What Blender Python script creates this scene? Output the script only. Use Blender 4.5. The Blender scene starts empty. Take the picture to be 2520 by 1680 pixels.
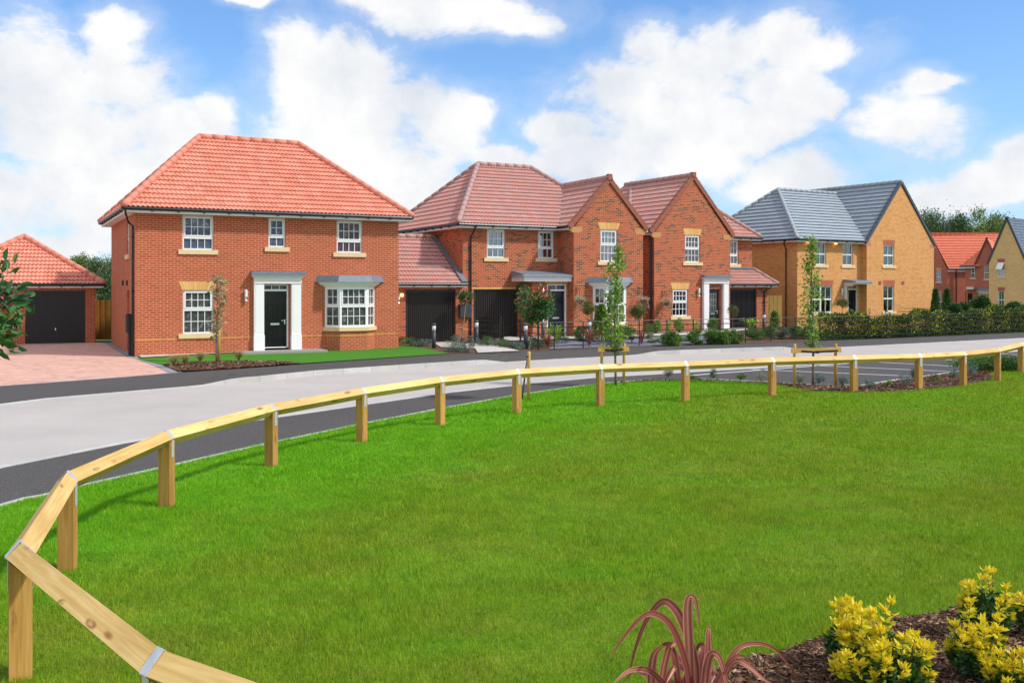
import bpy, bmesh, math, random
import numpy as np
from mathutils import Vector, Matrix
from mathutils.geometry import tessellate_polygon
random.seed(7)
C = bpy.context.scene.collection
PI = math.pi
# ---------------------------------------------------------------- camera model (photo 2520x1680)
FP, HC, HZ, CX = 2350.0, 2.35, 704.0, 1260.0
def G(u, v, z=0.0):
    Y = FP * (HC - z) / (v - HZ)
    return ((u - CX) / FP * Y, Y)
class Fr:                                   # a building's plan frame: origin at its front left corner
    def __init__(s, u, Y, th):
        s.X = (u - CX) / FP * Y; s.Y = Y; s.th = math.radians(th); s.c = math.cos(s.th); s.s = math.sin(s.th)
    def w(s, x, y): return (s.X + x * s.c - y * s.s, s.Y + x * s.s + y * s.c)
    def fx(s, u, y=0.0):
        k = (u - CX) / FP; X0, Y0 = s.w(0, y); return (k * Y0 - X0) / (s.c - k * s.s)
    def fy(s, u, x=0.0):
        k = (u - CX) / FP; X0, Y0 = s.w(x, 0); return (k * Y0 - X0) / (-s.s - k * s.c)
    def z(s, x, y, v): return HC + (HZ - v) / FP * s.w(x, y)[1]
# ---------------------------------------------------------------- objects
def tag(o, label=None, cat=None, group=None, kind=None):
    if label: o['label'] = label
    if cat: o['category'] = cat
    if group: o['group'] = group
    if kind: o['kind'] = kind
    return o
def empty(name, loc=(0, 0, 0), rz=0.0, label=None, cat=None, group=None):
    o = bpy.data.objects.new(name, None); C.objects.link(o)
    o.location = loc; o.rotation_euler = (0, 0, rz); o.empty_display_size = 0.3
    return tag(o, label, cat, group)
def link(name, me, m, parent=None):
    if m is not None:
        for k in (m if isinstance(m, (list, tuple)) else [m]): me.materials.append(k)
    o = bpy.data.objects.new(name, me); C.objects.link(o)
    if parent is not None: o.parent = parent
    return o
class MB:
    def __init__(s): s.v = []; s.f = []; s.uv = []; s.mi = []; s.cm = 0
    def vert(s, p): s.v.append(tuple(p)); return len(s.v) - 1
    def face(s, pts, uv=None):
        i = [s.vert(p) for p in pts]; s.f.append(i); s.uv.append(uv); s.mi.append(s.cm)
    def hexa(s, p):                          # 8 corners: bottom ring 0-3, top ring 4-7
        i = [s.vert(q) for q in p]
        for a in ((3, 2, 1, 0), (4, 5, 6, 7), (0, 1, 5, 4), (1, 2, 6, 5), (2, 3, 7, 6), (3, 0, 4, 7)):
            s.f.append([i[k] for k in a]); s.uv.append(None); s.mi.append(s.cm)
    def box(s, x0, x1, y0, y1, z0, z1):
        s.hexa([(x0, y0, z0), (x1, y0, z0), (x1, y1, z0), (x0, y1, z0), (x0, y0, z1), (x1, y0, z1), (x1, y1, z1), (x0, y1, z1)])
    def fbox(s, fr, s0, s1, z0, z1, d0, d1, t0=0.0, t1=0.0):   # box on a facade; d = distance out of the wall; t = splay of the top
        O, D, N = fr
        def P(a, d, z): return (O[0] + D[0] * a + N[0] * d, O[1] + D[1] * a + N[1] * d, O[2] + z if len(O) > 2 else z)
        s.hexa([P(s0, d1, z0), P(s1, d1, z0), P(s1, d0, z0), P(s0, d0, z0), P(s0 - t0, d1, z1), P(s1 + t1, d1, z1), P(s1 + t1, d0, z1), P(s0 - t0, d0, z1)])
    def beam(s, a, b, w, h, up=(0, 0, 1), off=0.0):
        a = Vector(a); b = Vector(b); d = (b - a).normalized(); sd = d.cross(Vector(up)).normalized(); u = sd.cross(d).normalized()
        q = []
        for e in (a, b):
            q.append([e - sd * w / 2 + u * (off - h / 2), e + sd * w / 2 + u * (off - h / 2), e + sd * w / 2 + u * (off + h / 2), e - sd * w / 2 + u * (off + h / 2)])
        A, B = q
        s.hexa([A[0], A[1], B[1], B[0], A[3], A[2], B[2], B[3]])
    def tube(s, pts, r, n=8, cap=True, a0=0.0, a1=2 * PI, ref=None):
        pts = [Vector(p) for p in pts]; m = len(pts)
        rs = r if isinstance(r, (list, tuple)) else [r] * m
        rings = []; pu = None
        for i, p in enumerate(pts):
            d = (pts[min(i + 1, m - 1)] - pts[max(i - 1, 0)])
            d = d.normalized() if d.length > 1e-9 else Vector((0, 0, 1))
            base = Vector(ref) if ref else (pu if pu is not None else (Vector((0, 0, 1)) if abs(d.z) < .9 else Vector((1, 0, 0))))
            sd = d.cross(base)
            if sd.length < 1e-6: sd = d.cross(Vector((0, 1, 0)))
            sd.normalize(); u = sd.cross(d).normalized(); pu = u
            full = abs(a1 - a0 - 2 * PI) < 1e-6
            k = n if full else n + 1
            rings.append([s.vert(p + (sd * math.cos(a0 + (a1 - a0) * j / n) + u * math.sin(a0 + (a1 - a0) * j / n)) * rs[i]) for j in range(k)])
        for i in range(m - 1):
            k = len(rings[i])
            for j in range(k if full else k - 1):
                s.f.append([rings[i][j], rings[i][(j + 1) % k], rings[i + 1][(j + 1) % k], rings[i + 1][j]]); s.uv.append(None); s.mi.append(s.cm)
        if cap:
            s.f.append(rings[0][::-1]); s.uv.append(None); s.mi.append(s.cm)
            s.f.append(rings[-1][:]); s.uv.append(None); s.mi.append(s.cm)
    def lathe(s, prof, c=(0, 0, 0), n=16):
        rings = [[s.vert((c[0] + r * math.cos(2 * PI * j / n), c[1] + r * math.sin(2 * PI * j / n), c[2] + z)) for j in range(n)] for r, z in prof]
        for i in range(len(prof) - 1):
            for j in range(n):
                s.f.append([rings[i][j], rings[i][(j + 1) % n], rings[i + 1][(j + 1) % n], rings[i + 1][j]]); s.uv.append(None); s.mi.append(s.cm)
        s.f.append(rings[0][::-1]); s.uv.append(None); s.mi.append(s.cm)
        s.f.append(rings[-1][:]); s.uv.append(None); s.mi.append(s.cm)
    def mesh(s, name, smooth=False):
        me = bpy.data.meshes.new(name); me.from_pydata(s.v, [], s.f)
        if any(u is not None for u in s.uv):
            L = me.uv_layers.new(name='UVMap').data; k = 0
            for f, u in zip(s.f, s.uv):
                for j in range(len(f)):
                    if u is not None: L[k].uv = u[j]
                    else:
                        p = s.v[f[j]]; L[k].uv = (p[0] + p[1], p[2])
                    k += 1
        if any(s.mi):
            for p, m in zip(me.polygons, s.mi): p.material_index = m
        if smooth:
            for p in me.polygons: p.use_smooth = True
        me.update(); return me
    def build(s, name, m, parent=None, smooth=False):
        if name in ('lintel', 'kneeler', 'brick_band', 'red_brick_band', 'ridge_tiles', 'fascia', 'gutter', 'meter_pipe', 'interior', 'verge', 'curtain', 'transom_pane', 'bay_lining'): return s.build_split(name, m, parent, smooth)
        return link(name, s.mesh(name, smooth), m, parent)
    def build_split(s, name, m, parent=None, smooth=False, gap=.04):
        """one object per separate piece"""
        n = len(s.v); P = list(range(n))
        def find(a):
            while P[a] != a: P[a] = P[P[a]]; a = P[a]
            return a
        for f in s.f:
            r = find(f[0])
            for k in f[1:]: P[find(k)] = r
        B = {}
        for f in s.f:
            r = find(f[0]); b = B.setdefault(r, [1e9, 1e9, 1e9, -1e9, -1e9, -1e9])
            for k in f:
                for a in range(3): b[a] = min(b[a], s.v[k][a]); b[a + 3] = max(b[a + 3], s.v[k][a])
        ks = list(B)
        if len(ks) > 1:
            for i in range(len(ks)):
                for j in range(i):
                    a, b = B[ks[i]], B[ks[j]]
                    if all(a[q] - gap < b[q + 3] and b[q] - gap < a[q + 3] for q in range(3)): P[find(ks[i])] = find(ks[j])
        G_ = {}
        for i, f in enumerate(s.f): G_.setdefault(find(f[0]), []).append(i)
        o = None
        for fs in G_.values():
            q = MB(); mp = {}
            for i in fs:
                g = []
                for k in s.f[i]:
                    if k not in mp: mp[k] = len(q.v); q.v.append(s.v[k])
                    g.append(mp[k])
                q.f.append(g); q.uv.append(s.uv[i]); q.mi.append(s.mi[i])
            o = link(name, q.mesh(name, smooth), m, parent)
        return o
# ---------------------------------------------------------------- materials
def nm(name):
    m = bpy.data.materials.new(name); m.use_nodes = True; nt = m.node_tree
    return m, nt, nt.nodes['Principled BSDF']
def N(nt, t, **k):
    n = nt.nodes.new(t)
    for a, b in k.items():
        if a.startswith('i_'):
            key = a[2:]; n.inputs[int(key) if key.isdigit() else key.replace('_', ' ')].default_value = b
        else: setattr(n, a, b)
    return n
def lk(nt, a, b): nt.links.new(a, b)
def c4(c): return (c[0], c[1], c[2], 1.0)
def ramp(nt, stops, interp='LINEAR'):
    r = nt.nodes.new('ShaderNodeValToRGB'); e = r.color_ramp.elements; r.color_ramp.interpolation = interp
    e[0].position, e[0].color = stops[0][0], c4(stops[0][1]); e[1].position, e[1].color = stops[-1][0], c4(stops[-1][1])
    for p, c in stops[1:-1]:
        k = e.new(p); k.color = c4(c)
    return r
def mixc(nt, mode='MIX', fac=0.5):
    n = nt.nodes.new('ShaderNodeMix'); n.data_type = 'RGBA'; n.blend_type = mode; n.inputs[0].default_value = fac
    return n   # inputs 6,7 ; output 2
def plain(name, col, rough=0.5, var=0.0, scale=8.0, metal=0.0, bump=0.0, bscale=40.0, spec=0.5):
    m, nt, b = nm(name)
    b.inputs['Base Color'].default_value = c4(col); b.inputs['Roughness'].default_value = rough
    b.inputs['Metallic'].default_value = metal; b.inputs['Specular IOR Level'].default_value = spec
    tc = N(nt, 'ShaderNodeTexCoord')
    if var:
        n = N(nt, 'ShaderNodeTexNoise', i_Scale=scale, i_Detail=5.0, i_Roughness=.6); lk(nt, tc.outputs['Object'], n.inputs['Vector'])
        r = ramp(nt, [(.3, [x * (1 - var) for x in col]), (.7, [min(1, x * (1 + var)) for x in col])]); lk(nt, n.outputs['Fac'], r.inputs['Fac'])
        lk(nt, r.outputs['Color'], b.inputs['Base Color'])
    if bump:
        n2 = N(nt, 'ShaderNodeTexNoise', i_Scale=bscale, i_Detail=4.0); lk(nt, tc.outputs['Object'], n2.inputs['Vector'])
        bp = N(nt, 'ShaderNodeBump', i_Strength=bump, i_Distance=.01); lk(nt, n2.outputs['Fac'], bp.inputs['Height']); lk(nt, bp.outputs['Normal'], b.inputs['Normal'])
    return m
def brick(name, stops, mortar, bw=.225, rh=.075, ms=.017, cluster=0.0, offset=.5, var=.12, rough=.85, bias=0.0, weather=.10):
    m, nt, b = nm(name); b.inputs['Roughness'].default_value = rough; b.inputs['Specular IOR Level'].default_value = .25
    uv = N(nt, 'ShaderNodeUVMap')
    bt = N(nt, 'ShaderNodeTexBrick', i_Scale=1.0, i_Bias=bias, offset=offset)
    bt.inputs['Color1'].default_value = (0, 0, 0, 1); bt.inputs['Color2'].default_value = (1, 1, 1, 1); bt.inputs['Mortar'].default_value = (.5, .5, .5, 1)
    bt.inputs['Mortar Size'].default_value = ms / 2; bt.inputs['Mortar Smooth'].default_value = .2
    bt.inputs['Brick Width'].default_value = bw; bt.inputs['Row Height'].default_value = rh
    lk(nt, uv.outputs['UV'], bt.inputs['Vector'])
    fac = bt.outputs['Color']
    if cluster:
        mp = N(nt, 'ShaderNodeMapping'); mp.inputs['Scale'].default_value = (.9, 3.2, 1); lk(nt, uv.outputs['UV'], mp.inputs['Vector'])
        nz = N(nt, 'ShaderNodeTexNoise', i_Scale=1.0, i_Detail=3.0, i_Roughness=.7); lk(nt, mp.outputs['Vector'], nz.inputs['Vector'])
        ma = N(nt, 'ShaderNodeMath', operation='MULTIPLY_ADD'); ma.inputs[1].default_value = cluster * 2; ma.inputs[2].default_value = -cluster
        lk(nt, nz.outputs['Fac'], ma.inputs[0])
        ad = N(nt, 'ShaderNodeMath', operation='ADD', use_clamp=True); lk(nt, ma.outputs[0], ad.inputs[0]); lk(nt, fac, ad.inputs[1]); fac = ad.outputs[0]
    r = ramp(nt, stops); lk(nt, fac, r.inputs['Fac'])
    n2 = N(nt, 'ShaderNodeTexNoise', i_Scale=60.0, i_Detail=4.0); lk(nt, uv.outputs['UV'], n2.inputs['Vector'])
    n3 = N(nt, 'ShaderNodeTexNoise', i_Scale=.9, i_Detail=5.0, i_Roughness=.65); lk(nt, uv.outputs['UV'], n3.inputs['Vector'])
    r2 = ramp(nt, [(.25, [1 - var] * 3), (.75, [1 + var] * 3)]); lk(nt, n2.outputs['Fac'], r2.inputs['Fac'])
    r3 = ramp(nt, [(.3, [1 - weather] * 3), (.7, [1 + weather * .7] * 3)]); lk(nt, n3.outputs['Fac'], r3.inputs['Fac'])
    mm = mixc(nt, 'MULTIPLY', 1.0); lk(nt, r.outputs['Color'], mm.inputs[6]); lk(nt, r2.outputs['Color'], mm.inputs[7])
    mx = mixc(nt); lk(nt, bt.outputs['Fac'], mx.inputs[0]); lk(nt, mm.outputs[2], mx.inputs[6]); mx.inputs[7].default_value = c4(mortar)
    m4 = mixc(nt, 'MULTIPLY', 1.0); lk(nt, mx.outputs[2], m4.inputs[6]); lk(nt, r3.outputs['Color'], m4.inputs[7])
    lk(nt, m4.outputs[2], b.inputs['Base Color'])
    iv = N(nt, 'ShaderNodeMath', operation='SUBTRACT'); iv.inputs[0].default_value = 1.0; lk(nt, bt.outputs['Fac'], iv.inputs[1])
    bp = N(nt, 'ShaderNodeBump', i_Strength=.35, i_Distance=.006); lk(nt, iv.outputs[0], bp.inputs['Height']); lk(nt, bp.outputs['Normal'], b.inputs['Normal'])
    return m
def tilemat(name, stops, tw, gauge, rough=.7, joint=0.0, spec=.3):
    m, nt, b = nm(name); b.inputs['Roughness'].default_value = rough; b.inputs['Specular IOR Level'].default_value = spec
    uv = N(nt, 'ShaderNodeUVMap')
    sn = N(nt, 'ShaderNodeVectorMath', operation='FLOOR'); lk(nt, uv.outputs['UV'], sn.inputs[0])
    wn = N(nt, 'ShaderNodeTexWhiteNoise', noise_dimensions='2D'); lk(nt, sn.outputs[0], wn.inputs['Vector'])
    nz = N(nt, 'ShaderNodeTexNoise', i_Scale=.35, i_Detail=4.0, i_Roughness=.7); lk(nt, uv.outputs['UV'], nz.inputs['Vector'])
    nf = N(nt, 'ShaderNodeTexNoise', i_Scale=9.0, i_Detail=4.0, i_Roughness=.7); lk(nt, uv.outputs['UV'], nf.inputs['Vector'])
    a = N(nt, 'ShaderNodeMath', operation='MULTIPLY'); a.inputs[1].default_value = .45; lk(nt, wn.outputs['Value'], a.inputs[0])
    a2 = N(nt, 'ShaderNodeMath', operation='MULTIPLY_ADD'); a2.inputs[1].default_value = .5; lk(nt, nz.outputs['Fac'], a2.inputs[0]); lk(nt, a.outputs[0], a2.inputs[2])
    a3 = N(nt, 'ShaderNodeMath', operation='MULTIPLY_ADD'); a3.inputs[1].default_value = .25; lk(nt, nf.outputs['Fac'], a3.inputs[0]); lk(nt, a2.outputs[0], a3.inputs[2])
    r = ramp(nt, stops); lk(nt, a3.outputs[0], r.inputs['Fac'])
    out = r.outputs['Color']
    if joint:
        bt = N(nt, 'ShaderNodeTexBrick', i_Scale=1.0); bt.inputs['Brick Width'].default_value = 1.0; bt.inputs['Row Height'].default_value = 1.0
        bt.inputs['Mortar Size'].default_value = .02; lk(nt, uv.outputs['UV'], bt.inputs['Vector'])
        mu = N(nt, 'ShaderNodeMath', operation='MULTIPLY'); mu.inputs[1].default_value = joint; lk(nt, bt.outputs['Fac'], mu.inputs[0])
        mx = mixc(nt); lk(nt, mu.outputs[0], mx.inputs[0]); lk(nt, out, mx.inputs[6]); mx.inputs[7].default_value = (.04, .045, .05, 1); out = mx.outputs[2]
    lk(nt, out, b.inputs['Base Color'])
    return m
def leafmat(name, stops, rough=.5, trans=.25, spec=.4):
    m, nt, b = nm(name); b.inputs['Roughness'].default_value = rough; b.inputs['Specular IOR Level'].default_value = spec
    at = N(nt, 'ShaderNodeAttribute', attribute_name='rnd')
    r = ramp(nt, stops); lk(nt, at.outputs['Fac'], r.inputs['Fac']); lk(nt, r.outputs['Color'], b.inputs['Base Color'])
    if trans:
        t = N(nt, 'ShaderNodeBsdfTranslucent'); lk(nt, r.outputs['Color'], t.inputs['Color'])
        mx = N(nt, 'ShaderNodeMixShader'); mx.inputs[0].default_value = trans
        lk(nt, b.outputs[0], mx.inputs[1]); lk(nt, t.outputs[0], mx.inputs[2]); lk(nt, mx.outputs[0], nt.nodes['Material Output'].inputs[0])
    return m
def speckle(name, stops, scale, rough=.9, big=(.92, 1.06), bump=.3, coord='Object', bigscale=.25):
    m, nt, b = nm(name); b.inputs['Roughness'].default_value = rough; b.inputs['Specular IOR Level'].default_value = .2
    tc = N(nt, 'ShaderNodeTexCoord')
    n = N(nt, 'ShaderNodeTexNoise', i_Scale=scale, i_Detail=3.0, i_Roughness=.75); lk(nt, tc.outputs[coord], n.inputs['Vector'])
    r = ramp(nt, stops); lk(nt, n.outputs['Fac'], r.inputs['Fac'])
    n2 = N(nt, 'ShaderNodeTexNoise', i_Scale=bigscale, i_Detail=6.0, i_Roughness=.65); lk(nt, tc.outputs[coord], n2.inputs['Vector'])
    r2 = ramp(nt, [(.3, [big[0]] * 3), (.7, [big[1]] * 3)]); lk(nt, n2.outputs['Fac'], r2.inputs['Fac'])
    mm = mixc(nt, 'MULTIPLY', 1.0); lk(nt, r.outputs['Color'], mm.inputs[6]); lk(nt, r2.outputs['Color'], mm.inputs[7]); lk(nt, mm.outputs[2], b.inputs['Base Color'])
    bp = N(nt, 'ShaderNodeBump', i_Strength=bump, i_Distance=.008); lk(nt, n.outputs['Fac'], bp.inputs['Height']); lk(nt, bp.outputs['Normal'], b.inputs['Normal'])
    return m
M = {}
def S(r, g, b):   # sRGB 0-255 to linear
    return tuple((x / 255 / 12.92 if x <= 10 else ((x / 255 + .055) / 1.055) ** 2.4) for x in (r, g, b))
M['brick1'] = brick('orange_brick', [(0, S(174, 80, 54)), (.5, S(187, 91, 62)), (1, S(154, 70, 50))], S(216, 168, 128), ms=.0145, bias=-.1, weather=.07)
M['brick2'] = brick('multi_brick', [(0, S(174, 82, 52)), (.40, S(188, 94, 60)), (.52, S(154, 76, 50)), (.60, S(110, 76, 60)), (1, S(82, 64, 56))], S(206, 164, 126), ms=.0135, cluster=.95, bias=-.25, weather=.06)
M['brick4'] = brick('buff_brick', [(0, S(220, 162, 100)), (.6, S(230, 174, 112)), (1, S(208, 148, 88))], S(184, 122, 74), bias=0, weather=.05, var=.06)
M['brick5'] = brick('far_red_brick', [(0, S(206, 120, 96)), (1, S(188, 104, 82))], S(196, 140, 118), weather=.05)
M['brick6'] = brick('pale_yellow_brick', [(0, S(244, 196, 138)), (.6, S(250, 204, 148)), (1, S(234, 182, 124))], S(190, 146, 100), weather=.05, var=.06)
M['brickarch'] = brick('buff_arch_brick', [(0, S(232, 186, 116)), (1, S(214, 156, 86))], S(205, 160, 110), bw=.075, rh=.5, offset=0, weather=.03)
M['brickband'] = brick('buff_band_brick', [(0, S(208, 140, 76)), (1, S(186, 114, 62))], S(196, 146, 96), weather=.03)
M['redarch'] = brick('red_arch_brick', [(0, S(182, 98, 76)), (1, S(168, 84, 64))], S(196, 130, 104), bw=.075, rh=.5, offset=0, weather=.03)
M['roof1'] = tilemat('orange_pantile', [(.15, S(208, 122, 98)), (.5, S(222, 140, 116)), (.9, S(230, 156, 134))], .3, .32)
M['roof2'] = tilemat('mixed_pantile', [(.15, S(170, 134, 128)), (.45, S(190, 148, 140)), (.65, S(200, 140, 128)), (.95, S(198, 162, 154))], .3, .32, rough=.6)
M['roof4'] = tilemat('grey_slate_tile', [(.0, S(142, 152, 162)), (1, S(162, 171, 180))], .42, .32, rough=.7, joint=.35, spec=.3)
M['roof5'] = tilemat('bright_red_tile', [(.1, S(232, 122, 92)), (.9, S(242, 138, 108))], .3, .32)
M['roof6'] = tilemat('dark_slate_tile', [(.1, S(78, 88, 104)), (.9, S(106, 118, 136))], .42, .32, rough=.5, joint=.4)
M['cap1'] = plain('orange_ridge_tile', S(212, 134, 112), .7, var=.08, scale=3)
M['cap2'] = plain('pinkish_ridge_tile', S(176, 142, 136), .7, var=.08, scale=3)
M['cap4'] = plain('grey_ridge_tile', S(160, 168, 174), .5, var=.06, scale=3)
M['cap6'] = plain('dark_ridge_tile', S(70, 78, 92), .5)
M['verge2'] = plain('brown_verge_tile', S(150, 88, 66), .7, var=.1, scale=3)
M['verge4'] = plain('slate_verge', S(74, 82, 92), .6)
M['white'] = plain('white_upvc', (.86, .86, .86), .35)
M['whitepaint'] = plain('white_painted_surround', (.86, .855, .85), .45, var=.02, scale=2)
M['black'] = plain('black_gutter_plastic', (.012, .013, .016), .35)
M['blackmetal'] = plain('black_painted_steel', (.014, .016, .018), .45)
M['sill'] = plain('cream_cast_stone', S(226, 200, 154), .8, var=.05, scale=5)
M['lead'] = plain('lead_sheet', S(112, 122, 134), .5, var=.16, scale=5, bump=.25, bscale=7)
M['doorblk'] = plain('gloss_black_door', (.006, .007, .009), .12)
M['doornavy'] = plain('dark_navy_door', (.012, .018, .032), .25)
M['chrome'] = plain('brushed_chrome', (.72, .72, .72), .3, metal=.9)
M['gblack'] = plain('black_garage_door', (.012, .012, .015), .4)
M['gbrown'] = plain('dark_brown_garage_door', (.022, .017, .014), .4)
M['interior'] = plain('dim_room', (.035, .032, .03), .9, var=.3, scale=1.5)
M['interiorred'] = plain('warm_room', (.16, .045, .035), .9, var=.3, scale=1.5)
M['curtain'] = plain('pale_curtain', (.42, .43, .44), .8, var=.12, scale=3)
M['lampglass'] = plain('frosted_lamp', (.80, .81, .83), .4)
M['steel'] = plain('brushed_steel', (.45, .44, .42), .35, metal=.8)
M['anthracite'] = plain('anthracite_bollard', (.035, .045, .058), .45)
def glass():
    m, nt, b = nm('window_glass'); nt.nodes.remove(b)
    fr = N(nt, 'ShaderNodeFresnel', i_IOR=1.7); t = N(nt, 'ShaderNodeBsdfTransparent'); t.inputs[0].default_value = (.80, .84, .86, 1)
    g = N(nt, 'ShaderNodeBsdfGlossy', i_Roughness=.03); g.inputs['Color'].default_value = (.92, .95, 1, 1)
    tc = N(nt, 'ShaderNodeTexCoord'); nz = N(nt, 'ShaderNodeTexNoise', i_Scale=1.2, i_Detail=2.0); lk(nt, tc.outputs['Object'], nz.inputs['Vector'])
    bp = N(nt, 'ShaderNodeBump', i_Strength=.12, i_Distance=.05); lk(nt, nz.outputs['Fac'], bp.inputs['Height']); lk(nt, bp.outputs['Normal'], g.inputs['Normal'])
    ma = N(nt, 'ShaderNodeMath', operation='MULTIPLY_ADD', use_clamp=True); ma.inputs[1].default_value = 1.0; ma.inputs[2].default_value = .10; lk(nt, fr.outputs[0], ma.inputs[0])
    mx = N(nt, 'ShaderNodeMixShader'); lk(nt, ma.outputs[0], mx.inputs[0]); lk(nt, t.outputs[0], mx.inputs[1]); lk(nt, g.outputs[0], mx.inputs[2])
    lk(nt, mx.outputs[0], nt.nodes['Material Output'].inputs[0]); return m
M['glass'] = glass()
def film(name, ca, cb, seed):   # glass still covered by creased protective film
    m, nt, b = nm(name); b.inputs['Roughness'].default_value = .12
    tc = N(nt, 'ShaderNodeTexCoord'); mp = N(nt, 'ShaderNodeMapping'); mp.inputs['Location'].default_value = (seed, seed * 2, 0); lk(nt, tc.outputs['Object'], mp.inputs['Vector'])
    nz = N(nt, 'ShaderNodeTexNoise', i_Scale=3.0, i_Detail=6.0, i_Roughness=.6, i_Distortion=1.8); lk(nt, mp.outputs[0], nz.inputs['Vector'])
    r = ramp(nt, [(.35, ca), (.55, [x * 1.3 for x in ca]), (.72, cb)]); lk(nt, nz.outputs['Fac'], r.inputs['Fac']); lk(nt, r.outputs['Color'], b.inputs['Base Color'])
    bp = N(nt, 'ShaderNodeBump', i_Strength=.5, i_Distance=.02); lk(nt, nz.outputs['Fac'], bp.inputs['Height']); lk(nt, bp.outputs['Normal'], b.inputs['Normal'])
    return m
M['filmblue'] = film('blue_film_glass', (.05, .07, .12), (.30, .36, .48), 1.3)
M['filmgrey'] = film('grey_film_glass', (.045, .047, .045), (.30, .31, .30), 4.1)
M['filmred'] = film('reddish_film_glass', (.06, .035, .05), (.28, .22, .28), 7.7)
def emit(name, col, s):
    m, nt, b = nm(name); b.inputs['Base Color'].default_value = c4(col); b.inputs['Emission Color'].default_value = c4(col); b.inputs['Emission Strength'].default_value = s; return m
M['warmlamp'] = emit('lit_warm_lamp', (1, .55, .18), 3.0)
# wood
def wood(name, ca, cb, knot, scale=(1, 1, 1), rough=.7):
    m, nt, b = nm(name); b.inputs['Roughness'].default_value = rough; b.inputs['Specular IOR Level'].default_value = .25
    uv = N(nt, 'ShaderNodeUVMap'); mp = N(nt, 'ShaderNodeMapping'); mp.inputs['Scale'].default_value = (1.0, 22.0, 1.0); lk(nt, uv.outputs['UV'], mp.inputs['Vector'])
    nz = N(nt, 'ShaderNodeTexNoise', i_Scale=1.6, i_Detail=6.0, i_Roughness=.6, i_Distortion=.6); lk(nt, mp.outputs[0], nz.inputs['Vector'])
    r = ramp(nt, [(.3, ca), (.7, cb)]); lk(nt, nz.outputs['Fac'], r.inputs['Fac'])
    vo = N(nt, 'ShaderNodeTexVoronoi', i_Scale=1.0, feature='F1'); m2 = N(nt, 'ShaderNodeMapping'); m2.inputs['Scale'].default_value = (2.6, 9.0, 1); lk(nt, uv.outputs['UV'], m2.inputs['Vector']); lk(nt, m2.outputs[0], vo.inputs['Vector'])
    rk = ramp(nt, [(.0, (.55, .55, .55)), (.07, (1, 1, 1)), (.11, (.35, .35, .35)), (.16, (.8, .8, .8)), (.24, (0, 0, 0))]); lk(nt, vo.outputs['Distance'], rk.inputs['Fac'])
    n4 = N(nt, 'ShaderNodeTexNoise', i_Scale=3.0, i_Detail=4.0); lk(nt, uv.outputs['UV'], n4.inputs['Vector'])
    g4 = N(nt, 'ShaderNodeMapRange'); g4.inputs['From Min'].default_value = .42; g4.inputs['From Max'].default_value = .56; lk(nt, n4.outputs['Fac'], g4.inputs['Value'])
    mu = N(nt, 'ShaderNodeMath', operation='MULTIPLY'); lk(nt, rk.outputs[0], mu.inputs[0]); lk(nt, g4.outputs[0], mu.inputs[1]); mu.use_clamp = True
    mx = mixc(nt); lk(nt, mu.outputs[0], mx.inputs[0]); lk(nt, r.outputs[0], mx.inputs[6]); mx.inputs[7].default_value = c4(knot)
    oi = N(nt, 'ShaderNodeObjectInfo'); vr = ramp(nt, [(0, (.82, .80, .74)), (1, (1.06, 1.04, 1.02))]); lk(nt, oi.outputs['Random'], vr.inputs['Fac']); n6 = N(nt, 'ShaderNodeTexNoise', i_Scale=.9, i_Detail=4.0); lk(nt, uv.outputs['UV'], n6.inputs['Vector']); v6 = ramp(nt, [(.3, (.84, .80, .72)), (.65, (1.05, 1.05, 1.05))]); lk(nt, n6.outputs['Fac'], v6.inputs['Fac'])
    ma_ = mixc(nt, 'MULTIPLY', 1.0); lk(nt, mx.outputs[2], ma_.inputs[6]); lk(nt, vr.outputs[0], ma_.inputs[7]); mb_ = mixc(nt, 'MULTIPLY', 1.0); lk(nt, ma_.outputs[2], mb_.inputs[6]); lk(nt, v6.outputs[0], mb_.inputs[7]); lk(nt, mb_.outputs[2], b.inputs['Base Color'])
    bp = N(nt, 'ShaderNodeBump', i_Strength=.2, i_Distance=.004); lk(nt, nz.outputs['Fac'], bp.inputs['Height']); lk(nt, bp.outputs['Normal'], b.inputs['Normal'])
    return m
M['rail'] = wood('pale_treated_rail', S(244, 212, 148), S(216, 172, 100), S(136, 76, 30))
M['post'] = wood('treated_timber_post', S(206, 164, 94), S(172, 124, 58), S(84, 50, 22))
M['stake'] = wood('round_timber_stake', S(222, 184, 110), S(200, 160, 84), S(150, 100, 50))
M['fencewood'] = wood('green_treated_board', S(178, 150, 84), S(150, 122, 62), S(110, 84, 40))
M['galv'] = plain('galvanised_strap', (.62, .66, .70), .45, metal=.5, var=.1, scale=12)
# ground
M['asphalt'] = speckle('dark_asphalt', [(.3, (.040, .037, .035)), (.5, (.082, .075, .071)), (.68, (.17, .155, .147))], 75.0)
M['road'] = speckle('pale_chipped_road', [(.3, (.30, .27, .248)), (.5, (.47, .427, .397)), (.7, (.66, .605, .565))], 60.0, big=(.90, 1.06), bigscale=.5)
M['kerb'] = brick('concrete_kerb', [(0, (.48, .47, .45)), (1, (.56, .55, .52))], (.36, .35, .33), bw=.915, rh=5, ms=.02, offset=0, weather=.15)
M['linepaint'] = plain('white_line_paint', (.62, .62, .62), .7, var=.12, scale=12)
M['paving'] = brick('pink_block_paving', [(0, S(214, 168, 150)), (.5, S(224, 182, 164)), (1, S(202, 148, 130))], S(160, 124, 110), bw=.2, rh=.1, ms=.012, weather=.10)
M['greyblock'] = brick('grey_border_block', [(0, S(138, 140, 146)), (1, S(158, 160, 164))], S(110, 110, 112), bw=.1, rh=.2, ms=.01, offset=0)
M['slab'] = brick('pale_paving_slab', [(0, (.56, .53, .49)), (1, (.50, .475, .44))], (.33, .31, .29), bw=.6, rh=.6, ms=.014, weather=.1)
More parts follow.
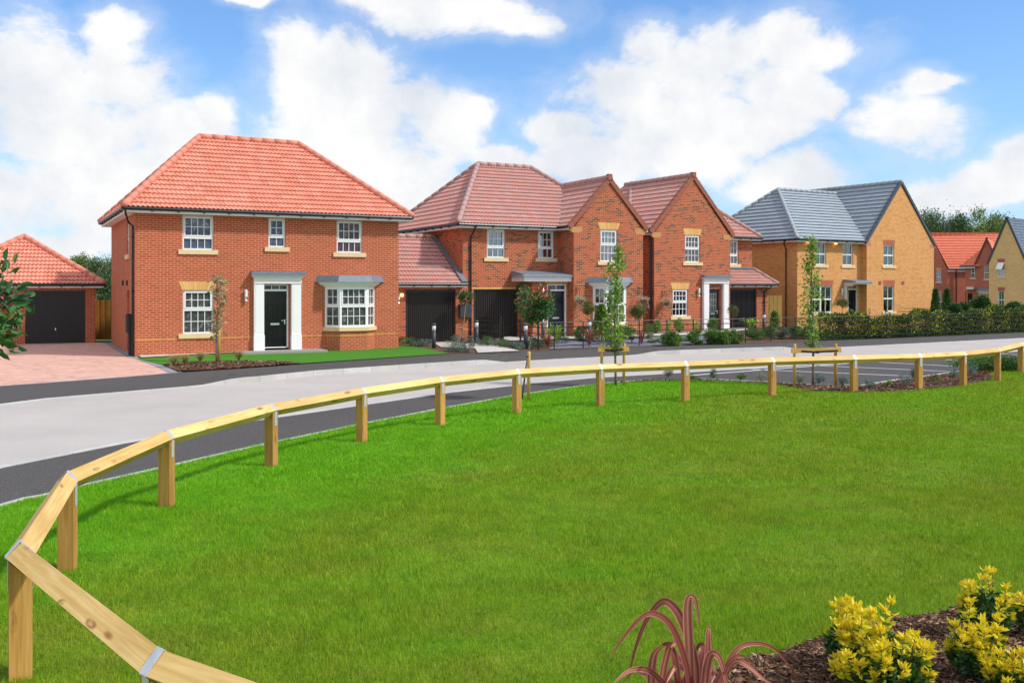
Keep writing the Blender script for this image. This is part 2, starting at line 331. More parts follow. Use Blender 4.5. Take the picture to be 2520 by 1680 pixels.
M['mulch'] = speckle('bark_mulch_ground', [(.3, (.034, .018, .010)), (.5, (.12, .062, .035)), (.7, (.30, .18, .11))], 28.0, bump=.8)
M['bark'] = leafmat('bark_chip', [(0, (.06, .028, .016)), (.5, (.16, .085, .05)), (.85, (.30, .18, .11)), (1, (.46, .32, .21))], rough=.85, trans=0, spec=.2)
M['slate'] = speckle('slate_chippings', [(.32, (.05, .05, .075)), (.5, (.17, .17, .23)), (.66, (.38, .38, .46))], 22.0, bump=.8)
M['pebble'] = speckle('pale_pebbles', [(.3, (.28, .26, .25)), (.6, (.6, .58, .55))], 22.0, bump=.6)
# ---------------------------------------------------------------- lawns: colour patches
def lawnmat(name, blades):
    m, nt, b = nm(name); b.inputs['Roughness'].default_value = .6; b.inputs['Specular IOR Level'].default_value = .2
    g = N(nt, 'ShaderNodeNewGeometry')
    n1 = N(nt, 'ShaderNodeTexNoise', i_Scale=.16, i_Detail=4.0, i_Roughness=.55, i_Distortion=.6); lk(nt, g.outputs['Position'], n1.inputs['Vector'])
    n2 = N(nt, 'ShaderNodeTexNoise', i_Scale=1.5, i_Detail=5.0, i_Roughness=.65); lk(nt, g.outputs['Position'], n2.inputs['Vector'])
    mp = N(nt, 'ShaderNodeMapping'); mp.inputs['Rotation'].default_value = (0, 0, -.25); mp.inputs['Scale'].default_value = (.35, 1.7, 1); lk(nt, g.outputs['Position'], mp.inputs['Vector'])
    n3 = N(nt, 'ShaderNodeTexNoise', i_Scale=1.0, i_Detail=5.0); lk(nt, mp.outputs[0], n3.inputs['Vector'])
    # the strip beside the path grows brighter: distance to a curve through the rail line
    sp = N(nt, 'ShaderNodeSeparateXYZ'); lk(nt, g.outputs['Position'], sp.inputs[0])
    a = N(nt, 'ShaderNodeMath', operation='MULTIPLY_ADD'); a.inputs[1].default_value = -1.0; a.inputs[2].default_value = 0.0; lk(nt, sp.outputs['X'], a.inputs[0])
    k = N(nt, 'ShaderNodeMath', operation='MULTIPLY_ADD'); k.inputs[1].default_value = .62; lk(nt, sp.outputs['Y'], k.inputs[0]); lk(nt, a.outputs[0], k.inputs[2])   # .62*y - x
    mr = N(nt, 'ShaderNodeMapRange'); mr.inputs['From Min'].default_value = 7.2; mr.inputs['From Max'].default_value = 11.0; lk(nt, k.outputs[0], mr.inputs['Value'])
    s1 = N(nt, 'ShaderNodeMath', operation='MULTIPLY_ADD'); s1.inputs[1].default_value = .55; lk(nt, mr.outputs[0], s1.inputs[0])
    s2 = N(nt, 'ShaderNodeMath', operation='MULTIPLY_ADD'); s2.inputs[1].default_value = .55; lk(nt, n1.outputs['Fac'], s2.inputs[0]); s2.inputs[2].default_value = -.32
    lk(nt, s2.outputs[0], s1.inputs[2])
    s3 = N(nt, 'ShaderNodeMath', operation='MULTIPLY_ADD'); s3.inputs[1].default_value = .60; lk(nt, n2.outputs['Fac'], s3.inputs[0]); lk(nt, s1.outputs[0], s3.inputs[2])
    s4 = N(nt, 'ShaderNodeMath', operation='MULTIPLY_ADD'); s4.inputs[1].default_value = .60; lk(nt, n3.outputs['Fac'], s4.inputs[0]); lk(nt, s3.outputs[0], s4.inputs[2])
    r = ramp(nt, [(.25, (.285, .355, .024)), (.5, (.265, .405, .017)), (.8, (.215, .46, .012)), (1.0, (.20, .50, .010))]); lk(nt, s4.outputs[0], r.inputs['Fac'])
    n8 = N(nt, 'ShaderNodeTexNoise', i_Scale=2.6, i_Detail=7.0, i_Roughness=.72, i_Distortion=.8); lk(nt, g.outputs['Position'], n8.inputs['Vector'])
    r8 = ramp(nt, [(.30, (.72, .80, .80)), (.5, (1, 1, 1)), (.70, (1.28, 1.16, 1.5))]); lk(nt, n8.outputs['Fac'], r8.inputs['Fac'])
    m8 = mixc(nt, 'MULTIPLY', 1.0); lk(nt, r.outputs['Color'], m8.inputs[6]); lk(nt, r8.outputs[0], m8.inputs[7])
    n9 = N(nt, 'ShaderNodeTexNoise', i_Scale=9.0, i_Detail=4.0, i_Roughness=.6); lk(nt, g.outputs['Position'], n9.inputs['Vector'])
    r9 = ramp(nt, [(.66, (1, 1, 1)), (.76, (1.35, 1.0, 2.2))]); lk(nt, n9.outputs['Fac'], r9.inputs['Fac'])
    m9 = mixc(nt, 'MULTIPLY', 1.0); lk(nt, m8.outputs[2], m9.inputs[6]); lk(nt, r9.outputs[0], m9.inputs[7]); out = m9.outputs[2]
    if blades:
        at = N(nt, 'ShaderNodeAttribute', attribute_name='rnd')
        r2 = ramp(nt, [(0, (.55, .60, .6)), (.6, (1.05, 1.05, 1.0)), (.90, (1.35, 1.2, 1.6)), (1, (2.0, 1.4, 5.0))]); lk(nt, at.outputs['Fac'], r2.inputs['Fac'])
        mm = mixc(nt, 'MULTIPLY', 1.0); lk(nt, out, mm.inputs[6]); lk(nt, r2.outputs[0], mm.inputs[7]); out = mm.outputs[2]
        t = N(nt, 'ShaderNodeBsdfTranslucent'); lk(nt, out, t.inputs['Color']); mx = N(nt, 'ShaderNodeMixShader'); mx.inputs[0].default_value = .35
        lk(nt, b.outputs[0], mx.inputs[1]); lk(nt, t.outputs[0], mx.inputs[2]); lk(nt, mx.outputs[0], nt.nodes['Material Output'].inputs[0])
    else:
        n5 = N(nt, 'ShaderNodeTexNoise', i_Scale=45.0, i_Detail=3.0, i_Roughness=.8); lk(nt, g.outputs['Position'], n5.inputs['Vector'])
        r5 = ramp(nt, [(.3, (.30, .34, .4)), (.7, (.88, .86, .8))]); lk(nt, n5.outputs['Fac'], r5.inputs['Fac'])
        mm = mixc(nt, 'MULTIPLY', 1.0); lk(nt, out, mm.inputs[6]); lk(nt, r5.outputs[0], mm.inputs[7]); out = mm.outputs[2]
        bp = N(nt, 'ShaderNodeBump', i_Strength=.6, i_Distance=.03); lk(nt, n5.outputs['Fac'], bp.inputs['Height']); lk(nt, bp.outputs['Normal'], b.inputs['Normal'])
    lk(nt, out, b.inputs['Base Color'])
    return m
M['lawn'] = lawnmat('lawn_ground', False); M['blade'] = lawnmat('grass_blade', True)
M['turf'] = speckle('artificial_turf', [(.3, (.035, .14, .010)), (.7, (.08, .27, .022))], 40.0, bump=.5)
M['ground'] = speckle('rough_grass_ground', [(.3, (.05, .09, .02)), (.7, (.11, .16, .04))], 6.0, bump=.5)
# leaves
M['leafgreen'] = leafmat('mid_green_leaf', [(0, (0.038, 0.090, 0.018)), (.5, (0.090, 0.210, 0.033)), (1, (0.225, 0.390, 0.060))])
M['leafdark'] = leafmat('dark_glossy_leaf', [(0, (0.021, 0.060, 0.021)), (.6, (0.060, 0.152, 0.034)), (1, (0.152, 0.287, 0.051))], rough=.42, trans=.2, spec=.4)
M['leafphot'] = leafmat('photinia_leaf', [(0, (0.020, 0.068, 0.026)), (.6, (0.068, 0.186, 0.047)), (.78, (0.169, 0.270, 0.068)), (.84, (0.506, 0.084, 0.059)), (1, (0.759, 0.119, 0.084))], rough=.42, trans=.25, spec=.4)
M['leafpear'] = leafmat('fresh_green_leaf', [(0, (.09, .20, .03)), (.5, (.20, .40, .05)), (.9, (.40, .56, .09)), (1, (.58, .44, .08))], rough=.4, trans=.4)
M['leafpale'] = leafmat('pale_silver_leaf', [(0, (.16, .20, .08)), (.6, (.36, .38, .22)), (1, (.50, .34, .12))], rough=.5, trans=.3)
M['leafbox'] = leafmat('olive_topiary_leaf', [(0, (0.067, 0.085, 0.023)), (.6, (0.190, 0.228, 0.057)), (1, (0.418, 0.380, 0.114))])
M['leafconifer'] = leafmat('conifer_needle', [(0, (.05, .10, .02)), (.6, (.17, .30, .04)), (1, (.40, .55, .08))], trans=.2)
M['leafcypress'] = leafmat('cypress_spray', [(0, (0.030, 0.090, 0.030)), (.6, (0.090, 0.225, 0.060)), (1, (0.210, 0.390, 0.105))], trans=.1)
M['leafshrub'] = leafmat('shrub_leaf', [(0, (.045, .11, .02)), (.6, (.13, .29, .045)), (1, (.30, .48, .09))])
M['leafhedge'] = leafmat('flowering_hedge_leaf', [(0, (0.030, 0.068, 0.018)), (.6, (0.085, 0.151, 0.034)), (.82, (0.220, 0.288, 0.068)), (.86, (0.900, 0.709, 0.051)), (1, (0.900, 0.900, 0.085))])
M['leafgrey'] = leafmat('silvery_leaf', [(0, (0.061, 0.101, 0.071)), (.6, (0.173, 0.243, 0.173)), (1, (0.364, 0.405, 0.324))])
M['leafvarieg'] = leafmat('cream_variegated_leaf', [(0, (.14, .18, .08)), (.6, (.36, .38, .20)), (1, (.55, .50, .34))])
M['leafred'] = leafmat('bronze_strap_leaf', [(0, (0.196, 0.049, 0.035)), (.6, (0.420, 0.140, 0.084)), (1, (0.672, 0.308, 0.182))])
M['leaflime'] = leafmat('lime_strap_leaf', [(0, (0.156, 0.300, 0.024)), (.6, (0.336, 0.552, 0.060)), (1, (0.576, 0.744, 0.144))])
M['leafblue'] = leafmat('blue_lavender_leaf', [(0, (0.066, 0.122, 0.099)), (.6, (0.177, 0.287, 0.243)), (1, (0.332, 0.464, 0.398))])
M['leafbirch'] = leafmat('far_tree_leaf', [(0, (0.035, 0.078, 0.031)), (.6, (0.097, 0.175, 0.062)), (1, (0.228, 0.315, 0.105))], trans=.2)
M['leafbirchl'] = leafmat('light_far_tree_leaf', [(0, (0.075, 0.120, 0.030)), (.6, (0.180, 0.285, 0.060)), (1, (0.390, 0.480, 0.135))], trans=.3)
M['choisya'] = leafmat('golden_choisya_leaf', [(0, (.02, .07, .012)), (.3, (.06, .17, .02)), (.42, (.34, .46, .025)), (.58, (.78, .68, .025)), (1, (.97, .78, .035))], rough=.4, trans=.4)
M['choisyag'] = leafmat('green_choisya_leaf', [(0, (.018, .06, .014)), (.5, (.05, .14, .028)), (1, (.14, .27, .05))], rough=.35, trans=.2)
M['flower'] = leafmat('basket_flower', [(0, (0.150, 0.330, 0.075)), (.45, (0.450, 0.540, 0.270)), (.6, (0.825, 0.825, 0.675)), (.7, (0.675, 0.150, 0.630)), (1, (0.900, 0.210, 0.300))])
M['basket'] = plain('wicker_basket', (.20, .085, .04), .9, var=.3, scale=30)
M['twig'] = plain('grey_brown_bark', (.17, .13, .10), .9, var=.3, scale=20)
M['cane'] = plain('pale_cane', S(210, 176, 132), .8)
M['drygrass'] = leafmat('dry_grass', [(0, (.24, .26, .09)), (1, (.60, .44, .22))], trans=.4)
M['rubber'] = plain('black_rubber_belt', (.012, .012, .014), .6)

# ---------------------------------------------------------------- numpy leaf meshes
RG = np.random.default_rng(11)
def arrmesh(name, V, F, rnd=None):
    me = bpy.data.meshes.new(name); nv = len(V); nf, k = F.shape
    me.vertices.add(nv); me.vertices.foreach_set('co', V.astype(np.float32).ravel())
    me.loops.add(nf * k); me.loops.foreach_set('vertex_index', F.astype(np.int32).ravel())
    me.polygons.add(nf); me.polygons.foreach_set('loop_start', (np.arange(nf) * k).astype(np.int32))
    me.update(calc_edges=True)
    if rnd is not None:
        a = me.attributes.new('rnd', 'FLOAT', 'POINT'); a.data.foreach_set('value', rnd.astype(np.float32))
    return me
def nrm(a): return a / (np.linalg.norm(a, axis=1, keepdims=True) + 1e-9)
def leafarr(P, D, L, W, rnd, fold=.25, curl=.15, big=False):
    n = len(P); P = np.asarray(P, float); D = nrm(np.asarray(D, float)); L = np.broadcast_to(np.asarray(L, float), (n,))[:, None]; W = np.broadcast_to(np.asarray(W, float), (n,))[:, None]
    R = RG.normal(size=(n, 3)); Sd = nrm(np.cross(D, R)); Nn = np.cross(Sd, D)
    if big:
        V = np.stack([P, P + D * L * .3 + Sd * W * .42 + Nn * W * fold, P + D * L * .68 + Sd * W * .42 + Nn * (W * fold - L * curl * .4),
                      P + D * L - Nn * L * curl, P + D * L * .68 - Sd * W * .42 + Nn * (W * fold - L * curl * .4), P + D * L * .3 - Sd * W * .42 + Nn * W * fold,
                      P + D * L * .5 - Nn * L * curl * .15], 1).reshape(-1, 3)
        b = (np.arange(n) * 7)[:, None]
        F = np.concatenate([b + np.array(t) for t in ((0, 1, 6), (1, 2, 6), (2, 3, 6), (3, 4, 6), (4, 5, 6), (5, 0, 6))], 0); k = 7
    else:
        V = np.stack([P, P + D * L * .5 + Sd * W * .5 + Nn * W * fold, P + D * L - Nn * L * curl, P + D * L * .5 - Sd * W * .5 + Nn * W * fold], 1).reshape(-1, 3)
        b = (np.arange(n) * 4)[:, None]
        F = np.concatenate([b + np.array([0, 1, 2]), b + np.array([0, 2, 3])], 0); k = 4
    return V, F, np.repeat(rnd, k)
def leafobj(name, m, parent, *parts):
    V = []; F = []; R = []; o = 0
    for v, f, r in parts:
        V.append(v); F.append(f + o); R.append(r); o += len(v)
    return link(name, arrmesh(name, np.concatenate(V), np.concatenate(F), np.concatenate(R)), m, parent)
def crownpts(n, c, r, clumps=14, spread=.38, shell=.55, flat=0.0, seed=None):
    """points gathered in clumps through an ellipsoid, denser towards its skin"""
    c = np.array(c, float); r = np.array(r, float)
    d = nrm(RG.normal(size=(clumps, 3))); rad = shell + (1 - shell) * RG.random((clumps, 1)) ** .5; cc = d * rad * .8
    sz = RG.uniform(.6, 1.3, clumps)
    k = RG.integers(0, clumps, n)
    p = cc[k] + RG.normal(size=(n, 3)) * spread * sz[k][:, None] * .6
    ln = np.linalg.norm(p, axis=1); lim = RG.uniform(.9, 1.12, n); p = np.where((ln > lim)[:, None], p / ln[:, None] * lim[:, None] * RG.uniform(.8, 1, (n, 1)), p)
    tone = np.clip(RG.normal(.45, .22, n) + (RG.random(clumps)[k] - .5) * .5, 0, 1)
    return c + p * r, nrm(p * .8 + RG.normal(size=(n, 3)) * .7 + np.array([0, 0, .2])), tone
def bush(name, u=None, v=None, h=.5, w=.6, m='leafshrub', n=500, leaf=.05, label='', cat='shrub', group=None, loc=None, d=None, clumps=12, tone=(0, 1), stems=True, lw=.5):
    if loc is None: x, y, z = GP(u, v)
    else: x, y, z = loc
    e = empty(name, (x, y, z), 0 if d else RG.uniform(0, 6), label, cat, group)
    n = int(n * 1.6); leaf *= 1.1
    P, D, t = crownpts(n, (0, 0, h * .53), (w / 2, (d or w) / 2, h * .5), clumps)
    P[:, 2] = np.maximum(P[:, 2], .01)
    leafobj('foliage', M[m], e, leafarr(P, D, RG.uniform(.7, 1.3, n) * leaf, leaf * lw, tone[0] + t * (tone[1] - tone[0])))
    if stems:
        s = MB()
        for i in range(7):
            a = RG.uniform(0, 6.28); rr = RG.uniform(.3, .8) * w / 2
            s.tube([(0, 0, -.02), (math.cos(a) * rr * .4, math.sin(a) * rr * .4, h * .35), (math.cos(a) * rr, math.sin(a) * rr, h * .75)], [.008, .006, .003], 5)
        s.build('stems', M['twig'], e)
    return e
def strapplant(name, loc, h, w, m, n, label, cat='plant', group=None, lw=.02, erect=.5, seg=5):
    e = empty(name, loc, 0, label, cat, group); V = []; F = []; R = []
    for i in range(n):
        a = RG.uniform(0, 6.283); reach = RG.uniform(.25, 1) * w / 2; hh = h * RG.uniform(.6, 1.05); dx, dy = math.cos(a), math.sin(a); sx, sy = -dy, dx
        droop = RG.uniform(0, .9) * (1 - erect); o = len(V); t0 = RG.random(); wd = lw * RG.uniform(.7, 1.2)
        for k in range(seg + 1):
            t = k / seg; q = reach * t ** 1.4; z = hh * (math.sin(t * PI / 2 * (1 + droop))) * (1.0)
            ww = wd * (1 - t ** 2.2) * .5 + .0008
            V.append((dx * q - sx * ww, dy * q - sy * ww, z)); V.append((dx * q + sx * ww, dy * q + sy * ww, z + ww * .4)); R += [t0 * .7 + t * .3] * 2
        for k in range(seg): F.append((o + 2 * k, o + 2 * k + 1, o + 2 * k + 3, o + 2 * k + 2))
    link('leaves', arrmesh('leaves', np.array(V), np.array(F), np.array(R)), M[m], e)
    return e
def standard_tree(name, loc, stem, r, m, n, leaf, label, cat='tree', group=None, lean=(0, 0), cane=None, rz=.95, stem_r=.012, tone=(0, 1), big=False, clumps=14, topred=False):
    e = empty(name, loc, 0, label, cat, group)
    P, D, t = crownpts(n, (lean[0], lean[1], stem + r * .75), (r, r, r * rz), clumps, spread=.42, shell=.35)
    tt = tone[0] + t * (tone[1] - tone[0])
    if topred: tt = np.clip(tt * .75 + ((P[:, 2] - stem) / r > .95) * RG.random(n) * .62 + (RG.random(n) < .03) * .3, 0, 1)
    leafobj('crown', M[m], e, leafarr(P, D, RG.uniform(.7, 1.3, n) * leaf, leaf * .48, tt, big=big))
    s = MB(); s.tube([(0, 0, -.02), (lean[0] * .3 + .01, lean[1] * .3, stem * .4), (lean[0] * .8 - .01, lean[1] * .8, stem * .8), (lean[0], lean[1], stem + r * .3)], [stem_r * 1.25, stem_r, stem_r * .9, stem_r * .7], 7)
    for i in range(10):
        a = RG.uniform(0, 6.28); zz = stem + r * RG.uniform(0, .5)
        s.tube([(lean[0], lean[1], zz - .05), (lean[0] + math.cos(a) * r * .35, lean[1] + math.sin(a) * r * .35, zz + r * .3), (lean[0] + math.cos(a) * r * .7, lean[1] + math.sin(a) * r * .7, zz + r * .6)], [stem_r * .5, stem_r * .35, .002], 5)
    s.build('trunk', M['twig'], e, True)
    if cane:
        c = MB(); c.tube([(cane[0], cane[1], 0), (lean[0] + cane[2], lean[1] + cane[3], stem + .05)], .009, 6); c.build('cane', M['cane'], e)
    return e

# ---------------------------------------------------------------- ground heights in the front gardens
EDGE = [(-600, 1010), (0, 951.5), (440, 918), (640, 905), (737, 897.6), (1106, 872), (1240, 868.6), (1326, 864), (1525, 855.5), (1800, 847), (2014, 839.5), (2198, 833), (2520, 819), (3200, 792)]
def vedge(u):
    for (a, b), (c, d) in zip(EDGE, EDGE[1:]):
        if u <= c: return b + (d - b) * (u - a) / (c - a)
    return EDGE[-1][1]
def gz(x, y):
    u = CX + FP * x / max(y, .1)
    k = min(1, max(0, (u - 1130) / 120)) * min(1, max(0, (2600 - u) / 300)); Ye = G(u, vedge(u))[1]
    return .14 * k * min(1, max(0, (y - Ye - .15) / 3.2))
def GP(u, v):
    z = 0.0
    for i in range(8):
        x, y = G(u, v, z); z = .5 * z + .5 * gz(x, y)
    return (x, y, z)
def flat(name, pts, z, m, px=True, kind='structure', sub=0, follow=False, uvrot=0.0, label=None):
    q = [G(*p) if px else p for p in pts]
    tri = tessellate_polygon([[Vector((a, b, 0)) for a, b in q]])
    bm = bmesh.new(); vs = [bm.verts.new((a, b, z)) for a, b in q]
    for t in tri:
        try: bm.faces.new([vs[i] for i in t])
        except ValueError: pass
    for i in range(sub):
        L = [e for e in bm.edges if e.calc_length() > .35]
        if not L: break
        bmesh.ops.subdivide_edges(bm, edges=L, cuts=1); bmesh.ops.triangulate(bm, faces=bm.faces[:])
    if follow:
        for w in bm.verts: w.co.z = z + gz(w.co.x, w.co.y)
    bmesh.ops.recalc_face_normals(bm, faces=bm.faces[:])
    uvl = bm.loops.layers.uv.new('UVMap'); c, s = math.cos(uvrot), math.sin(uvrot)
    for f in bm.faces:
        if f.normal.z < 0: f.normal_flip()
        for l in f.loops: l[uvl].uv = (l.vert.co.x * c + l.vert.co.y * s, -l.vert.co.x * s + l.vert.co.y * c)
    me = bpy.data.meshes.new(name); bm.to_mesh(me); bm.free()
    o = link(name, me, M[m])
    if kind: o['kind'] = kind
    if label: o['label'] = label
    return o
def resample(pts, step=.4):
    out = [pts[0]]
    for a, b in zip(pts, pts[1:]):
        L = math.dist(a, b); n = max(1, int(L / step))
        for i in range(1, n + 1): out.append(tuple(a[k] + (b[k] - a[k]) * i / n for k in range(len(a))))
    return out
def strip(name, line, w0, w1, z, m, hts=None, base=None, kind='structure'):
    """a band along a ground line; w0..w1 offset to its left; a raised top with side faces if base is given"""
    mb = MB(); L = 0; prev = None
    pts = line
    nr = []
    for i in range(len(pts)):
        a = pts[max(i - 1, 0)]; b = pts[min(i + 1, len(pts) - 1)]; dx, dy = b[0] - a[0], b[1] - a[1]; l = math.hypot(dx, dy) or 1; nr.append((-dy / l, dx / l))
    for i in range(len(pts) - 1):
        p, q = pts[i], pts[i + 1]; l = math.dist(p[:2], q[:2])
        za = hts[i] if hts else z; zb = hts[i + 1] if hts else z
        A = (p[0] + nr[i][0] * w0, p[1] + nr[i][1] * w0); B = (q[0] + nr[i + 1][0] * w0, q[1] + nr[i + 1][1] * w0)
        A2 = (p[0] + nr[i][0] * w1, p[1] + nr[i][1] * w1); B2 = (q[0] + nr[i + 1][0] * w1, q[1] + nr[i + 1][1] * w1)
        uv = [(L, .1), (L + l, .1), (L + l, .2), (L, .2)]
        mb.face([A + (za,), B + (zb,), B2 + (zb,), A2 + (za,)], uv)
        if base is not None:
            mb.face([A + (base,), B + (base,), B + (zb,), A + (za,)], uv); mb.face([B2 + (base,), A2 + (base,), A2 + (za,), B2 + (zb,)], uv)
        L += l
    o = mb.build(name, M[m])
    if kind: o['kind'] = kind
    return o
# ---------------------------------------------------------------- building kit (house-local coordinates)
def wallpanel(mb, fr, L, z0, z1, holes=(), rev=.10, gable=None, back=None, s0=0.0):
    O, D, Nn = fr
    def P(s, d, z): return (O[0] + D[0] * s + Nn[0] * d, O[1] + D[1] * s + Nn[1] * d, z)
    holes = [h for h in holes]
    xs = sorted({s0, L} | {h[0] for h in holes} | {h[1] for h in holes}); zs = sorted({z0, z1} | {h[2] for h in holes if h[2] > z0} | {h[3] for h in holes if h[3] < z1})
    for a, b in zip(xs, xs[1:]):
        for c, d in zip(zs, zs[1:]):
            m_, n_ = (a + b) / 2, (c + d) / 2
            if any(h[0] < m_ < h[1] and h[2] < n_ < h[3] for h in holes): continue
            mb.face([P(a, 0, c), P(b, 0, c), P(b, 0, d), P(a, 0, d)], [(a, c), (b, c), (b, d), (a, d)])
    for h in holes:
        a, b, c, d = h[:4]; dt = min(d, z1) if gable is None else d
        mb.face([P(a, 0, c), P(a, -rev, c), P(a, -rev, dt), P(a, 0, dt)], [(a, c), (a + rev, c), (a + rev, dt), (a, dt)])
        mb.face([P(b, 0, c), P(b, -rev, c), P(b, -rev, dt), P(b, 0, dt)], [(b, c), (b + rev, c), (b + rev, dt), (b, dt)])
        mb.face([P(a, 0, dt), P(b, 0, dt), P(b, -rev, dt), P(a, -rev, dt)], [(a, d), (b, d), (b, d + rev), (a, d + rev)])
        if back is not None:
            dp = -rev - .75
            back.face([P(a - .3, dp, c - .3), P(b + .3, dp, c - .3), P(b + .3, dp, d + .2), P(a - .3, dp, d + .2)])
            for q in ((a - .3, c - .3, a - .3, d + .2), (b + .3, c - .3, b + .3, d + .2)):
                back.face([P(q[0], -rev - .01, q[1]), P(q[0], dp, q[1]), P(q[2], dp, q[3]), P(q[2], -rev - .01, q[3])])
            back.face([P(a - .3, -rev - .01, c - .3), P(b + .3, -rev - .01, c - .3), P(b + .3, dp, c - .3), P(a - .3, dp, c - .3)])
            back.face([P(a - .3, -rev - .01, d + .2), P(b + .3, -rev - .01, d + .2), P(b + .3, dp, d + .2), P(a - .3, dp, d + .2)])
    if gable:
        gs, gzz = gable
        mb.face([P(s0, 0, z1), P(L, 0, z1), P(gs, 0, gzz)], [(s0, z1), (L, z1), (gs, gzz)])
def tplane(mb, poly, kind='pan', gauge=.32, tw=.30, hs=.050, wave=.042, samp=.03):
    """a tiled roof plane; poly = convex 3D polygon whose first edge is the eave"""
    P = [Vector(p) for p in poly]; A = P[0]; sx = (P[1] - P[0]).normalized(); n = None
    for q in P[2:]:
        n = sx.cross(q - A)
        if n.length > 1e-6: n.normalize(); break
    up = n.cross(sx).normalized()
    if up.z < 0: up = -up
    n = sx.cross(up)
    if n.z < 0: n = -n
    q2 = [((p - A).dot(sx), (p - A).dot(up)) for p in P]
    s0, s1 = min(a for a, b in q2), max(a for a, b in q2); t0, t1 = min(b for a, b in q2), max(b for a, b in q2)
    rows = int(math.ceil((t1 - t0) / gauge)) + 1
    cols = max(1, int((s1 - s0) / (samp if kind == 'pan' else 3.0)))
    bm = bmesh.new(); prev = None; S_ = [s0 + (s1 - s0) * i / cols for i in range(cols + 1)]
    def wv(s): return wave * (.5 + .5 * math.cos(2 * PI * s / (tw / 2))) if kind == 'pan' else 0
    W_ = [wv(s) for s in S_]
    for r in range(rows):
        tb = t0 + r * gauge
        lo = [bm.verts.new((s, tb - (.05 if r else 0), w + hs)) for s, w in zip(S_, W_)]
        hi = [bm.verts.new((s, tb + gauge + .05, w * .9 - .004)) for s, w in zip(S_, W_)]
        lip = [bm.verts.new((s, tb - (.05 if r else 0), w + hs - .02)) for s, w in zip(S_, W_)]
        for i in range(cols):
            bm.faces.new((lo[i], lo[i + 1], hi[i + 1], hi[i]))
            bm.faces.new((lip[i], lip[i + 1], lo[i + 1], lo[i]))
            if prev: bm.faces.new((prev[i], prev[i + 1], lip[i + 1], lip[i]))
        prev = hi
    cx = sum(a for a, b in q2) / len(q2); cy = sum(b for a, b in q2) / len(q2)
    for (a, b), (c, d) in zip(q2, q2[1:] + q2[:1]):
        if abs(b - t0) < 1e-4 and abs(d - t0) < 1e-4: continue
        nx, ny = d - b, -(c - a); l = math.hypot(nx, ny)
        if l < 1e-6: continue
        nx /= l; ny /= l
        if (cx - a) * nx + (cy - b) * ny > 0: nx, ny = -nx, -ny      # normal points outward
        bmesh.ops.bisect_plane(bm, geom=bm.verts[:] + bm.edges[:] + bm.faces[:], plane_co=(a, b, 0), plane_no=(nx, ny, 0), clear_outer=True)
    base = len(mb.v); bm.verts.index_update()
    for v in bm.verts: mb.v.append(tuple(A + sx * v.co.x + up * v.co.y + n * (v.co.z - .045)))
    for f in bm.faces:
        mb.f.append([base + v.index for v in f.verts]); mb.mi.append(mb.cm)
        row = math.floor((f.calc_center_median().y + .05 - t0) / gauge)
        off = (row % 2) * .5 if kind != 'pan' else 0
        mb.uv.append([(v.co.x / tw + off + 50, min(.999, max(.001, (v.co.y + .05 - t0) / gauge - row)) + row + 20) for v in f.verts])
    bm.free()
def caps(mb, a, b, r=.115, seg=.44):
    a = Vector(a); b = Vector(b); L = (b - a).length; n = max(1, int(L / seg))
    for i in range(n):
        p = a + (b - a) * (i / n); q = a + (b - a) * ((i + 1) / n + .02 / L)
        mb.tube([p, q], [r * 1.06, r * .97], 10)
def eave(fa, gu, A, B, Nn, zb=4.76, zt=4.93, o=.35, brk=.9):
    """fascia + soffit + gutter along A-B (points on the overhang line), Nn = outward 2D normal"""
    a = Vector((A[0], A[1], 0)); b = Vector((B[0], B[1], 0)); n = Vector((Nn[0], Nn[1], 0)); d = (b - a).normalized()
    q0, q1 = a, b
    fa.hexa([tuple(q0 + Vector((0, 0, zb))), tuple(q1 + Vector((0, 0, zb))), tuple(q1 - n * .022 + Vector((0, 0, zb))), tuple(q0 - n * .022 + Vector((0, 0, zb))),
             tuple(q0 + Vector((0, 0, zt))), tuple(q1 + Vector((0, 0, zt))), tuple(q1 - n * .022 + Vector((0, 0, zt))), tuple(q0 - n * .022 + Vector((0, 0, zt)))])
    i0 = a - n * .022; i1 = b - n * .022; w0 = a - n * (o - .003) ; w1 = b - n * (o - .003)
    fa.hexa([tuple(i0 + Vector((0, 0, zb + .012))), tuple(i1 + Vector((0, 0, zb + .012))), tuple(w1 + Vector((0, 0, zb + .012))), tuple(w0 + Vector((0, 0, zb + .012))),
             tuple(i0 + Vector((0, 0, zb + .024))), tuple(i1 + Vector((0, 0, zb + .024))), tuple(w1 + Vector((0, 0, zb + .024))), tuple(w0 + Vector((0, 0, zb + .024)))])
    g0 = a + n * .06 + Vector((0, 0, zt - .035)); g1 = b + n * .06 + Vector((0, 0, zt - .035))
    gu.tube([g0 - d * .02, g1 + d * .02], .058, 8)
    L = (b - a).length; k = int(L / brk)
    for i in range(1, k + 1):
        p = a + (b - a) * (i / (k + 1)) + n * .045
        gu.hexa([tuple(p + d * x + n * y + Vector((0, 0, z))) for x, y, z in ((-.03, -.04, zt - .13), (.03, -.04, zt - .13), (.03, .07, zt - .11), (-.03, .07, zt - .11), (-.04, -.04, zt - .02), (.04, -.04, zt - .02), (.04, .07, zt - .02), (-.04, .07, zt - .02))])
FRONT = lambda x, y: ((x, y), (1.0, 0.0), (0.0, -1.0))
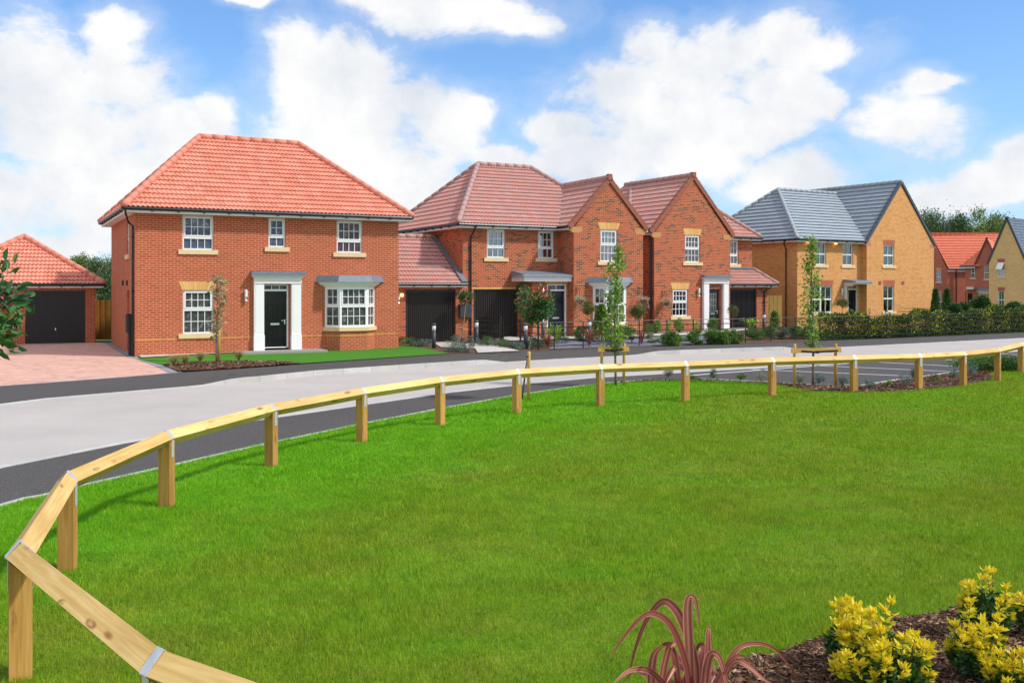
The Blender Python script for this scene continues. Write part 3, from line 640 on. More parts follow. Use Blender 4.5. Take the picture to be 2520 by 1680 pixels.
def window(par, fr, a, b, c, d, cols=4, rt=2, rb=2, split=.5, pane='glass', curtain=None, sill=True, set_=.055, inner=True, name='window', bars=True, sillw=.14):
    """a framed window filling a..b x c..d on a facade; sub-parts pane, sill, curtain"""
    fo, fi = -set_, -set_ - .07; mb = MB(); w = .055
    mb.fbox(fr, a, b, c, c + w, fi, fo); mb.fbox(fr, a, b, d - w, d, fi, fo)
    mb.fbox(fr, a, a + w, c + w, d - w, fi, fo); mb.fbox(fr, b - w, b, c + w, d - w, fi, fo)
    zt = d - (d - c) * split; mb.fbox(fr, a + w, b - w, zt - .04, zt + .04, fi, fo + .004)
    if inner:   # the opening sash above
        q = .045; A, B, Cc, Dd = a + w, b - w, zt + .04, d - w
        for t in ((A, B, Cc, Cc + q), (A, B, Dd - q, Dd), (A, A + q, Cc + q, Dd - q), (B - q, B, Cc + q, Dd - q)): mb.fbox(fr, *t, fi + .01, fo + .018)
        At, Bt, Ct, Dt = A + q, B - q, Cc + q, Dd - q
    else: At, Bt, Ct, Dt = a + w, b - w, zt + .04, d - w
    if bars:
        for (A, B, Cc, Dd, r) in ((At, Bt, Ct, Dt, rt), (a + w, b - w, c + w, zt - .04, rb)):
            for i in range(1, cols): x = A + (B - A) * i / cols; mb.fbox(fr, x - .011, x + .011, Cc, Dd, fi + .02, fi + .048)
            for i in range(1, r): z = Cc + (Dd - Cc) * i / r; mb.fbox(fr, A, B, z - .011, z + .011, fi + .021, fi + .049)
    o = mb.build(name, M['white'], par)
    p = MB(); p.fbox(fr, a + w * .5, b - w * .5, c + w * .5, d - w * .5, fi + .012, fi + .018); p.build('pane', M[pane], o)
    if sill:
        s = MB(); s.fbox(fr, a - sillw, b + sillw, c - .15, c + .003, -.02, .055); s.build('sill', M['sill'], o)
    if curtain:
        k = MB(); W = b - a; zz = (c + .05, d - .05)
        for (x0, x1) in ((a + .03, a + W * curtain), (b - W * curtain, b - .03)):
            n = 10
            for i in range(n):
                u0 = x0 + (x1 - x0) * i / n; u1 = x0 + (x1 - x0) * (i + 1) / n
                O, D, Nn = fr; e0 = -.2 - .025 * (i % 2); e1 = -.2 - .025 * ((i + 1) % 2)
                k.face([(O[0] + D[0] * u + Nn[0] * e, O[1] + D[1] * u + Nn[1] * e, z) for u, e, z in ((u0, e0, zz[0]), (u1, e1, zz[0]), (u1, e1, zz[1]), (u0, e0, zz[1]))])
        k.build('curtain', M['curtain'], o)
    return o
def lintel(mb, fr, a, b, z0, h=.30, splay=.13, over=.02, out=.004):
    """flat gauged arch, splayed upwards"""
    O, D, Nn = fr
    def P(s, d, z): return (O[0] + D[0] * s + Nn[0] * d, O[1] + D[1] * s + Nn[1] * d, z)
    n = max(6, int((b - a + 2 * over) / .08)); A, B = a - over, b + over
    for i in range(n):
        t0, t1 = i / n, (i + 1) / n; x0 = A + (B - A) * t0; x1 = A + (B - A) * t1; X0 = A - splay + (B - A + 2 * splay) * t0; X1 = A - splay + (B - A + 2 * splay) * t1
        mb.face([P(x0, out, z0), P(x1, out, z0), P(X1, out, z0 + h), P(X0, out, z0 + h)], [(i * .075, .05), ((i + 1) * .075, .05), ((i + 1) * .075, .45), (i * .075, .45)])
    for (p, q) in (((A, z0), (A - splay, z0 + h)), ((B, z0), (B + splay, z0 + h)), ((A, z0), (B, z0)), ((A - splay, z0 + h), (B + splay, z0 + h))):
        mb.face([P(p[0], 0, p[1]), P(p[0], out, p[1]), P(q[0], out, q[1]), P(q[0], 0, q[1])], [(0, 0), (.01, 0), (.01, .1), (0, .1)])
def band(mb, fr, a, b, z, h=.075, out=.004):
    O, D, Nn = fr
    def P(s, d, zz): return (O[0] + D[0] * s + Nn[0] * d, O[1] + D[1] * s + Nn[1] * d, zz)
    mb.face([P(a, out, z), P(b, out, z), P(b, out, z + h), P(a, out, z + h)], [(a, .0), (b, .0), (b, h), (a, h)])
    mb.face([P(a, 0, z + h), P(b, 0, z + h), P(b, out, z + h), P(a, out, z + h)], [(a, 0), (b, 0), (b, .01), (a, .01)])
def door(par, fr, a, b, c, d, m='doorblk', panels=True, glass=False, handle=1, plate=True, name='door', hcol='chrome'):
    mb = MB(); f = -.09; mb.fbox(fr, a, b, c, d, f - .045, f); W, H = b - a, d - c
    def panel(u0, u1, w0, w1):
        x0, x1, z0, z1 = a + W * u0, a + W * u1, c + H * w0, c + H * w1; t = .018
        for q in ((x0, x1, z0, z0 + t), (x0, x1, z1 - t, z1), (x0, x0 + t, z0, z1), (x1 - t, x1, z0, z1)): mb.fbox(fr, *q, f - .001, f + .012)
        mb.fbox(fr, x0 + .045, x1 - .045, z0 + .045, z1 - .045, f - .001, f + .010)
    if panels and not glass:
        for u0, u1 in ((.14, .43), (.57, .86)):
            panel(u0, u1, .86, .95); panel(u0, u1, .47, .79); panel(u0, u1, .10, .37)
    elif panels:
        for u0, u1 in ((.14, .43), (.57, .86)): panel(u0, u1, .10, .34)
    o = mb.build(name, M[m], par)
    if glass:
        g = MB(); g.fbox(fr, a + W * .14, a + W * .80, c + H * .46, c + H * .90, f, f + .006); g.build('pane', M['filmgrey'], o)
        l = MB()
        for i in range(4): x = a + W * (.14 + .66 * i / 3); l.fbox(fr, x - .006, x + .006, c + H * .46, c + H * .90, f + .006, f + .012)
        for i in range(4): z = c + H * (.46 + .44 * i / 3); l.fbox(fr, a + W * .14, a + W * .80, z - .006, z + .006, f + .006, f + .013)
        l.build('glazing_bars', M['chrome'], o)
    if plate:
        p = MB(); zc = c + H * .41; p.fbox(fr, a + W * .30, a + W * .68, zc - .035, zc + .035, f, f + .02); p.fbox(fr, a + W * .33, a + W * .65, zc - .02, zc + .02, f + .02, f + .026); p.build('letter_plate', M[hcol], o)
    h = MB(); x = b - .07 if handle > 0 else a + .07; zc = c + H * .46
    h.fbox(fr, x - .02, x + .02, zc - .11, zc + .06, f, f + .012); h.fbox(fr, min(x, x - .13 * handle), max(x, x - .13 * handle), zc + .01, zc + .03, f + .035, f + .055); h.fbox(fr, x - .01, x + .01, zc + .01, zc + .03, f, f + .05)
    h.build('handle', M[hcol], o)
    return o
def garagedoor(par, fr, a, b, c, d, m='gbrown', rib=.085):
    mb = MB(); f = -.12
    mb.fbox(fr, a, b, c, d, f - .05, f - .01)
    for q in ((a, a + .09, c, d), (b - .09, b, c, d), (a + .09, b - .09, d - .10, d)): mb.fbox(fr, *q, f - .01, f + .035)
    n = int((b - a - .18) / rib); s = (b - a - .18) / n
    for i in range(n): x = a + .09 + s * i; mb.fbox(fr, x + s * .1, x + s * .60, c + .02, d - .11, f - .01, f + .024)
    mb.fbox(fr, a + .09, b - .09, c, c + .05, f - .01, f + .012)
    o = mb.build('garage_door', M[m], par)
    h = MB(); x = (a + b) / 2; z = c + (d - c) * .27; h.fbox(fr, x - .03, x + .03, z - .05, z + .05, f + .008, f + .02); h.fbox(fr, x - .012, x + .012, z - .015, z + .015, f + .02, f + .06); h.build('handle', M['chrome'] if m == 'gblack' else M['blackmetal'], o)
    return o
def surround(par, fr, a, b, c, d, cap=(2.77, 2.89), pw=.36, leadw=.13, depth=.16):
    """classical door surround: two pilasters on plinths, frieze, stepped cornice, lead cap"""
    mb = MB()
    for x0, x1 in ((a, a + pw), (b - pw, b)):
        mb.fbox(fr, x0, x1, c, d, .002, depth - .03); mb.fbox(fr, x0 - .015, x1 + .015, c, c + .50, .002, depth); mb.fbox(fr, x0 - .015, x1 + .015, c + .50, c + .56, .002, depth, -.015, -.015)
        mb.fbox(fr, x0 + .05, x1 - .05, c + .62, d - .08, depth - .03, depth - .022)
    mb.fbox(fr, a - .005, b + .005, d, cap[0] - .10, .002, depth)
    for i, (e, z0, z1) in enumerate(((.02, cap[0] - .10, cap[0] - .07), (.05, cap[0] - .07, cap[0] - .035), (.09, cap[0] - .035, cap[0]))): mb.fbox(fr, a - e, b + e, z0, z1, .002, depth + e * 1.3)
    o = mb.build('door_surround', M['whitepaint'], par)
    l = MB(); l.fbox(fr, a - leadw, b + leadw, cap[0], cap[0] + .05, .002, depth + .17); l.fbox(fr, a - leadw, b + leadw, cap[0] + .05, cap[1], .002, depth + .10, -.03, -.03); l.build('lead_cap', M['lead'], o)
    return o
def bay(par, xl, xr, fl, fr_, dep, zs, zt, base, brickm, y0=0.0, canopy=None, pane='glass', mainc=4, sidec=2, curtain=None, bandz=None, glassb=2):
    """angled bay window: brick base, stone sill, three framed lights, moulded cornice and lead roof"""
    pts = [(xl, y0), (fl, y0 - dep), (fr_, y0 - dep), (xr, y0)]
    e = MB(); fas = []
    for i in range(3):
        p, q = pts[i], pts[i + 1]; L = math.dist(p, q); D = ((q[0] - p[0]) / L, (q[1] - p[1]) / L); Nn = (D[1], -D[0]); fas.append((p, D, Nn, L))
    b = MB()
    for p, D, Nn, L in fas: wallpanel(b, (p, D, Nn), L, base, zs - .14)
    root = b.build('bay_window', M[brickm], par)
    if bandz is not None:
        bb = MB()
        for p, D, Nn, L in fas: band(bb, (p, D, Nn), 0, L, bandz)
        bb.build('brick_band', M['brickband'], root)
    def ring(out, z0, z1, ex, top=None):
        m = MB(); A = [(xl - out * ex, y0), (fl - out * .55, y0 - dep - out), (fr_ + out * .55, y0 - dep - out), (xr + out * ex, y0)]
        B = A if top is None else [(xl - top * ex, y0), (fl - top * .55, y0 - dep - top), (fr_ + top * .55, y0 - dep - top), (xr + top * ex, y0)]
        m.face([(x, y, z0) for x, y in A][::-1]); m.face([(x, y, z1) for x, y in B])
        for i in range(3): m.face([(*A[i], z0), (*A[i + 1], z0), (*B[i + 1], z1), (*B[i], z1)])
        return m
    ring(.07, zs - .14, zs, 1.3).build('sill', M['sill'], root)
    for i, (p, D, Nn, L) in enumerate(fas):
        f = (p, D, Nn); w = MB(); cw = .07
        a, bb_, c, d = 0.0, L, zs, zt
        w.fbox(f, a, a + cw, c, d, -.06, .0); w.fbox(f, bb_ - cw, bb_, c, d, -.06, .0); w.fbox(f, a + cw, bb_ - cw, c, c + .07, -.06, 0); w.fbox(f, a + cw, bb_ - cw, d - .07, d, -.06, 0)
        z2 = (c + d) / 2 + .02; w.fbox(f, a + cw, bb_ - cw, z2 - .04, z2 + .04, -.06, .004)
        q = .04; A, B, C2, D2 = a + cw, bb_ - cw, z2 + .04, d - .07
        for t in ((A, B, C2, C2 + q), (A, B, D2 - q, D2), (A, A + q, C2 + q, D2 - q), (B - q, B, C2 + q, D2 - q)): w.fbox(f, *t, -.05, .016)
        nc = mainc if i == 1 else sidec
        for (A, B, C2, D2) in ((a + cw + q, bb_ - cw - q, z2 + .04 + q, d - .07 - q), (a + cw, bb_ - cw, c + .07, z2 - .04)):
            for k in range(1, nc): x = A + (B - A) * k / nc; w.fbox(f, x - .011, x + .011, C2, D2, -.045, -.015)
            for k in range(1, glassb): z = C2 + (D2 - C2) * k / glassb; w.fbox(f, A, B, z - .011, z + .011, -.044, -.014)
        w.build('window_light' if False else 'bay_frame', M['white'], root)
        pn = MB(); pn.fbox(f, .03, L - .03, zs + .03, zt - .03, -.052, -.046); pn.build('pane', M[pane], root)
    rm = MB(); rm.face([(x, y + .06, zs + .01) for x, y in pts]); rm.face([(x, y + .06, zt - .01) for x, y in pts]); rm.build('bay_lining', M['curtain'] if pane == 'glass' else M['interior'], root)
    if canopy:
        c0, c1 = canopy; m = ring(.04, zt, zt + .05, 1.5, .06)
        m2 = ring(.10, zt + .05, c0, 1.6, .16); k = len(m.v); m.v += m2.v; m.f += [[i + k for i in f] for f in m2.f]; m.uv += m2.uv; m.mi += m2.mi
        m.build('cornice', M['white'], root); ring(.24, c0, c1, 1.7, .16).build('lead_roof', M['lead'], root)
    return root
def lantern(par, fr, s, z, lit=False, tall=True, lampm='lampglass'):
    m = MB(); O, D, Nn = fr; x, y = O[0] + D[0] * s + Nn[0] * .09, O[1] + D[1] * s + Nn[1] * .09
    m.fbox(fr, s - .04, s + .04, z - .05, z + .05, .002, .02); m.fbox(fr, s - .015, s + .015, z - .015, z + .015, .02, .09)
    m.lathe([(.008, -.06), (.008, .28)], (x, y, z), 6); m.lathe([(.035, 0), (.06, .02), (.06, .04)], (x, y, z + .02), 10); m.lathe([(.065, 0), (.05, .03), (.01, .05)], (x, y, z + .26), 10)
    m.lathe([(.045, 0), (.06, .03), (.04, .07), (.01, .09)], (x, y, z - .12), 10)
    o = m.build('wall_light', M['chrome'], par); g = MB(); g.lathe([(.052, 0), (.052, .2)], (x, y, z + .062), 10); g.build('lamp_shade', M[lampm], o); return o
def pipe(par, pts, r=.036, name='downpipe', m='black'):
    b = MB(); b.tube(pts, r, 8)
    z = max(p[2] for p in pts) - .9
    x, y = pts[-1][0], pts[-1][1]
    while z > .3: b.lathe([(r * 1.35, 0), (r * 1.35, .05)], (x, y, z), 8); z -= 1.8
    return b.build(name, M[m], par)
def verge(mb, fr, a, b, za, zb, w=.10, h=.17, lap=.30):
    """sloping verge caps along a gable edge from (a, za) up to (b, zb), standing just proud of the wall"""
    O, D, Nn = fr; L = math.hypot(b - a, zb - za); n = int(L / lap); ux, uz = (b - a) / L, (zb - za) / L
    px_, pz_ = (-uz, ux) if b > a else (uz, -ux)
    if pz_ < 0: px_, pz_ = -px_, -pz_
    for i in range(n):
        t0, t1 = i / n * L, (i + 1) / n * L + .02; k = .012
        def P(t, e, d): return (O[0] + D[0] * (a + ux * t + px_ * e) + Nn[0] * d, O[1] + D[1] * (a + ux * t + px_ * e) + Nn[1] * d, za + uz * t + pz_ * e)
        mb.hexa([P(t0, -h + k, .07), P(t1, -h, .065), P(t1, -h, -.12), P(t0, -h + k, -.12), P(t0, .045, .075), P(t1, .03, .068), P(t1, .03, -.12), P(t0, .045, -.12)])
def gableroof(ro, x0, x1, y0, y1, ze, xr, zr, kind='pan', left=True, right=True, oh=.12):
    """roof over a gable facing the front (ridge along y)"""
    if left: tplane(ro, [(x0, y1, ze), (x0, y0, ze), (xr, y0, zr), (xr, y1, zr)], kind)
    if right: tplane(ro, [(x1, y0, ze), (x1, y1, ze), (xr, y1, zr), (xr, y0, zr)], kind)
def hiproof(ro, ca, x0, x1, y0, y1, ze, xa, xb, zr, kind='pan', back=True, leftp=True, rightp=True):
    ym = (y0 + y1) / 2
    tplane(ro, [(x0, y0, ze), (x1, y0, ze), (xb, ym, zr), (xa, ym, zr)], kind)
    if leftp: tplane(ro, [(x0, y1, ze), (x0, y0, ze), (xa, ym, zr)], kind)
    if rightp: tplane(ro, [(x1, y0, ze), (x1, y1, ze), (xb, ym, zr)], kind)
    if back: tplane(ro, [(x1, y1, ze), (x0, y1, ze), (xa, ym, zr), (xb, ym, zr)], kind, samp=.075)
    up = Vector((0, 0, .02))
    for a, b in (((x0, y0, ze), (xa, ym, zr)), ((x1, y0, ze), (xb, ym, zr)), ((x0, y1, ze), (xa, ym, zr)), ((x1, y1, ze), (xb, ym, zr)), ((xa, ym, zr), (xb, ym, zr))):
        caps(ca, Vector(a) + up, Vector(b) + up)
# ================================================================ HOUSE 1: orange roofed detached house
ZE = 4.93
def house1():
    F1 = Fr(332.6, 31.6, 27.9); W, D = 9.28, 8.1
    e = empty('brick_house', (F1.X, F1.Y, 0), F1.th, 'large orange brick house with bright orange hipped roof, white door surround and bay window', 'house', 'new brick houses along the street')
    wl = MB(); bk = MB(); f = FRONT(0, 0)
    wins = [(1.50, 2.52, 3.58, 4.755, 4, 2, 1, .62, 'filmblue'), (4.40, 5.00, 3.72, 4.755, 2, 2, 1, .62, 'filmblue'), (6.88, 7.85, 3.57, 4.755, 4, 2, 1, .62, 'filmred'), (1.51, 2.52, .73, 2.22, 4, 2, 2, .45, 'filmgrey')]
    DR = (4.20, 5.11, .17, 2.40)
    wallpanel(wl, f, W, -.1, 4.79, [w[:4] for w in wins] + [(DR[0], DR[1], .1, DR[3])])
    sf = ((0, D), (0, -1.0), (-1.0, 0)); sd = (D - 2.55, D - 1.65, .12, 2.2)
    wallpanel(wl, sf, D, -.1, 4.79, [(sd[0] + .1, sd[1], sd[2], sd[3]), (D - 2.5, D - 1.75, 3.45, 4.755)])
    wallpanel(wl, ((W, 0), (0, 1.0), (1.0, 0)), D, -.1, 4.79); wallpanel(wl, ((W, D), (-1.0, 0), (0, 1.0)), W, -.1, 4.79)
    wl.build('wall', M['brick1'], e)
    for a, b, c, d, cols, rt, rb, sp, pn in wins: window(e, f, a, b, c, d, cols, rt, rb, 1 - sp if sp == .62 else .45, pn) if sp != .62 else window(e, f, a, b, c, d, cols, rt, rb, .64, pn)
    window(e, sf, D - 2.5, D - 1.75, 3.45, 4.755, 2, 2, 1, .62, 'filmgrey')
    bb = MB(); band(bb, f, 0, 3.87, .52); band(bb, f, 5.53, 6.42, .52); band(bb, f, 8.34, W, .52); bb.build('brick_band', M['brickband'], e)
    l = MB(); lintel(l, f, 1.51, 2.52, 2.22, .29, .12); l.build('lintel', M['brickarch'], e)
    # front door
    fm = MB(); fm.fbox(f, DR[0], DR[0] + .05, DR[2], DR[3], -.1, -.03); fm.fbox(f, DR[1] - .05, DR[1], DR[2], DR[3], -.1, -.03); fm.fbox(f, DR[0] + .05, DR[1] - .05, DR[3] - .03, DR[3], -.1, -.03); fm.fbox(f, DR[0] + .05, DR[1] - .05, 2.17, 2.24, -.1, -.03); fm.fbox(f, DR[0] + .05, DR[1] - .05, DR[2], DR[2] + .03, -.1, .0)
    for i in (1, 2): x = DR[0] + .05 + (DR[1] - DR[0] - .1) * i / 3; fm.fbox(f, x - .012, x + .012, 2.24, DR[3] - .03, -.08, -.05)
    dd = door(e, f, DR[0] + .05, DR[1] - .05, DR[2] + .03, 2.17, 'doorblk', handle=1); q = fm.build('door_frame', M['white'], dd)
    t = MB(); t.fbox(f, DR[0] + .04, DR[1] - .04, 2.22, DR[3] - .02, -.09, -.085); t.build('transom_pane', M['filmgrey'], dd)
    surround(e, f, 3.87, 5.53, .10, 2.44, (2.74, 2.87), .345, .13, .17)
    st = MB(); st.box(3.2, 6.25, -.95, 0, -.1, .10); st.build('doorstep', M['slab'], e)
    bay(e, 6.44, 8.32, 6.84, 7.88, .50, .87, 2.34, -.1, 'brick1', canopy=(2.50, 2.73), pane='filmgrey', bandz=.52)
    lantern(e, f, 3.60, 1.93)
    # side door, meters, vents
    door(e, sf, sd[0] + .16, sd[1] - .06, .17, 2.14, 'white', panels=True, handle=-1, plate=False, name='side_door')
    mb = MB(); mb.fbox(sf, D - .95, D - .35, .78, 1.42, .01, .20); mb.build('meter_box', M['blackmetal'], e)
    mb = MB(); mb.fbox(sf, D - .88, D - .76, .0, .78, .03, .12); mb.fbox(sf, D - .55, D - .43, .0, .78, .03, .12); mb.build('meter_pipe', M['blackmetal'], e)
    for s in (D - 3.7, D - 2.35): v = MB(); v.fbox(sf, s, s + .2, 2.38, 2.55, .003, .05); v.build('wall_vent', M['blackmetal'], e)
    pipe(e, [(-.33, -.33, 4.86), (-.33, -.33, 4.72), (-.2, .05, 4.45), (-.06, .14, 4.36), (-.06, .14, .0)])
    ro = MB(); ca = MB(); fa = MB(); gu = MB(); o = .35
    hiproof(ro, ca, -o - .05, W + o + .05, -o - .05, D + o + .05, ZE + .03, 2.74, 6.56, 8.04)
    ro.build('roof', M['roof1'], e); ca.build('ridge_tiles', M['cap1'], e, True)
    eave(fa, gu, (-o, -o), (W + o, -o), (0, -1)); eave(fa, gu, (W + o, -o), (W + o, D + o), (1, 0)); eave(fa, gu, (W + o, D + o), (-o, D + o), (0, 1)); eave(fa, gu, (-o, D + o), (-o, -o), (-1, 0))
    fa.build('fascia', M['white'], e); gu.build('gutter', M['black'], e)
    return F1, e
H1F, H1 = house1()
# ================================================================ HOUSE 2: multi-coloured brick, pinkish roof, gabled wing, garage
def framed_opening(e, f, a, b, c, d, par):
    m = MB(); m.fbox(f, a, a + .06, c, d, -.1, -.02); m.fbox(f, b - .06, b, c, d, -.1, -.02); m.fbox(f, a + .06, b - .06, d - .05, d, -.1, -.02); m.fbox(f, a + .06, b - .06, 2.14, 2.21, -.1, -.02)
    m.fbox(f, (a + b) / 2 - .012, (a + b) / 2 + .012, 2.21, d - .05, -.08, -.05); return m.build('door_frame', M['white'], par)
def house2():
    F = Fr(1139, 39.8, 28); D = 8.0; d = 1.25; xw0, xw1 = 4.65, 8.27; y = -d
    e = empty('brick_house', (F.X, F.Y, 0), F.th, 'mottled brick house with pinkish hipped roof, two dark brown garage doors and gabled wing', 'house', 'new brick houses along the street')
    wl = MB(); bk = MB(); f = FRONT(0, 0); fw = FRONT(xw0, y)
    UL, UR = (1.12, 1.99, 3.55, 4.755), (3.60, 4.40, 3.56, 4.755); DR = (4.02, 4.62, 0, 0)
    dr = (3.72, 4.60, .12, 2.43); dr = (4.05, 4.64, .12, 2.43)
    dr = (3.98, 4.64, .12, 2.43)
    gd = (.50, 2.62, .02, 2.22)
    wallpanel(wl, f, xw0, -.1, 4.79, [UL, UR, gd], back=bk)
    yp = -.80; px0 = 2.85; fp_ = FRONT(0, yp); dr = (F.fx(1346, yp), F.fx(1394, yp), .14, 2.43)
    wallpanel(wl, fp_, 4.648, -.1, 2.56, [dr], s0=px0); wallpanel(wl, ((px0, 0), (0, -1.0), (-1.0, 0)), .80, -.1, 2.56)
    gs, gzz = (xw1 - xw0) / 2, 6.90
    WU = (1.35, 2.25, 3.42, 4.82)
    wallpanel(wl, fw, xw1 - xw0, -.1, 4.85, [WU], gable=(gs, gzz), back=bk)
    wallpanel(wl, ((xw0, 0), (0, -1.0), (-1.0, 0)), d, -.1, 4.85); wallpanel(wl, ((xw1, y), (0, 1.0), (1.0, 0)), D + d, -.1, 4.79)
    wallpanel(wl, ((0, D), (0, -1.0), (-1.0, 0)), D, -.1, 4.79); wallpanel(wl, ((xw1, D), (-1.0, 0), (0, 1.0)), xw1, -.1, 4.79)
    # garage wing to the left
    ga = (-2.55, -.33, .02, 2.20)
    wallpanel(wl, FRONT(-3.6, 0), 3.6, -.1, 2.34, [(ga[0] + 3.6, ga[1] + 3.6, ga[2], ga[3])]); wallpanel(wl, ((-3.6, 5.5), (0, -1.0), (-1.0, 0)), 5.5, -.1, 2.34, gable=(2.75, 4.3))
    wl.build('wall', M['brick2'], e); bk.build('interior', M['interior'], e)
    kb = MB()
    kb.fbox(fw, -.20, .42, 4.72, 4.90, -.16, .006); kb.fbox(fw, -.10, .38, 4.64, 4.72, -.16, .005); kb.fbox(fw, xw1 - xw0 - .42, xw1 - xw0 + .20, 4.72, 4.90, -.16, .006); kb.fbox(fw, xw1 - xw0 - .38, xw1 - xw0 + .1, 4.64, 4.72, -.16, .005)
    kb.build('kneeler', M['brickband'], e)
    window(e, f, *UL, 3, 2, 1, .63, curtain=.12); window(e, f, *UR, 3, 2, 1, .63, curtain=.10)
    window(e, fw, *WU, 4, 2, 2, .47, curtain=.14)
    l = MB(); lintel(l, fw, WU[0], WU[1], WU[3], .30, .10); band(l, f, .42, 2.70, 2.22, .075, .005); band(l, fp_, 3.5, 4.648, 2.45, .10, .005); l.build('lintel', M['brickarch'], e)
    bb = MB(); band(bb, fw, 0, .92, .50); band(bb, fw, 2.8, xw1 - xw0, .50); band(bb, fp_, px0, dr[0], .5); band(bb, f, 0, .45, .5); bb.build('brick_band', M['brickband'], e)
    dd = door(e, fp_, dr[0] + .07, dr[1] - .07, .18, 2.14, 'doornavy', handle=-1); framed_opening(e, fp_, dr[0], dr[1], .14, 2.43, dd)
    t = MB(); t.fbox(fp_, dr[0] + .05, dr[1] - .05, 2.2, 2.39, -.09, -.085); t.build('transom_pane', M['filmblue'], dd)
    garagedoor(e, f, *gd, m='gbrown'); garagedoor(e, FRONT(0, 0), *ga, m='gbrown')
    bay(e, 5.62, 7.36, 5.98, 7.0, .48, .73, 2.34, -.1, 'brick2', y0=y, canopy=(2.50, 2.73), mainc=3, curtain=.2, bandz=.50)
    # porch canopy between wall and wing
    p = MB(); p.box(2.36, 4.62, -1.06, -.002, 2.57, 2.60); p.box(2.34, 4.63, -1.12, -1.06, 2.55, 2.76); p.box(2.30, 2.36, -1.12, -.002, 2.55, 2.76); p.box(2.28, 4.63, -1.16, -1.12, 2.70, 2.76); p.build('porch_canopy', M['white'], e)
    p = MB(); p.hexa([(2.18, -1.26, 2.76), (4.648, -1.26, 2.76), (4.648, -.002, 2.76), (2.18, -.002, 2.76), (2.30, -1.14, 2.84), (4.648, -1.14, 2.84), (4.648, -.002, 3.02), (2.30, -.002, 3.02)]); p.build('porch_lead_roof', M['lead'], e)
    lantern(e, fp_, dr[0] - .25, 1.95); lantern(e, FRONT(-3.6, 0), .72, 1.75); 
    lt = MB(); lt.fbox(FRONT(-3.6, 0), .82, .92, 1.93, 2.05, .002, .10); lt.build('wall_light', M['warmlamp'], e)
    lt = MB(); lt.fbox(f, .05, .13, 1.80, 1.90, .002, .10); lt.build('wall_light', M['warmlamp'], e)
    mb = MB(); mb.fbox(f, -.20, .30, 1.05, 1.60, .003, .18); mb.build('meter_box', M['anthracite'], e)
    pipe(e, [(.38, -.41, 4.86), (.38, -.41, 4.74), (.34, -.2, 4.5), (.34, -.06, 4.40), (.34, -.06, .0)]); pipe(e, [(xw1 + .12, -.9, 4.8), (xw1 + .12, -.9, 0)], .045)
    ro = MB(); ca = MB(); fa = MB(); gu = MB(); o = .35
    hiproof(ro, ca, -o - .05, 8.06 + o, -o - .05, D + o, ZE + .03, 2.63, 5.43, 8.03)
    xr = (xw0 + xw1) / 2 + .01; x0, x1 = xw0 - .27, xw1 + .27
    gableroof(ro, x0, x1, y - .07, 2.9, ZE - .02, xr, 7.07); caps(ca, (xr, y - .07, 7.10), (xr, 2.85, 7.10))
    # garage lean-to roof, with a lead apron where it meets the house
    gz0, gr = 2.47, 4.50
    tplane(ro, [(-3.9, -.4, gz0), (-.02, -.4, gz0), (-.02, 2.75, gr), (-3.9, 2.75, gr)]); tplane(ro, [(-.02, 5.9, gz0), (-3.9, 5.9, gz0), (-3.9, 2.75, gr), (-.02, 2.75, gr)], samp=.075)
    caps(ca, (-3.9, 2.75, gr + .02), (-.05, 2.75, gr + .02))
    ro.build('roof', M['roof2'], e); ca.build('ridge_tiles', M['cap2'], e, True)
    fl = MB(); fl.beam((-.10, -.42, gz0 + .06), (-.10, 2.75, gr + .07), .24, .05); fl.build('lead_flashing', M['lead'], e)
    vg = MB(); h = gs + .01
    verge(vg, fw, -.27, h, ZE - .02, 7.11); verge(vg, fw, 2 * h + .25, h, ZE - .02, 7.11); vg.build('verge', M['verge2'], e)
    vt = MB(); vt.hexa([(xr - .13, y - .11, 6.98), (xr + .13, y - .11, 6.98), (xr + .13, y + .1, 6.98), (xr - .13, y + .1, 6.98), (xr - .09, y - .11, 7.24), (xr + .09, y - .11, 7.24), (xr + .09, y + .1, 7.24), (xr - .09, y + .1, 7.24)]); vt.build('ridge_end_cap', M['verge2'], e)
    eave(fa, gu, (-o, -o), (xw0 - .27, -o), (0, -1)); eave(fa, gu, (xw1 + .3, D + o), (-o, D + o), (0, 1)); eave(fa, gu, (-o, D + o), (-o, -o), (-1, 0)); eave(fa, gu, (xw0 - .27, -o), (xw0 - .27, y - .0), (-1, 0), o=.27)
    eave(fa, gu, (xw1 + .27, y), (xw1 + .27, D), (1, 0), o=.27); eave(fa, gu, (-3.9, -o), (.0, -o), (0, -1), zb=2.30, zt=2.46)
    fa.build('fascia', M['white'], e); gu.build('gutter', M['black'], e)
    return F, e
H2F, H2 = house2()
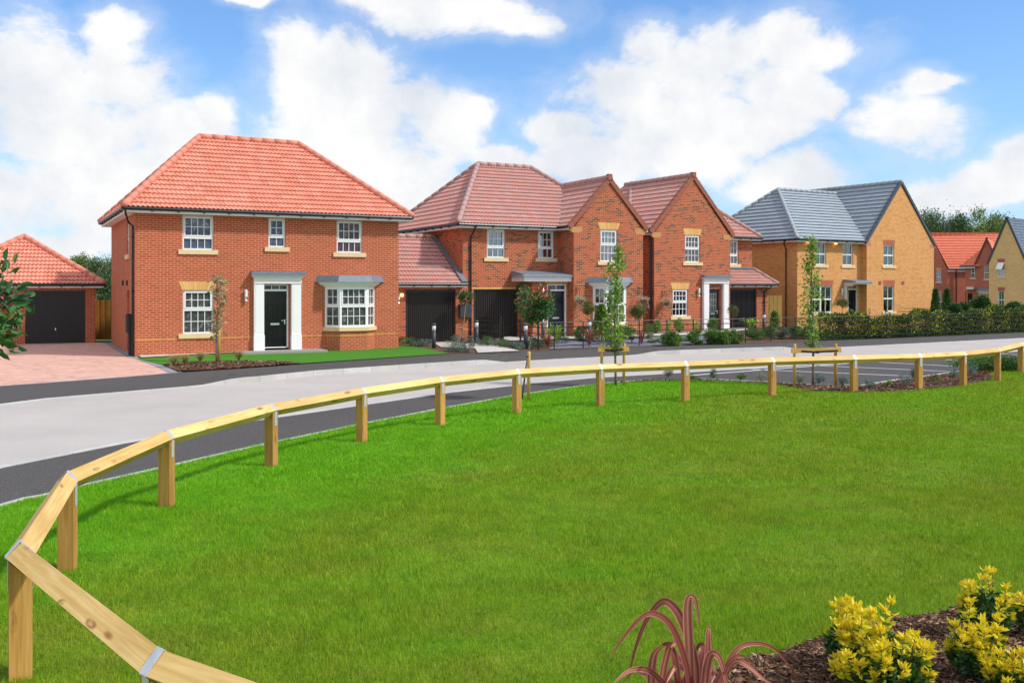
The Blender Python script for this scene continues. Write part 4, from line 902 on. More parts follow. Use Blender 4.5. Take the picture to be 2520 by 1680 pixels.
# ================================================================ HOUSE 3
def house3():
    F = Fr(1609.7, 45, 31); W = F.fx(1796.5); r = 2.0
    e = empty('brick_house', (F.X, F.Y, 0), F.th, 'mottled brick house with tall front gable and small garage on its right', 'house', 'new brick houses along the street')
    xr = F.fx(1850.7, r); wl = MB(); bk = MB(); f = FRONT(0, 0); fr = FRONT(W, r); R3 = lambda u, v, a=0: (F.fx(u, a), F.z(F.fx(u, a), a, v))
    WU = (1.90, 2.87, 3.50, 4.82); WL = (1.13, 2.10, .91, 2.20); gd0 = F.fx(1797, r - 1.0) ; gd1 = F.fx(1862, r - 1)
    dr = (3.35, 4.16, .15, 2.20)
    wallpanel(wl, f, W, -.1, 4.85, [WU, WL, dr], gable=(W / 2, 7.5), back=bk)
    wallpanel(wl, ((0, 8), (0, -1.0), (-1.0, 0)), 8, -.1, 4.79); wallpanel(wl, ((W, 0), (0, 1.0), (1.0, 0)), r, -.1, 4.85)
    wr = (F.fx(1797, r), F.fx(1817.5, r)); xa = wr[1] - .95
    wallpanel(wl, fr, xr - W, -.1, 4.79, [(xa - W, wr[1] - W, 3.5, 4.755)], back=bk)
    wallpanel(wl, ((xr, r), (0, 1.0), (1.0, 0)), 8 - r, -.1, 4.79); wallpanel(wl, ((xr, 8), (-1.0, 0), (0, 1.0)), xr, -.1, 4.79)
    yg = r - 1.0; xg = F.fx(1889, yg); g1 = F.fx(1862, yg); g0 = max(W + .02, g1 - 2.2)
    wallpanel(wl, FRONT(W, yg), xg - W, -.1, 2.34, [(g0 - W, g1 - W, .05, 2.2)]); wallpanel(wl, ((xg, yg), (0, 1.0), (1.0, 0)), 6, -.1, 2.34)
    wl.build('wall', M['brick2'], e); bk.build('interior', M['interiorred'], e)
    window(e, f, *WU, 4, 2, 2, .50, curtain=.14); window(e, f, *WL, 4, 2, 2, .48, curtain=.16); window(e, ((0, r), (1.0, 0), (0, -1.0)), xa, wr[1], 3.5, 4.755, 4, 2, 1, .63, curtain=.25)
    l = MB(); lintel(l, f, WU[0], WU[1], WU[3], .31, .10); lintel(l, f, WL[0], WL[1], WL[3], .31, .10); l.build('lintel', M['brickarch'], e)
    bb = MB(); band(bb, f, 0, 2.96, .50); band(bb, f, 4.62, W, .5); bb.build('brick_band', M['brickband'], e)
    kb = MB()
    for a, b in ((-.20, .42), (W - .42, W + .20)): kb.fbox(f, a, b, 4.72, 4.90, -.16, .006)
    for a, b in ((-.10, .38), (W - .38, W + .10)): kb.fbox(f, a, b, 4.64, 4.72, -.16, .005)
    kb.build('kneeler', M['brickband'], e)
    dd = door(e, f, dr[0] + .03, dr[1] - .03, .17, 2.18, 'doornavy', glass=True, handle=1, name='door')
    surround(e, f, 2.99, 4.62, .10, 2.22 + .26, (2.78, 2.89), .34, .10, .17)
    garagedoor(e, FRONT(0, yg), g0, g1, .05, 2.2, 'gblack')
    lantern(e, f, 2.72, 1.95); pipe(e, [(xg - .12, yg - .40, 2.4), (xg - .12, yg - .30, 2.25), (xg - .28, yg - .06, 2.1), (xg - .28, yg - .06, 0)])
    ro = MB(); ca = MB(); fa = MB(); gu = MB(); o = .35
    xm = W / 2; gableroof(ro, -.27, W + .27, -.07, 5.3, ZE - .02, xm, 7.71); caps(ca, (xm, -.07, 7.74), (xm, 5.3, 7.74))
    hiproof(ro, ca, -.3, xr + o, r - o, 8 + o, ZE + .02, 2.6, xr - 2.6, 7.78)
    # garage roof, hipped at the right
    zt = 3.28; tplane(ro, [(W, yg - .4, 2.47), (xg + .35, yg - .4, 2.47), (xr + .05, r, zt), (W, r, zt)])
    tplane(ro, [(xg + .35, yg - .4, 2.47), (xg + .35, yg + 5, 2.47), (xr + .05, yg + 5, zt), (xr + .05, r, zt)]); caps(ca, (xg + .35, yg - .4, 2.49), (xr + .05, r, zt + .02), .09)
    ro.build('roof', M['roof2'], e); ca.build('ridge_tiles', M['cap2'], e, True)
    fl = MB(); fl.box(W + .003, xr, r - .14, r - .004, zt - .02, zt + .06); fl.build('lead_flashing', M['lead'], e)
    vg = MB(); verge(vg, f, -.27, xm, ZE - .02, 7.75); verge(vg, f, W + .27, xm, ZE - .02, 7.75); vg.build('verge', M['verge2'], e)
    vt = MB(); vt.box(xm - .11, xm + .11, -.11, .1, 7.62, 7.86); vt.build('ridge_end_cap', M['verge2'], e)
    eave(fa, gu, (W, r - o), (xr + o, r - o), (0, -1)); eave(fa, gu, (xr + o, r - o), (xr + o, 8 + o), (1, 0)); eave(fa, gu, (-.27, 8), (-.27, 0), (-1, 0), o=.27); eave(fa, gu, (W, yg - .35), (xg + .35, yg - .35), (0, -1), zb=2.30, zt=2.46)
    fa.build('fascia', M['white'], e); gu.build('gutter', M['black'], e)
    pipe(e, [(-.2, .1, 4.8), (-.09, .15, 4.5), (-.09, .15, 0)], .05)
    return F, e
H3F, H3 = house3()
# ================================================================ HOUSE 4: buff brick, grey slate-like roof
def house4():
    F = Fr(1962, 52.2, 31.5); d = .40
    e = empty('brick_house', (F.X, F.Y, 0), F.th, 'yellow buff brick house with grey roof and broad right gable', 'house', 'new brick houses along the street')
    x0 = 5.26; x1 = F.fx(2298, -d); W = x1 - x0; D = 8.0; f = FRONT(0, 0); fg = FRONT(x0, -d); wl = MB(); bk = MB()
    UL, UR, GL = (1.44, 2.32, 3.53, 4.755), (3.70, 4.58, 3.53, 4.755), (1.01, 2.83, .87, 2.36); dr = (4.15, 4.97, .12, 2.42)
    wallpanel(wl, f, x0, -.1, 4.79, [UL, UR, GL, dr], back=bk)
    GU = (6.74 - x0, 7.70 - x0, 3.54, 4.74); GB = (6.74 - x0, 7.70 - x0, .88, 2.37); xm = F.fx(2217.4, -d)
    wallpanel(wl, fg, W, -.1, 4.80, [GU, GB], gable=(xm - x0, 8.32), back=bk)
    wallpanel(wl, ((x0, 0), (0, -1.0), (-1.0, 0)), d, -.1, 4.80); wallpanel(wl, ((x1, -d), (0, 1.0), (1.0, 0)), D + d, -.1, 4.8)
    wallpanel(wl, ((0, D), (0, -1.0), (-1.0, 0)), D, -.1, 4.79); wallpanel(wl, ((x1, D), (-1.0, 0), (0, 1.0)), x1, -.1, 4.79)
    wl.build('wall', M['brick4'], e); bk.build('interior', M['interiorred'], e)
    window(e, f, *UL, 2, 1, 1, .5, curtain=.15, inner=False); window(e, f, *UR, 2, 1, 1, .5, curtain=.3, inner=False)
    gw = window(e, f, *GL, 4, 1, 1, .5, curtain=.2, inner=False); m = MB(); m.fbox(f, 1.88, 1.96, .92, 2.31, -.12, -.045); m.build('mullion', M['white'], gw)
    window(e, fg, *GU, 2, 1, 1, .5, curtain=.4, inner=False); window(e, fg, *GB, 2, 1, 1, .5, curtain=.3, inner=False)
    l = MB(); lintel(l, f, GL[0], GL[1], GL[3], .32, .08); lintel(l, fg, GU[0], GU[1], GU[3], .30, .06); lintel(l, fg, GB[0], GB[1], GB[3], .32, .06)
    l.build('lintel', M['redarch'], e)
    bb = MB(); band(bb, f, 0, 4.1, .50, .15); band(bb, fg, 0, W, .5, .15)
    for a, b in ((-.12, .36), (W - .36, W + .12)): bb.fbox(fg, a, b, 4.66, 4.88, -.15, .005)
    bb.build('red_brick_band', M['redarch'], e)
    dd = door(e, f, dr[0] + .05, dr[1] - .05, .15, 2.14, 'doorblk', handle=-1)
    fm = MB(); fm.fbox(f, dr[0], dr[0] + .05, .12, 2.42, -.1, -.02); fm.fbox(f, dr[1] - .05, dr[1], .12, 2.42, -.1, -.02); fm.fbox(f, dr[0] + .05, dr[1] - .05, 2.14, 2.2, -.1, -.02); fm.fbox(f, dr[0] + .05, dr[1] - .05, 2.38, 2.42, -.1, -.02); fm.build('door_frame', M['white'], dd)
    t = MB(); t.fbox(f, dr[0] + .05, dr[1] - .05, 2.2, 2.38, -.09, -.085); t.build('transom_pane', plain('lit_transom_orange', (.55, .2, .03), .2), dd)  # orange of the lit transom is painted into the pane's base colour
    p = MB(); p.box(3.72, 5.25, -.85, -.003, 2.46, 2.56); p.box(3.80, 3.88, -.14, -.003, 1.62, 2.46); p.box(3.80, 3.88, -.60, -.14, 2.36, 2.46); p.build('porch_canopy', M['white'], e)
    p = MB(); p.hexa([(3.64, -.95, 2.56), (5.256, -.95, 2.56), (5.256, -.003, 2.56), (3.64, -.003, 2.56), (3.7, -.9, 2.62), (5.256, -.9, 2.62), (5.256, -.003, 2.74), (3.7, -.003, 2.74)]); p.build('porch_lead_roof', M['lead'], e)
    lantern(e, f, 3.56, 1.93)
    for s in (6.30 - x0, 8.38 - x0): v = MB(); v.fbox(fg, s, s + .22, 2.46, 2.64, .003, .03); v.build('wall_vent', M['verge2'], e)
    for s in (.75, 3.0):
        v = MB(); v.fbox(f, s - .05, s + .05, 4.70, 4.765, .06, .16); v.build('eaves_downlight', M['warmlamp'], e)
    ro = MB(); ca = MB(); fa = MB(); gu = MB(); o = .35; ZR = 8.13
    hw = dict(kind='flat')
    ym = 4.0; tplane(ro, [(-o - .05, -o - .05, ZE), (x0 - .06, -o - .05, ZE), (x0 + 2.9, ym, ZR), (2.80, ym, ZR)], 'slate', tw=.42, hs=.062); tplane(ro, [(-o - .05, D + o, ZE), (-o - .05, -o - .05, ZE), (2.80, ym, ZR)], 'slate', tw=.42, hs=.062); tplane(ro, [(x0 + 2.9, D + o, ZE), (-o, D + o, ZE), (2.80, ym, ZR), (x0 + 2.9, ym, ZR)], 'slate', tw=.42, hs=.062)
    up = Vector((0, 0, .02))
    for a, b in (((-o, -o, ZE), (2.8, ym, ZR)), ((-o, D + o, ZE), (2.8, ym, ZR)), ((2.8, ym, ZR), (x0 + 2.7, ym, ZR))): caps(ca, Vector(a) + up, Vector(b) + up, .10)
    a0, a1 = x0 - .14, x1 + .14; tplane(ro, [(a0, D + .07, 4.84), (a0, -d - .07, 4.84), (xm, -d - .07, 8.50), (xm, D + .07, 8.50)], 'slate', tw=.42, hs=.062); tplane(ro, [(a1, -d - .07, 4.84), (a1, D + .07, 4.84), (xm, D + .07, 8.50), (xm, -d - .07, 8.50)], 'slate', tw=.42, hs=.062)
    caps(ca, (xm, -d - .07, 8.52), (xm, D, 8.52), .10)
    ro.build('roof', M['roof4'], e); ca.build('ridge_tiles', M['cap4'], e, True)
    vg = MB(); verge(vg, fg, -.14, xm - x0, 4.83, 8.53, h=.11); verge(vg, fg, W + .14, xm - x0, 4.83, 8.53, h=.11); vg.build('verge', M['verge4'], e)
    eave(fa, gu, (-o, -o), (x0 - .10, -o), (0, -1)); eave(fa, gu, (-o, D + o), (-o, -o), (-1, 0)); fa.build('fascia', M['white'], e); gu.build('gutter', M['black'], e)
    F4pipe = F.fy(1947, -.06)
    pipe(e, [(-.42, .55, 4.86), (-.38, .6, 4.7), (-.07, .75, 4.4), (-.07, .75, 0)])
    return F, e
H4F, H4 = house4()
# ================================================================ left double garage
def garage():
    F = Fr(62, 38.7, 23); e = empty('garage', (F.X, F.Y, 0), F.th, 'detached brick double garage with orange pyramid roof and black doors', 'garage')
    xl = -2.26 - .5 - .45; xr = F.fx(234); f = FRONT(0, 0); wl = MB()
    d1 = (0, F.fx(210), 0, 2.17); d0 = (-.45 - d1[1], -.45, 0, 2.17); xl = d0[0] - .45; D = 6.2
    O = FRONT(xl, 0); wallpanel(wl, O, xr - xl, -.1, 2.32, [(d1[0] - xl, d1[1] - xl, -.1, 2.17), (d0[0] - xl, d0[1] - xl, -.1, 2.17)])
    wallpanel(wl, ((xr, 0), (0, 1.0), (1.0, 0)), D, -.1, 2.32); wallpanel(wl, ((xl, D), (0, -1.0), (-1.0, 0)), D, -.1, 2.32); wallpanel(wl, ((xr, D), (-1.0, 0), (0, 1.0)), xr - xl, -.1, 2.32)
    wl.build('wall', M['brick1'], e)
    for q in (d1, d0): garagedoor(e, f, *q, m='gblack', rib=.10)
    ro = MB(); ca = MB(); fa = MB(); gu = MB(); o = .33; xm = (xl + xr) / 2
    X0, X1, Y0, Y1, ze, zr = xl - o - .04, xr + o + .04, -o - .04, D + o, 2.46, 4.50
    tplane(ro, [(X0, Y0, ze), (X1, Y0, ze), (xm, D / 2, zr)]); tplane(ro, [(X1, Y0, ze), (X1, Y1, ze), (xm, D / 2, zr)]); tplane(ro, [(X0, Y1, ze), (X0, Y0, ze), (xm, D / 2, zr)]); tplane(ro, [(X1, Y1, ze), (X0, Y1, ze), (xm, D / 2, zr)], samp=.075)
    for a in ((X0, Y0), (X1, Y0), (X0, Y1), (X1, Y1)): caps(ca, (a[0], a[1], ze + .02), (xm, D / 2, zr + .02))
    ro.build('roof', M['roof1'], e); ca.build('ridge_tiles', M['cap1'], e, True)
    a, b, c, d = xl - o, xr + o, -o, D + o
    for p, q, n in (((a, c), (b, c), (0, -1)), ((b, c), (b, d), (1, 0)), ((b, d), (a, d), (0, 1)), ((a, d), (a, c), (-1, 0))): eave(fa, gu, p, q, n, zb=2.28, zt=2.44, o=o)
    fa.build('fascia', M['white'], e); gu.build('gutter', M['black'], e)
garage()
# ================================================================ far houses
def house6():
    Y = 98.; X = (2434 - CX) / FP * Y; ph = math.radians(-50)
    e = empty('brick_house', (X, Y, 0), ph, 'yellow brick gable end with dark slate roof and open top window, cut by right edge', 'house', 'houses in the distance')
    k = Fr(2434, Y, -50); L = 2 * k.fx(2478); U = lambda u: k.fx(u); Zp = lambda u, v: k.z(U(u), 0, v)
    f = FRONT(0, 0); wl = MB(); xm = L / 2; bk = MB(); WU = (U(2456), U(2471.5), Zp(2464, 681), Zp(2464, 646)); WB = (U(2456.5), U(2471.5), Zp(2464, 760), Zp(2464, 716)); za = Zp(2478, 538); zk = 4.72
    wallpanel(wl, f, L, -.1, zk, [WU, WB], gable=(xm, za), back=bk); wallpanel(wl, ((L, 0), (0, 1.0), (1.0, 0)), 9, -.1, zk); wallpanel(wl, ((0, 9), (0, -1.0), (-1.0, 0)), 9, -.1, zk); wallpanel(wl, ((L, 9), (-1.0, 0), (0, 1.0)), L, -.1, zk)
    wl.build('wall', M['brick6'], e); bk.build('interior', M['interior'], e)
    w = window(e, f, *WU, 2, 1, 1, .5, inner=False, curtain=.3); window(e, f, *WB, 2, 1, 1, .5, inner=False, curtain=.3)
    a, b, c, d = WU; s = MB(); zt = (c + d) / 2; s.hexa([(a, -.62, zt + .05), (b, -.62, zt + .05), (b, -.57, zt + .02), (a, -.57, zt + .02), (a, -.02, d), (b, -.02, d), (b, .02, d - .04), (a, .02, d - .04)]); s.build('open_sash', M['white'], w)
    l = MB(); lintel(l, f, WU[0], WU[1], WU[3], .38, .05); lintel(l, f, WB[0], WB[1], WB[3], .38, .05); l.build('lintel', M['redarch'], e)
    ro = MB(); gableroof(ro, -.2, L + .2, -.1, 9.1, zk - .05, xm, za + .12, 'slate'); ro.build('roof', M['roof6'], e)
    vg = MB(); verge(vg, f, -.2, xm, zk - .05, za + .2, lap=.6); verge(vg, f, L + .2, xm, zk - .05, za + .2, lap=.6); vg.build('verge', M['verge4'], e)
house6()
def house5():
    Y = 116.; k = Fr(2296, Y, -20); e = empty('brick_house', (k.X, k.Y, 0), k.th, 'distant red brick house with bright red roof and small gabled wing', 'house', 'houses in the distance')
    f = FRONT(0, 0); U = lambda u, y=0: k.fx(u, y); Zp = lambda u, v, y=0: k.z(U(u, y), y, v)
    # left gable, roof ridge running back to the right, dark side wall, projecting wing
    xk = U(2331); wl = MB(); bk = MB(); ze = Zp(2331, 661); xa = U(2290); za = Zp(2296, 574)
    WU = (U(2304.5), U(2315.5), Zp(2310, 694), Zp(2310, 666)); WB = (U(2306), U(2316), Zp(2310, 742), Zp(2310, 723))
    x0 = 2 * xa - xk
    wallpanel(wl, f, xk, -.1, ze, [WU, WB], gable=(xa, za), back=bk, s0=x0)
    Ls = 9.0
    kk = ((xk, 0), (.94, .342), (.342, -.94))       # shaded wall going back to the right
    E = (xk + .94 * Ls, .342 * Ls)
    wallpanel(wl, kk, Ls, -.1, ze)
    # wing
    kw = Fr(2376, Y - 3.2, -20)
    def loc(u, y2):   # world point of wing front at column u, converted to local
        return None
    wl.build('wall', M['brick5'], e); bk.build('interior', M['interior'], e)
    window(e, f, *WU, 2, 2, 1, .55, inner=False); window(e, f, *WB, 2, 2, 1, .5, inner=False)
    l = MB(); lintel(l, f, WU[0], WU[1], WU[3], .35, .05); lintel(l, f, WB[0], WB[1], WB[3], .35, .05); l.build('lintel', M['brickarch'], e)
    ro = MB(); dx, dy = .94 * 13, .342 * 13; zr = za + .1
    tplane(ro, [(xk + .15, -.15, ze), (xk + .15 + dx, -.15 + dy, ze), (xa + dx, dy, zr), (xa, -.15, zr)], 'slate', hs=.06)
    tplane(ro, [(x0 - .15 + dx, dy, ze), (x0 - .15, -.15, ze), (xa, -.15, zr), (xa + dx, dy, zr)], samp=.2)
    ro.build('roof', M['roof5'], e)
    g = MB(); g.tube([(xk + .1, -.2, ze - .05), (xk + .1 + .94 * Ls, -.2 + .342 * Ls, ze - .05)], .08, 6); g.build('gutter', M['black'], e)
    fa = MB(); fa.beam((xk + .05, -.12, ze - .28), (xk + .05 + .94 * Ls, -.12 + .342 * Ls, ze - .28), .05, .2); fa.build('fascia', M['white'], e)
    pipe(e, [(xk + 1.0, .2, ze), (xk + 1.0, .2, 0)], .07)
    return k
H5F = house5()
def house7():
    Y = 108.; k = Fr(2376, Y, -31); e = empty('brick_house', (k.X, k.Y, 0), k.th, 'distant red brick house with narrow front gable and white bay window behind yellow gable end', 'house', 'houses in the distance')
    U = lambda u, y=0: k.fx(u, y); Zp = lambda u, v, y=0: k.z(U(u, y), y, v); f = FRONT(0, 0); wl = MB(); bk = MB()
    x1 = U(2400); x2 = U(2457); ze = Zp(2385, 655); zg = Zp(2428, 586)
    A = (U(2389.5), U(2400) - .05, Zp(2395, 684), Zp(2395, 657)); B = (U(2422), U(2436), Zp(2430, 687), Zp(2430, 648)); dr = (U(2382), U(2393), 0, Zp(2388, 722))
    wallpanel(wl, f, x1, -.1, ze, [A, dr], back=bk)
    wallpanel(wl, FRONT(x1, -.01), x2 - x1, -.1, ze, [(B[0] - x1, B[1] - x1, B[2], min(B[3], ze - .02))], gable=((x2 - x1) / 2, zg), back=bk)
    wallpanel(wl, ((0, 8), (0, -1.0), (-1.0, 0)), 8, -.1, ze)
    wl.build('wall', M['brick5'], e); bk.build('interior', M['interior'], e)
    window(e, f, *A, 2, 2, 1, .55, inner=False); window(e, FRONT(0, -.01), B[0], B[1], B[2], min(B[3], ze - .02), 3, 2, 2, .5, inner=False)
    door(e, f, dr[0] + .05, dr[1], .05, dr[3], 'doorblk', handle=-1)
    p = MB(); p.box(U(2380), U(2397), -.8, -.003, Zp(2388, 712), Zp(2388, 706)); p.build('porch_canopy', M['white'], e)
    bay(e, U(2408), U(2444), U(2414), U(2438), .7, Zp(2420, 755), Zp(2420, 720), -.1, 'brick5', y0=-.01, canopy=(Zp(2420, 715), Zp(2420, 710)), mainc=3)
    ro = MB(); xm = (x1 + x2) / 2; gableroof(ro, x1 - .2, x2 + .2, -.2, 8, ze - .05, xm, zg + .1, 'slate')
    tplane(ro, [(-.6, -.3, ze), (x1 + .5, -.3, ze), (x1 + .5, 2.6, ze + 2.4), (1.9, 2.6, ze + 2.4)], samp=.09); tplane(ro, [(-.6, 8, ze), (-.6, -.3, ze), (1.9, 2.6, ze + 2.4), (1.9, 8, ze + 2.4)], samp=.2)
    ro.build('roof', M['roof5'], e)
    vg = MB(); verge(vg, FRONT(x1, -.01), -.2, (x2 - x1) / 2, ze - .05, zg + .1, lap=.8); verge(vg, FRONT(x1, -.01), x2 - x1 + .2, (x2 - x1) / 2, ze - .05, zg + .1, lap=.8); vg.build('verge', M['verge2'], e)
    fa = MB(); fa.box(-.6, x1, -.32, -.28, ze - .25, ze - .02); fa.build('fascia', M['white'], e); g = MB(); g.tube([(-.6, -.38, ze), (x1, -.38, ze)], .07, 6); g.build('gutter', M['black'], e)
house7()
# ================================================================ GROUND
R0 = [(-900, 1110), (0, 996.8), (126, 981), (505, 949), (640, 939), (778, 924), (1046, 905), (1201, 895), (1300, 888.8), (1400, 883), (1573, 874.5), (1800, 865.8), (1950, 861), (2520, 832.5), (3300, 803)]
R1 = [(-900, 1390), (0, 1151), (297, 1092), (640, 1033), (877, 999), (1106, 966), (1300, 945), (1459, 930), (1600, 922), (1850, 907.5), (2147, 889), (2295, 879), (2520, 864), (3300, 822)]
LE = [(-900, 1560), (0, 1249), (62, 1231), (104, 1224), (191, 1201.6), (390, 1156.7), (541, 1121.6), (640, 1099), (877, 1049), (1070, 1010.6), (1263, 976), (1400, 955.5), (1487, 944.8), (1597, 937), (1720, 935.5), (1874, 943), (2000, 950), (2124, 952), (2206, 938.4), (2284, 928.7), (2359, 917), (2406, 911), (2460, 905), (2600, 893), (3300, 850)]
ring = [(-900, -200), (900, -200), (900, 900), (-900, 900)]
flat('ground', ring, -.06, 'ground', px=False)
flat('road', R0 + R1[::-1], .0, 'road')
flat('footpath', R1 + LE[::-1], .008, 'asphalt')
LEg = [G(*p) for p in LE]
lawn_poly = LEg + [(60, 20), (30, -12), (-30, -12), (-40, 6)]
flat('lawn', lawn_poly, .02, 'lawn', px=False)
EDg = [G(*p) for p in EDGE if p[0] >= 0]
# far footpath with a real kerb: dropped at the driveways, raised between them
R0g = resample([G(*p) for p in R0], .35)
def kh(x, y):
    u = CX + FP * x / y
    def rmp(a, b): return min(1, max(0, (u - a) / (b - a)))
    return .012 + .115 * (rmp(500, 590) * (1 - rmp(1195, 1250)) + rmp(1565, 1625) * (1 - rmp(1935, 1975)))
hts = [kh(*p) for p in R0g]
strip('kerb', R0g, -.0, .13, 0, 'kerb', hts=hts, base=-.03)
def edgeY(u):
    return G(u, vedge(u))
fp = MB()
for i in range(len(R0g) - 1):
    q = []
    for p, h in ((R0g[i], hts[i]), (R0g[i + 1], hts[i + 1])):
        u = CX + FP * p[0] / p[1]; E_ = edgeY(u); dx, dy = E_[0] - p[0], E_[1] - p[1]; l = math.hypot(dx, dy)
        q.append(((p[0] + dx / l * .12, p[1] + dy / l * .12, h - .004), (E_[0], E_[1] + .06, .012)))
    fp.face([q[0][0], q[1][0], q[1][1], q[0][1]])
o = fp.build('footpath', M['asphalt']); o['kind'] = 'structure'
strip('kerb', resample([G(*p) for p in R1], 1.0), -.06, .07, .018, 'kerb', base=-.02)
strip('path_edging', resample([G(*p) for p in LE[:14]], 1.0), -.03, .03, .034, 'kerb', base=-.02)
strip('path_edging', resample([G(*p) for p in LE[14:22]], 1.0), -.05, .05, .05, 'kerb', base=-.02)
# parking bay lines
LN = MB()
for a, b in (((1700, 924.5), (2137, 891)), ((1852, 910), (2241, 926.4)), ((1996, 900), (2354, 915.7)), ((2140, 891), (2403, 905)), ((2277.5, 882), (2440, 893.5)), ((2391, 876), (2530, 884.5)), ((2461, 871), (2620, 880)), ((2137, 891), (2470, 870)), ((2241, 926.4), (2290, 928.0))):
    p, q = G(*a), G(*b); LN.beam((*p, .014), (*q, .014), .10, .006)
o = LN.build('parking_lines', M['linepaint']); o['kind'] = 'structure'
# pink block driveway, borders, turf, beds, garden paving
DRV = [(-900, 1050), (0, 951.5), (300, 929.5), (440, 917.5), (404, 901), (352, 883), (333, 879.3), (292, 855), (274, 844.5), (234, 843), (62, 846), (-200, 851), (-900, 870)]
flat('driveway', DRV, .010, 'paving', uvrot=-.05)
strip('driveway_border', [G(*p) for p in ((440, 917.5), (404, 901), (352, 883), (333, 879.3), (292, 855), (274, 844.5))], -.10, .24, .018, 'greyblock', base=0)
strip('driveway_border', [G(*p) for p in ((-900, 1050), (0, 951.5), (300, 929.5), (440, 917.5))], 0, .12, .016, 'greyblock', base=0)
flat('front_turf', [(340, 884), (400, 900), (480, 900), (737, 896.5), (900, 885.6), (1106, 871.6), (1040, 857), (985, 850), (975, 845), (340, 868)], .03, 'turf', kind='structure')
flat('planting_bed', [(400, 899), (440, 916.8), (560, 909.8), (640, 904.2), (737, 896.8), (700, 893.2), (560, 892), (440, 897)], .042, 'mulch')
flat('front_path', [(348, 883.5), (540, 872.5), (765, 864), (760, 850), (330, 868)], .06, 'slab')
flat('pebble_strip', [(420, 876.2), (540, 869), (622, 865), (622, 850), (400, 862)], .075, 'pebble')
flat('garden_ground', [(981, 858.5), (1021, 855.5), (1067, 863.5), (1106, 871.8), (1240, 868.4), (1326, 863.8), (1525, 855.3), (1800, 846.8), (2014, 839.3), (2014, 815), (1800, 815), (1600, 822), (1412, 828), (1300, 828), (1165, 828), (981, 828)], .02, 'mulch', sub=5, follow=True)
flat('slate_bed', [(1350, 861.5), (1525, 854.8), (1740, 848.5), (1735, 822), (1600, 823), (1412, 830), (1370, 850)], .035, 'slate', sub=5, follow=True)
flat('garden_path', [(1069, 847.5), (1069, 838), (1122, 838), (1122, 845), (1200, 855), (1279, 866.0), (1176, 871.0), (1169, 861.5), (1085, 856.5)], .05, 'slab', sub=5, follow=True)
flat('garden_path', [(1240, 850), (1240, 838), (1383, 826), (1410, 826), (1418, 836), (1573, 832.8), (1690, 829), (1770, 818), (1830, 813), (1850, 820), (1780, 828), (1690, 837), (1573, 841.5), (1440, 846.5)], .06, 'slab', sub=5, follow=True)
flat('planting_bed', [(1500, 946), (1597, 937.3), (1720, 935.8), (1874, 943.3), (2000, 950.3), (2124, 952.4), (2206, 938.8), (2284, 929.2), (2359, 917.5), (2406, 911.5), (2425, 912), (2449, 934), (2363, 952.5), (2253, 963), (2198, 968), (2091, 969), (2014, 965), (1953, 957), (1907, 947), (1800, 941), (1700, 940), (1600, 941)], .035, 'mulch')
FB = [(1600, 1700), (1680, 1681), (1750, 1667), (1860, 1623), (1900, 1625), (2000, 1588), (2047, 1572), (2120, 1552), (2211, 1532), (2266, 1527), (2337, 1514), (2361, 1498), (2472, 1488), (2520, 1477), (2700, 1440), (2900, 1480), (3000, 1700), (2600, 2300), (1500, 2300), (1450, 1850)]
flat('planting_bed', FB, .035, 'mulch')
# ================================================================ grass blades
def inside(px, py, poly):
    c = np.zeros(len(px), bool); n = len(poly)
    for i in range(n):
        x0, y0 = poly[i]; x1, y1 = poly[(i + 1) % n]
        t = ((y0 > py) != (y1 > py)) & (px < (x1 - x0) * (py - y0) / (y1 - y0 + 1e-12) + x0); c ^= t
    return c
FBg = [G(*p) for p in FB]; RBg = [G(*p) for p in ((1500, 946), (1597, 937.3), (1720, 935.8), (1874, 943.3), (2000, 950.3), (2124, 952.4), (2206, 938.8), (2284, 929.2), (2359, 917.5), (2425, 912), (2449, 934), (2363, 952.5), (2253, 963), (2198, 968), (2091, 969), (2014, 965), (1953, 957), (1907, 947), (1800, 941), (1700, 940), (1600, 941))]
def blades():
    VV = []; RR = []
    for (y0, y1, dens, h, w) in ((4.9, 7.5, 9500, .040, .0042), (7.5, 11, 6500, .040, .0055), (11, 16, 3300, .040, .009), (16, 27, 1500, .042, .016)):
        k = .95; A = k * (y1 * y1 - y0 * y0); n = int(A * dens)
        y = np.sqrt(RG.random(n) * (y1 * y1 - y0 * y0) + y0 * y0); x = (RG.random(n) * 2 - 1) * y * k
        ok = (np.abs(x) < .62 * y) | (RG.random(n) < .55)
        ok &= inside(x, y, lawn_poly) & ~inside(x, y, FBg) & ~inside(x, y, RBg); x, y = x[ok], y[ok]; n = len(x)
        edge = inside(x + .0, y + .12, lawn_poly)
        hh = h * RG.uniform(.55, 1.35, n) * np.where(RG.random(n) < .03, 1.5, 1.0) * (1 + .25 * np.sin(x * 2.1 + np.sin(y * 1.3)) * np.sin(y * 1.7)); a = RG.uniform(0, 2 * PI, n); ln = RG.normal(0, .45, n) * hh
        lx, ly = np.cos(a), np.sin(a); b = RG.uniform(0, 2 * PI, n); wx, wy = np.cos(b) * w / 2, np.sin(b) * w / 2; z = np.full(n, .016)
        VV.append(np.stack([np.stack([x - wx, y - wy, z], 1), np.stack([x + wx, y + wy, z], 1), np.stack([x + lx * ln, y + ly * ln, z + hh], 1)], 1).reshape(-1, 3)); RR.append(np.repeat(RG.random(n), 3))
    V = np.concatenate(VV); R = np.concatenate(RR); F = np.arange(len(V)).reshape(-1, 3)
    o = link('grass', arrmesh('grass', V, F, R), M['blade']); tag(o, 'short mown green grass of the open lawn', 'grass', kind='stuff')
blades()
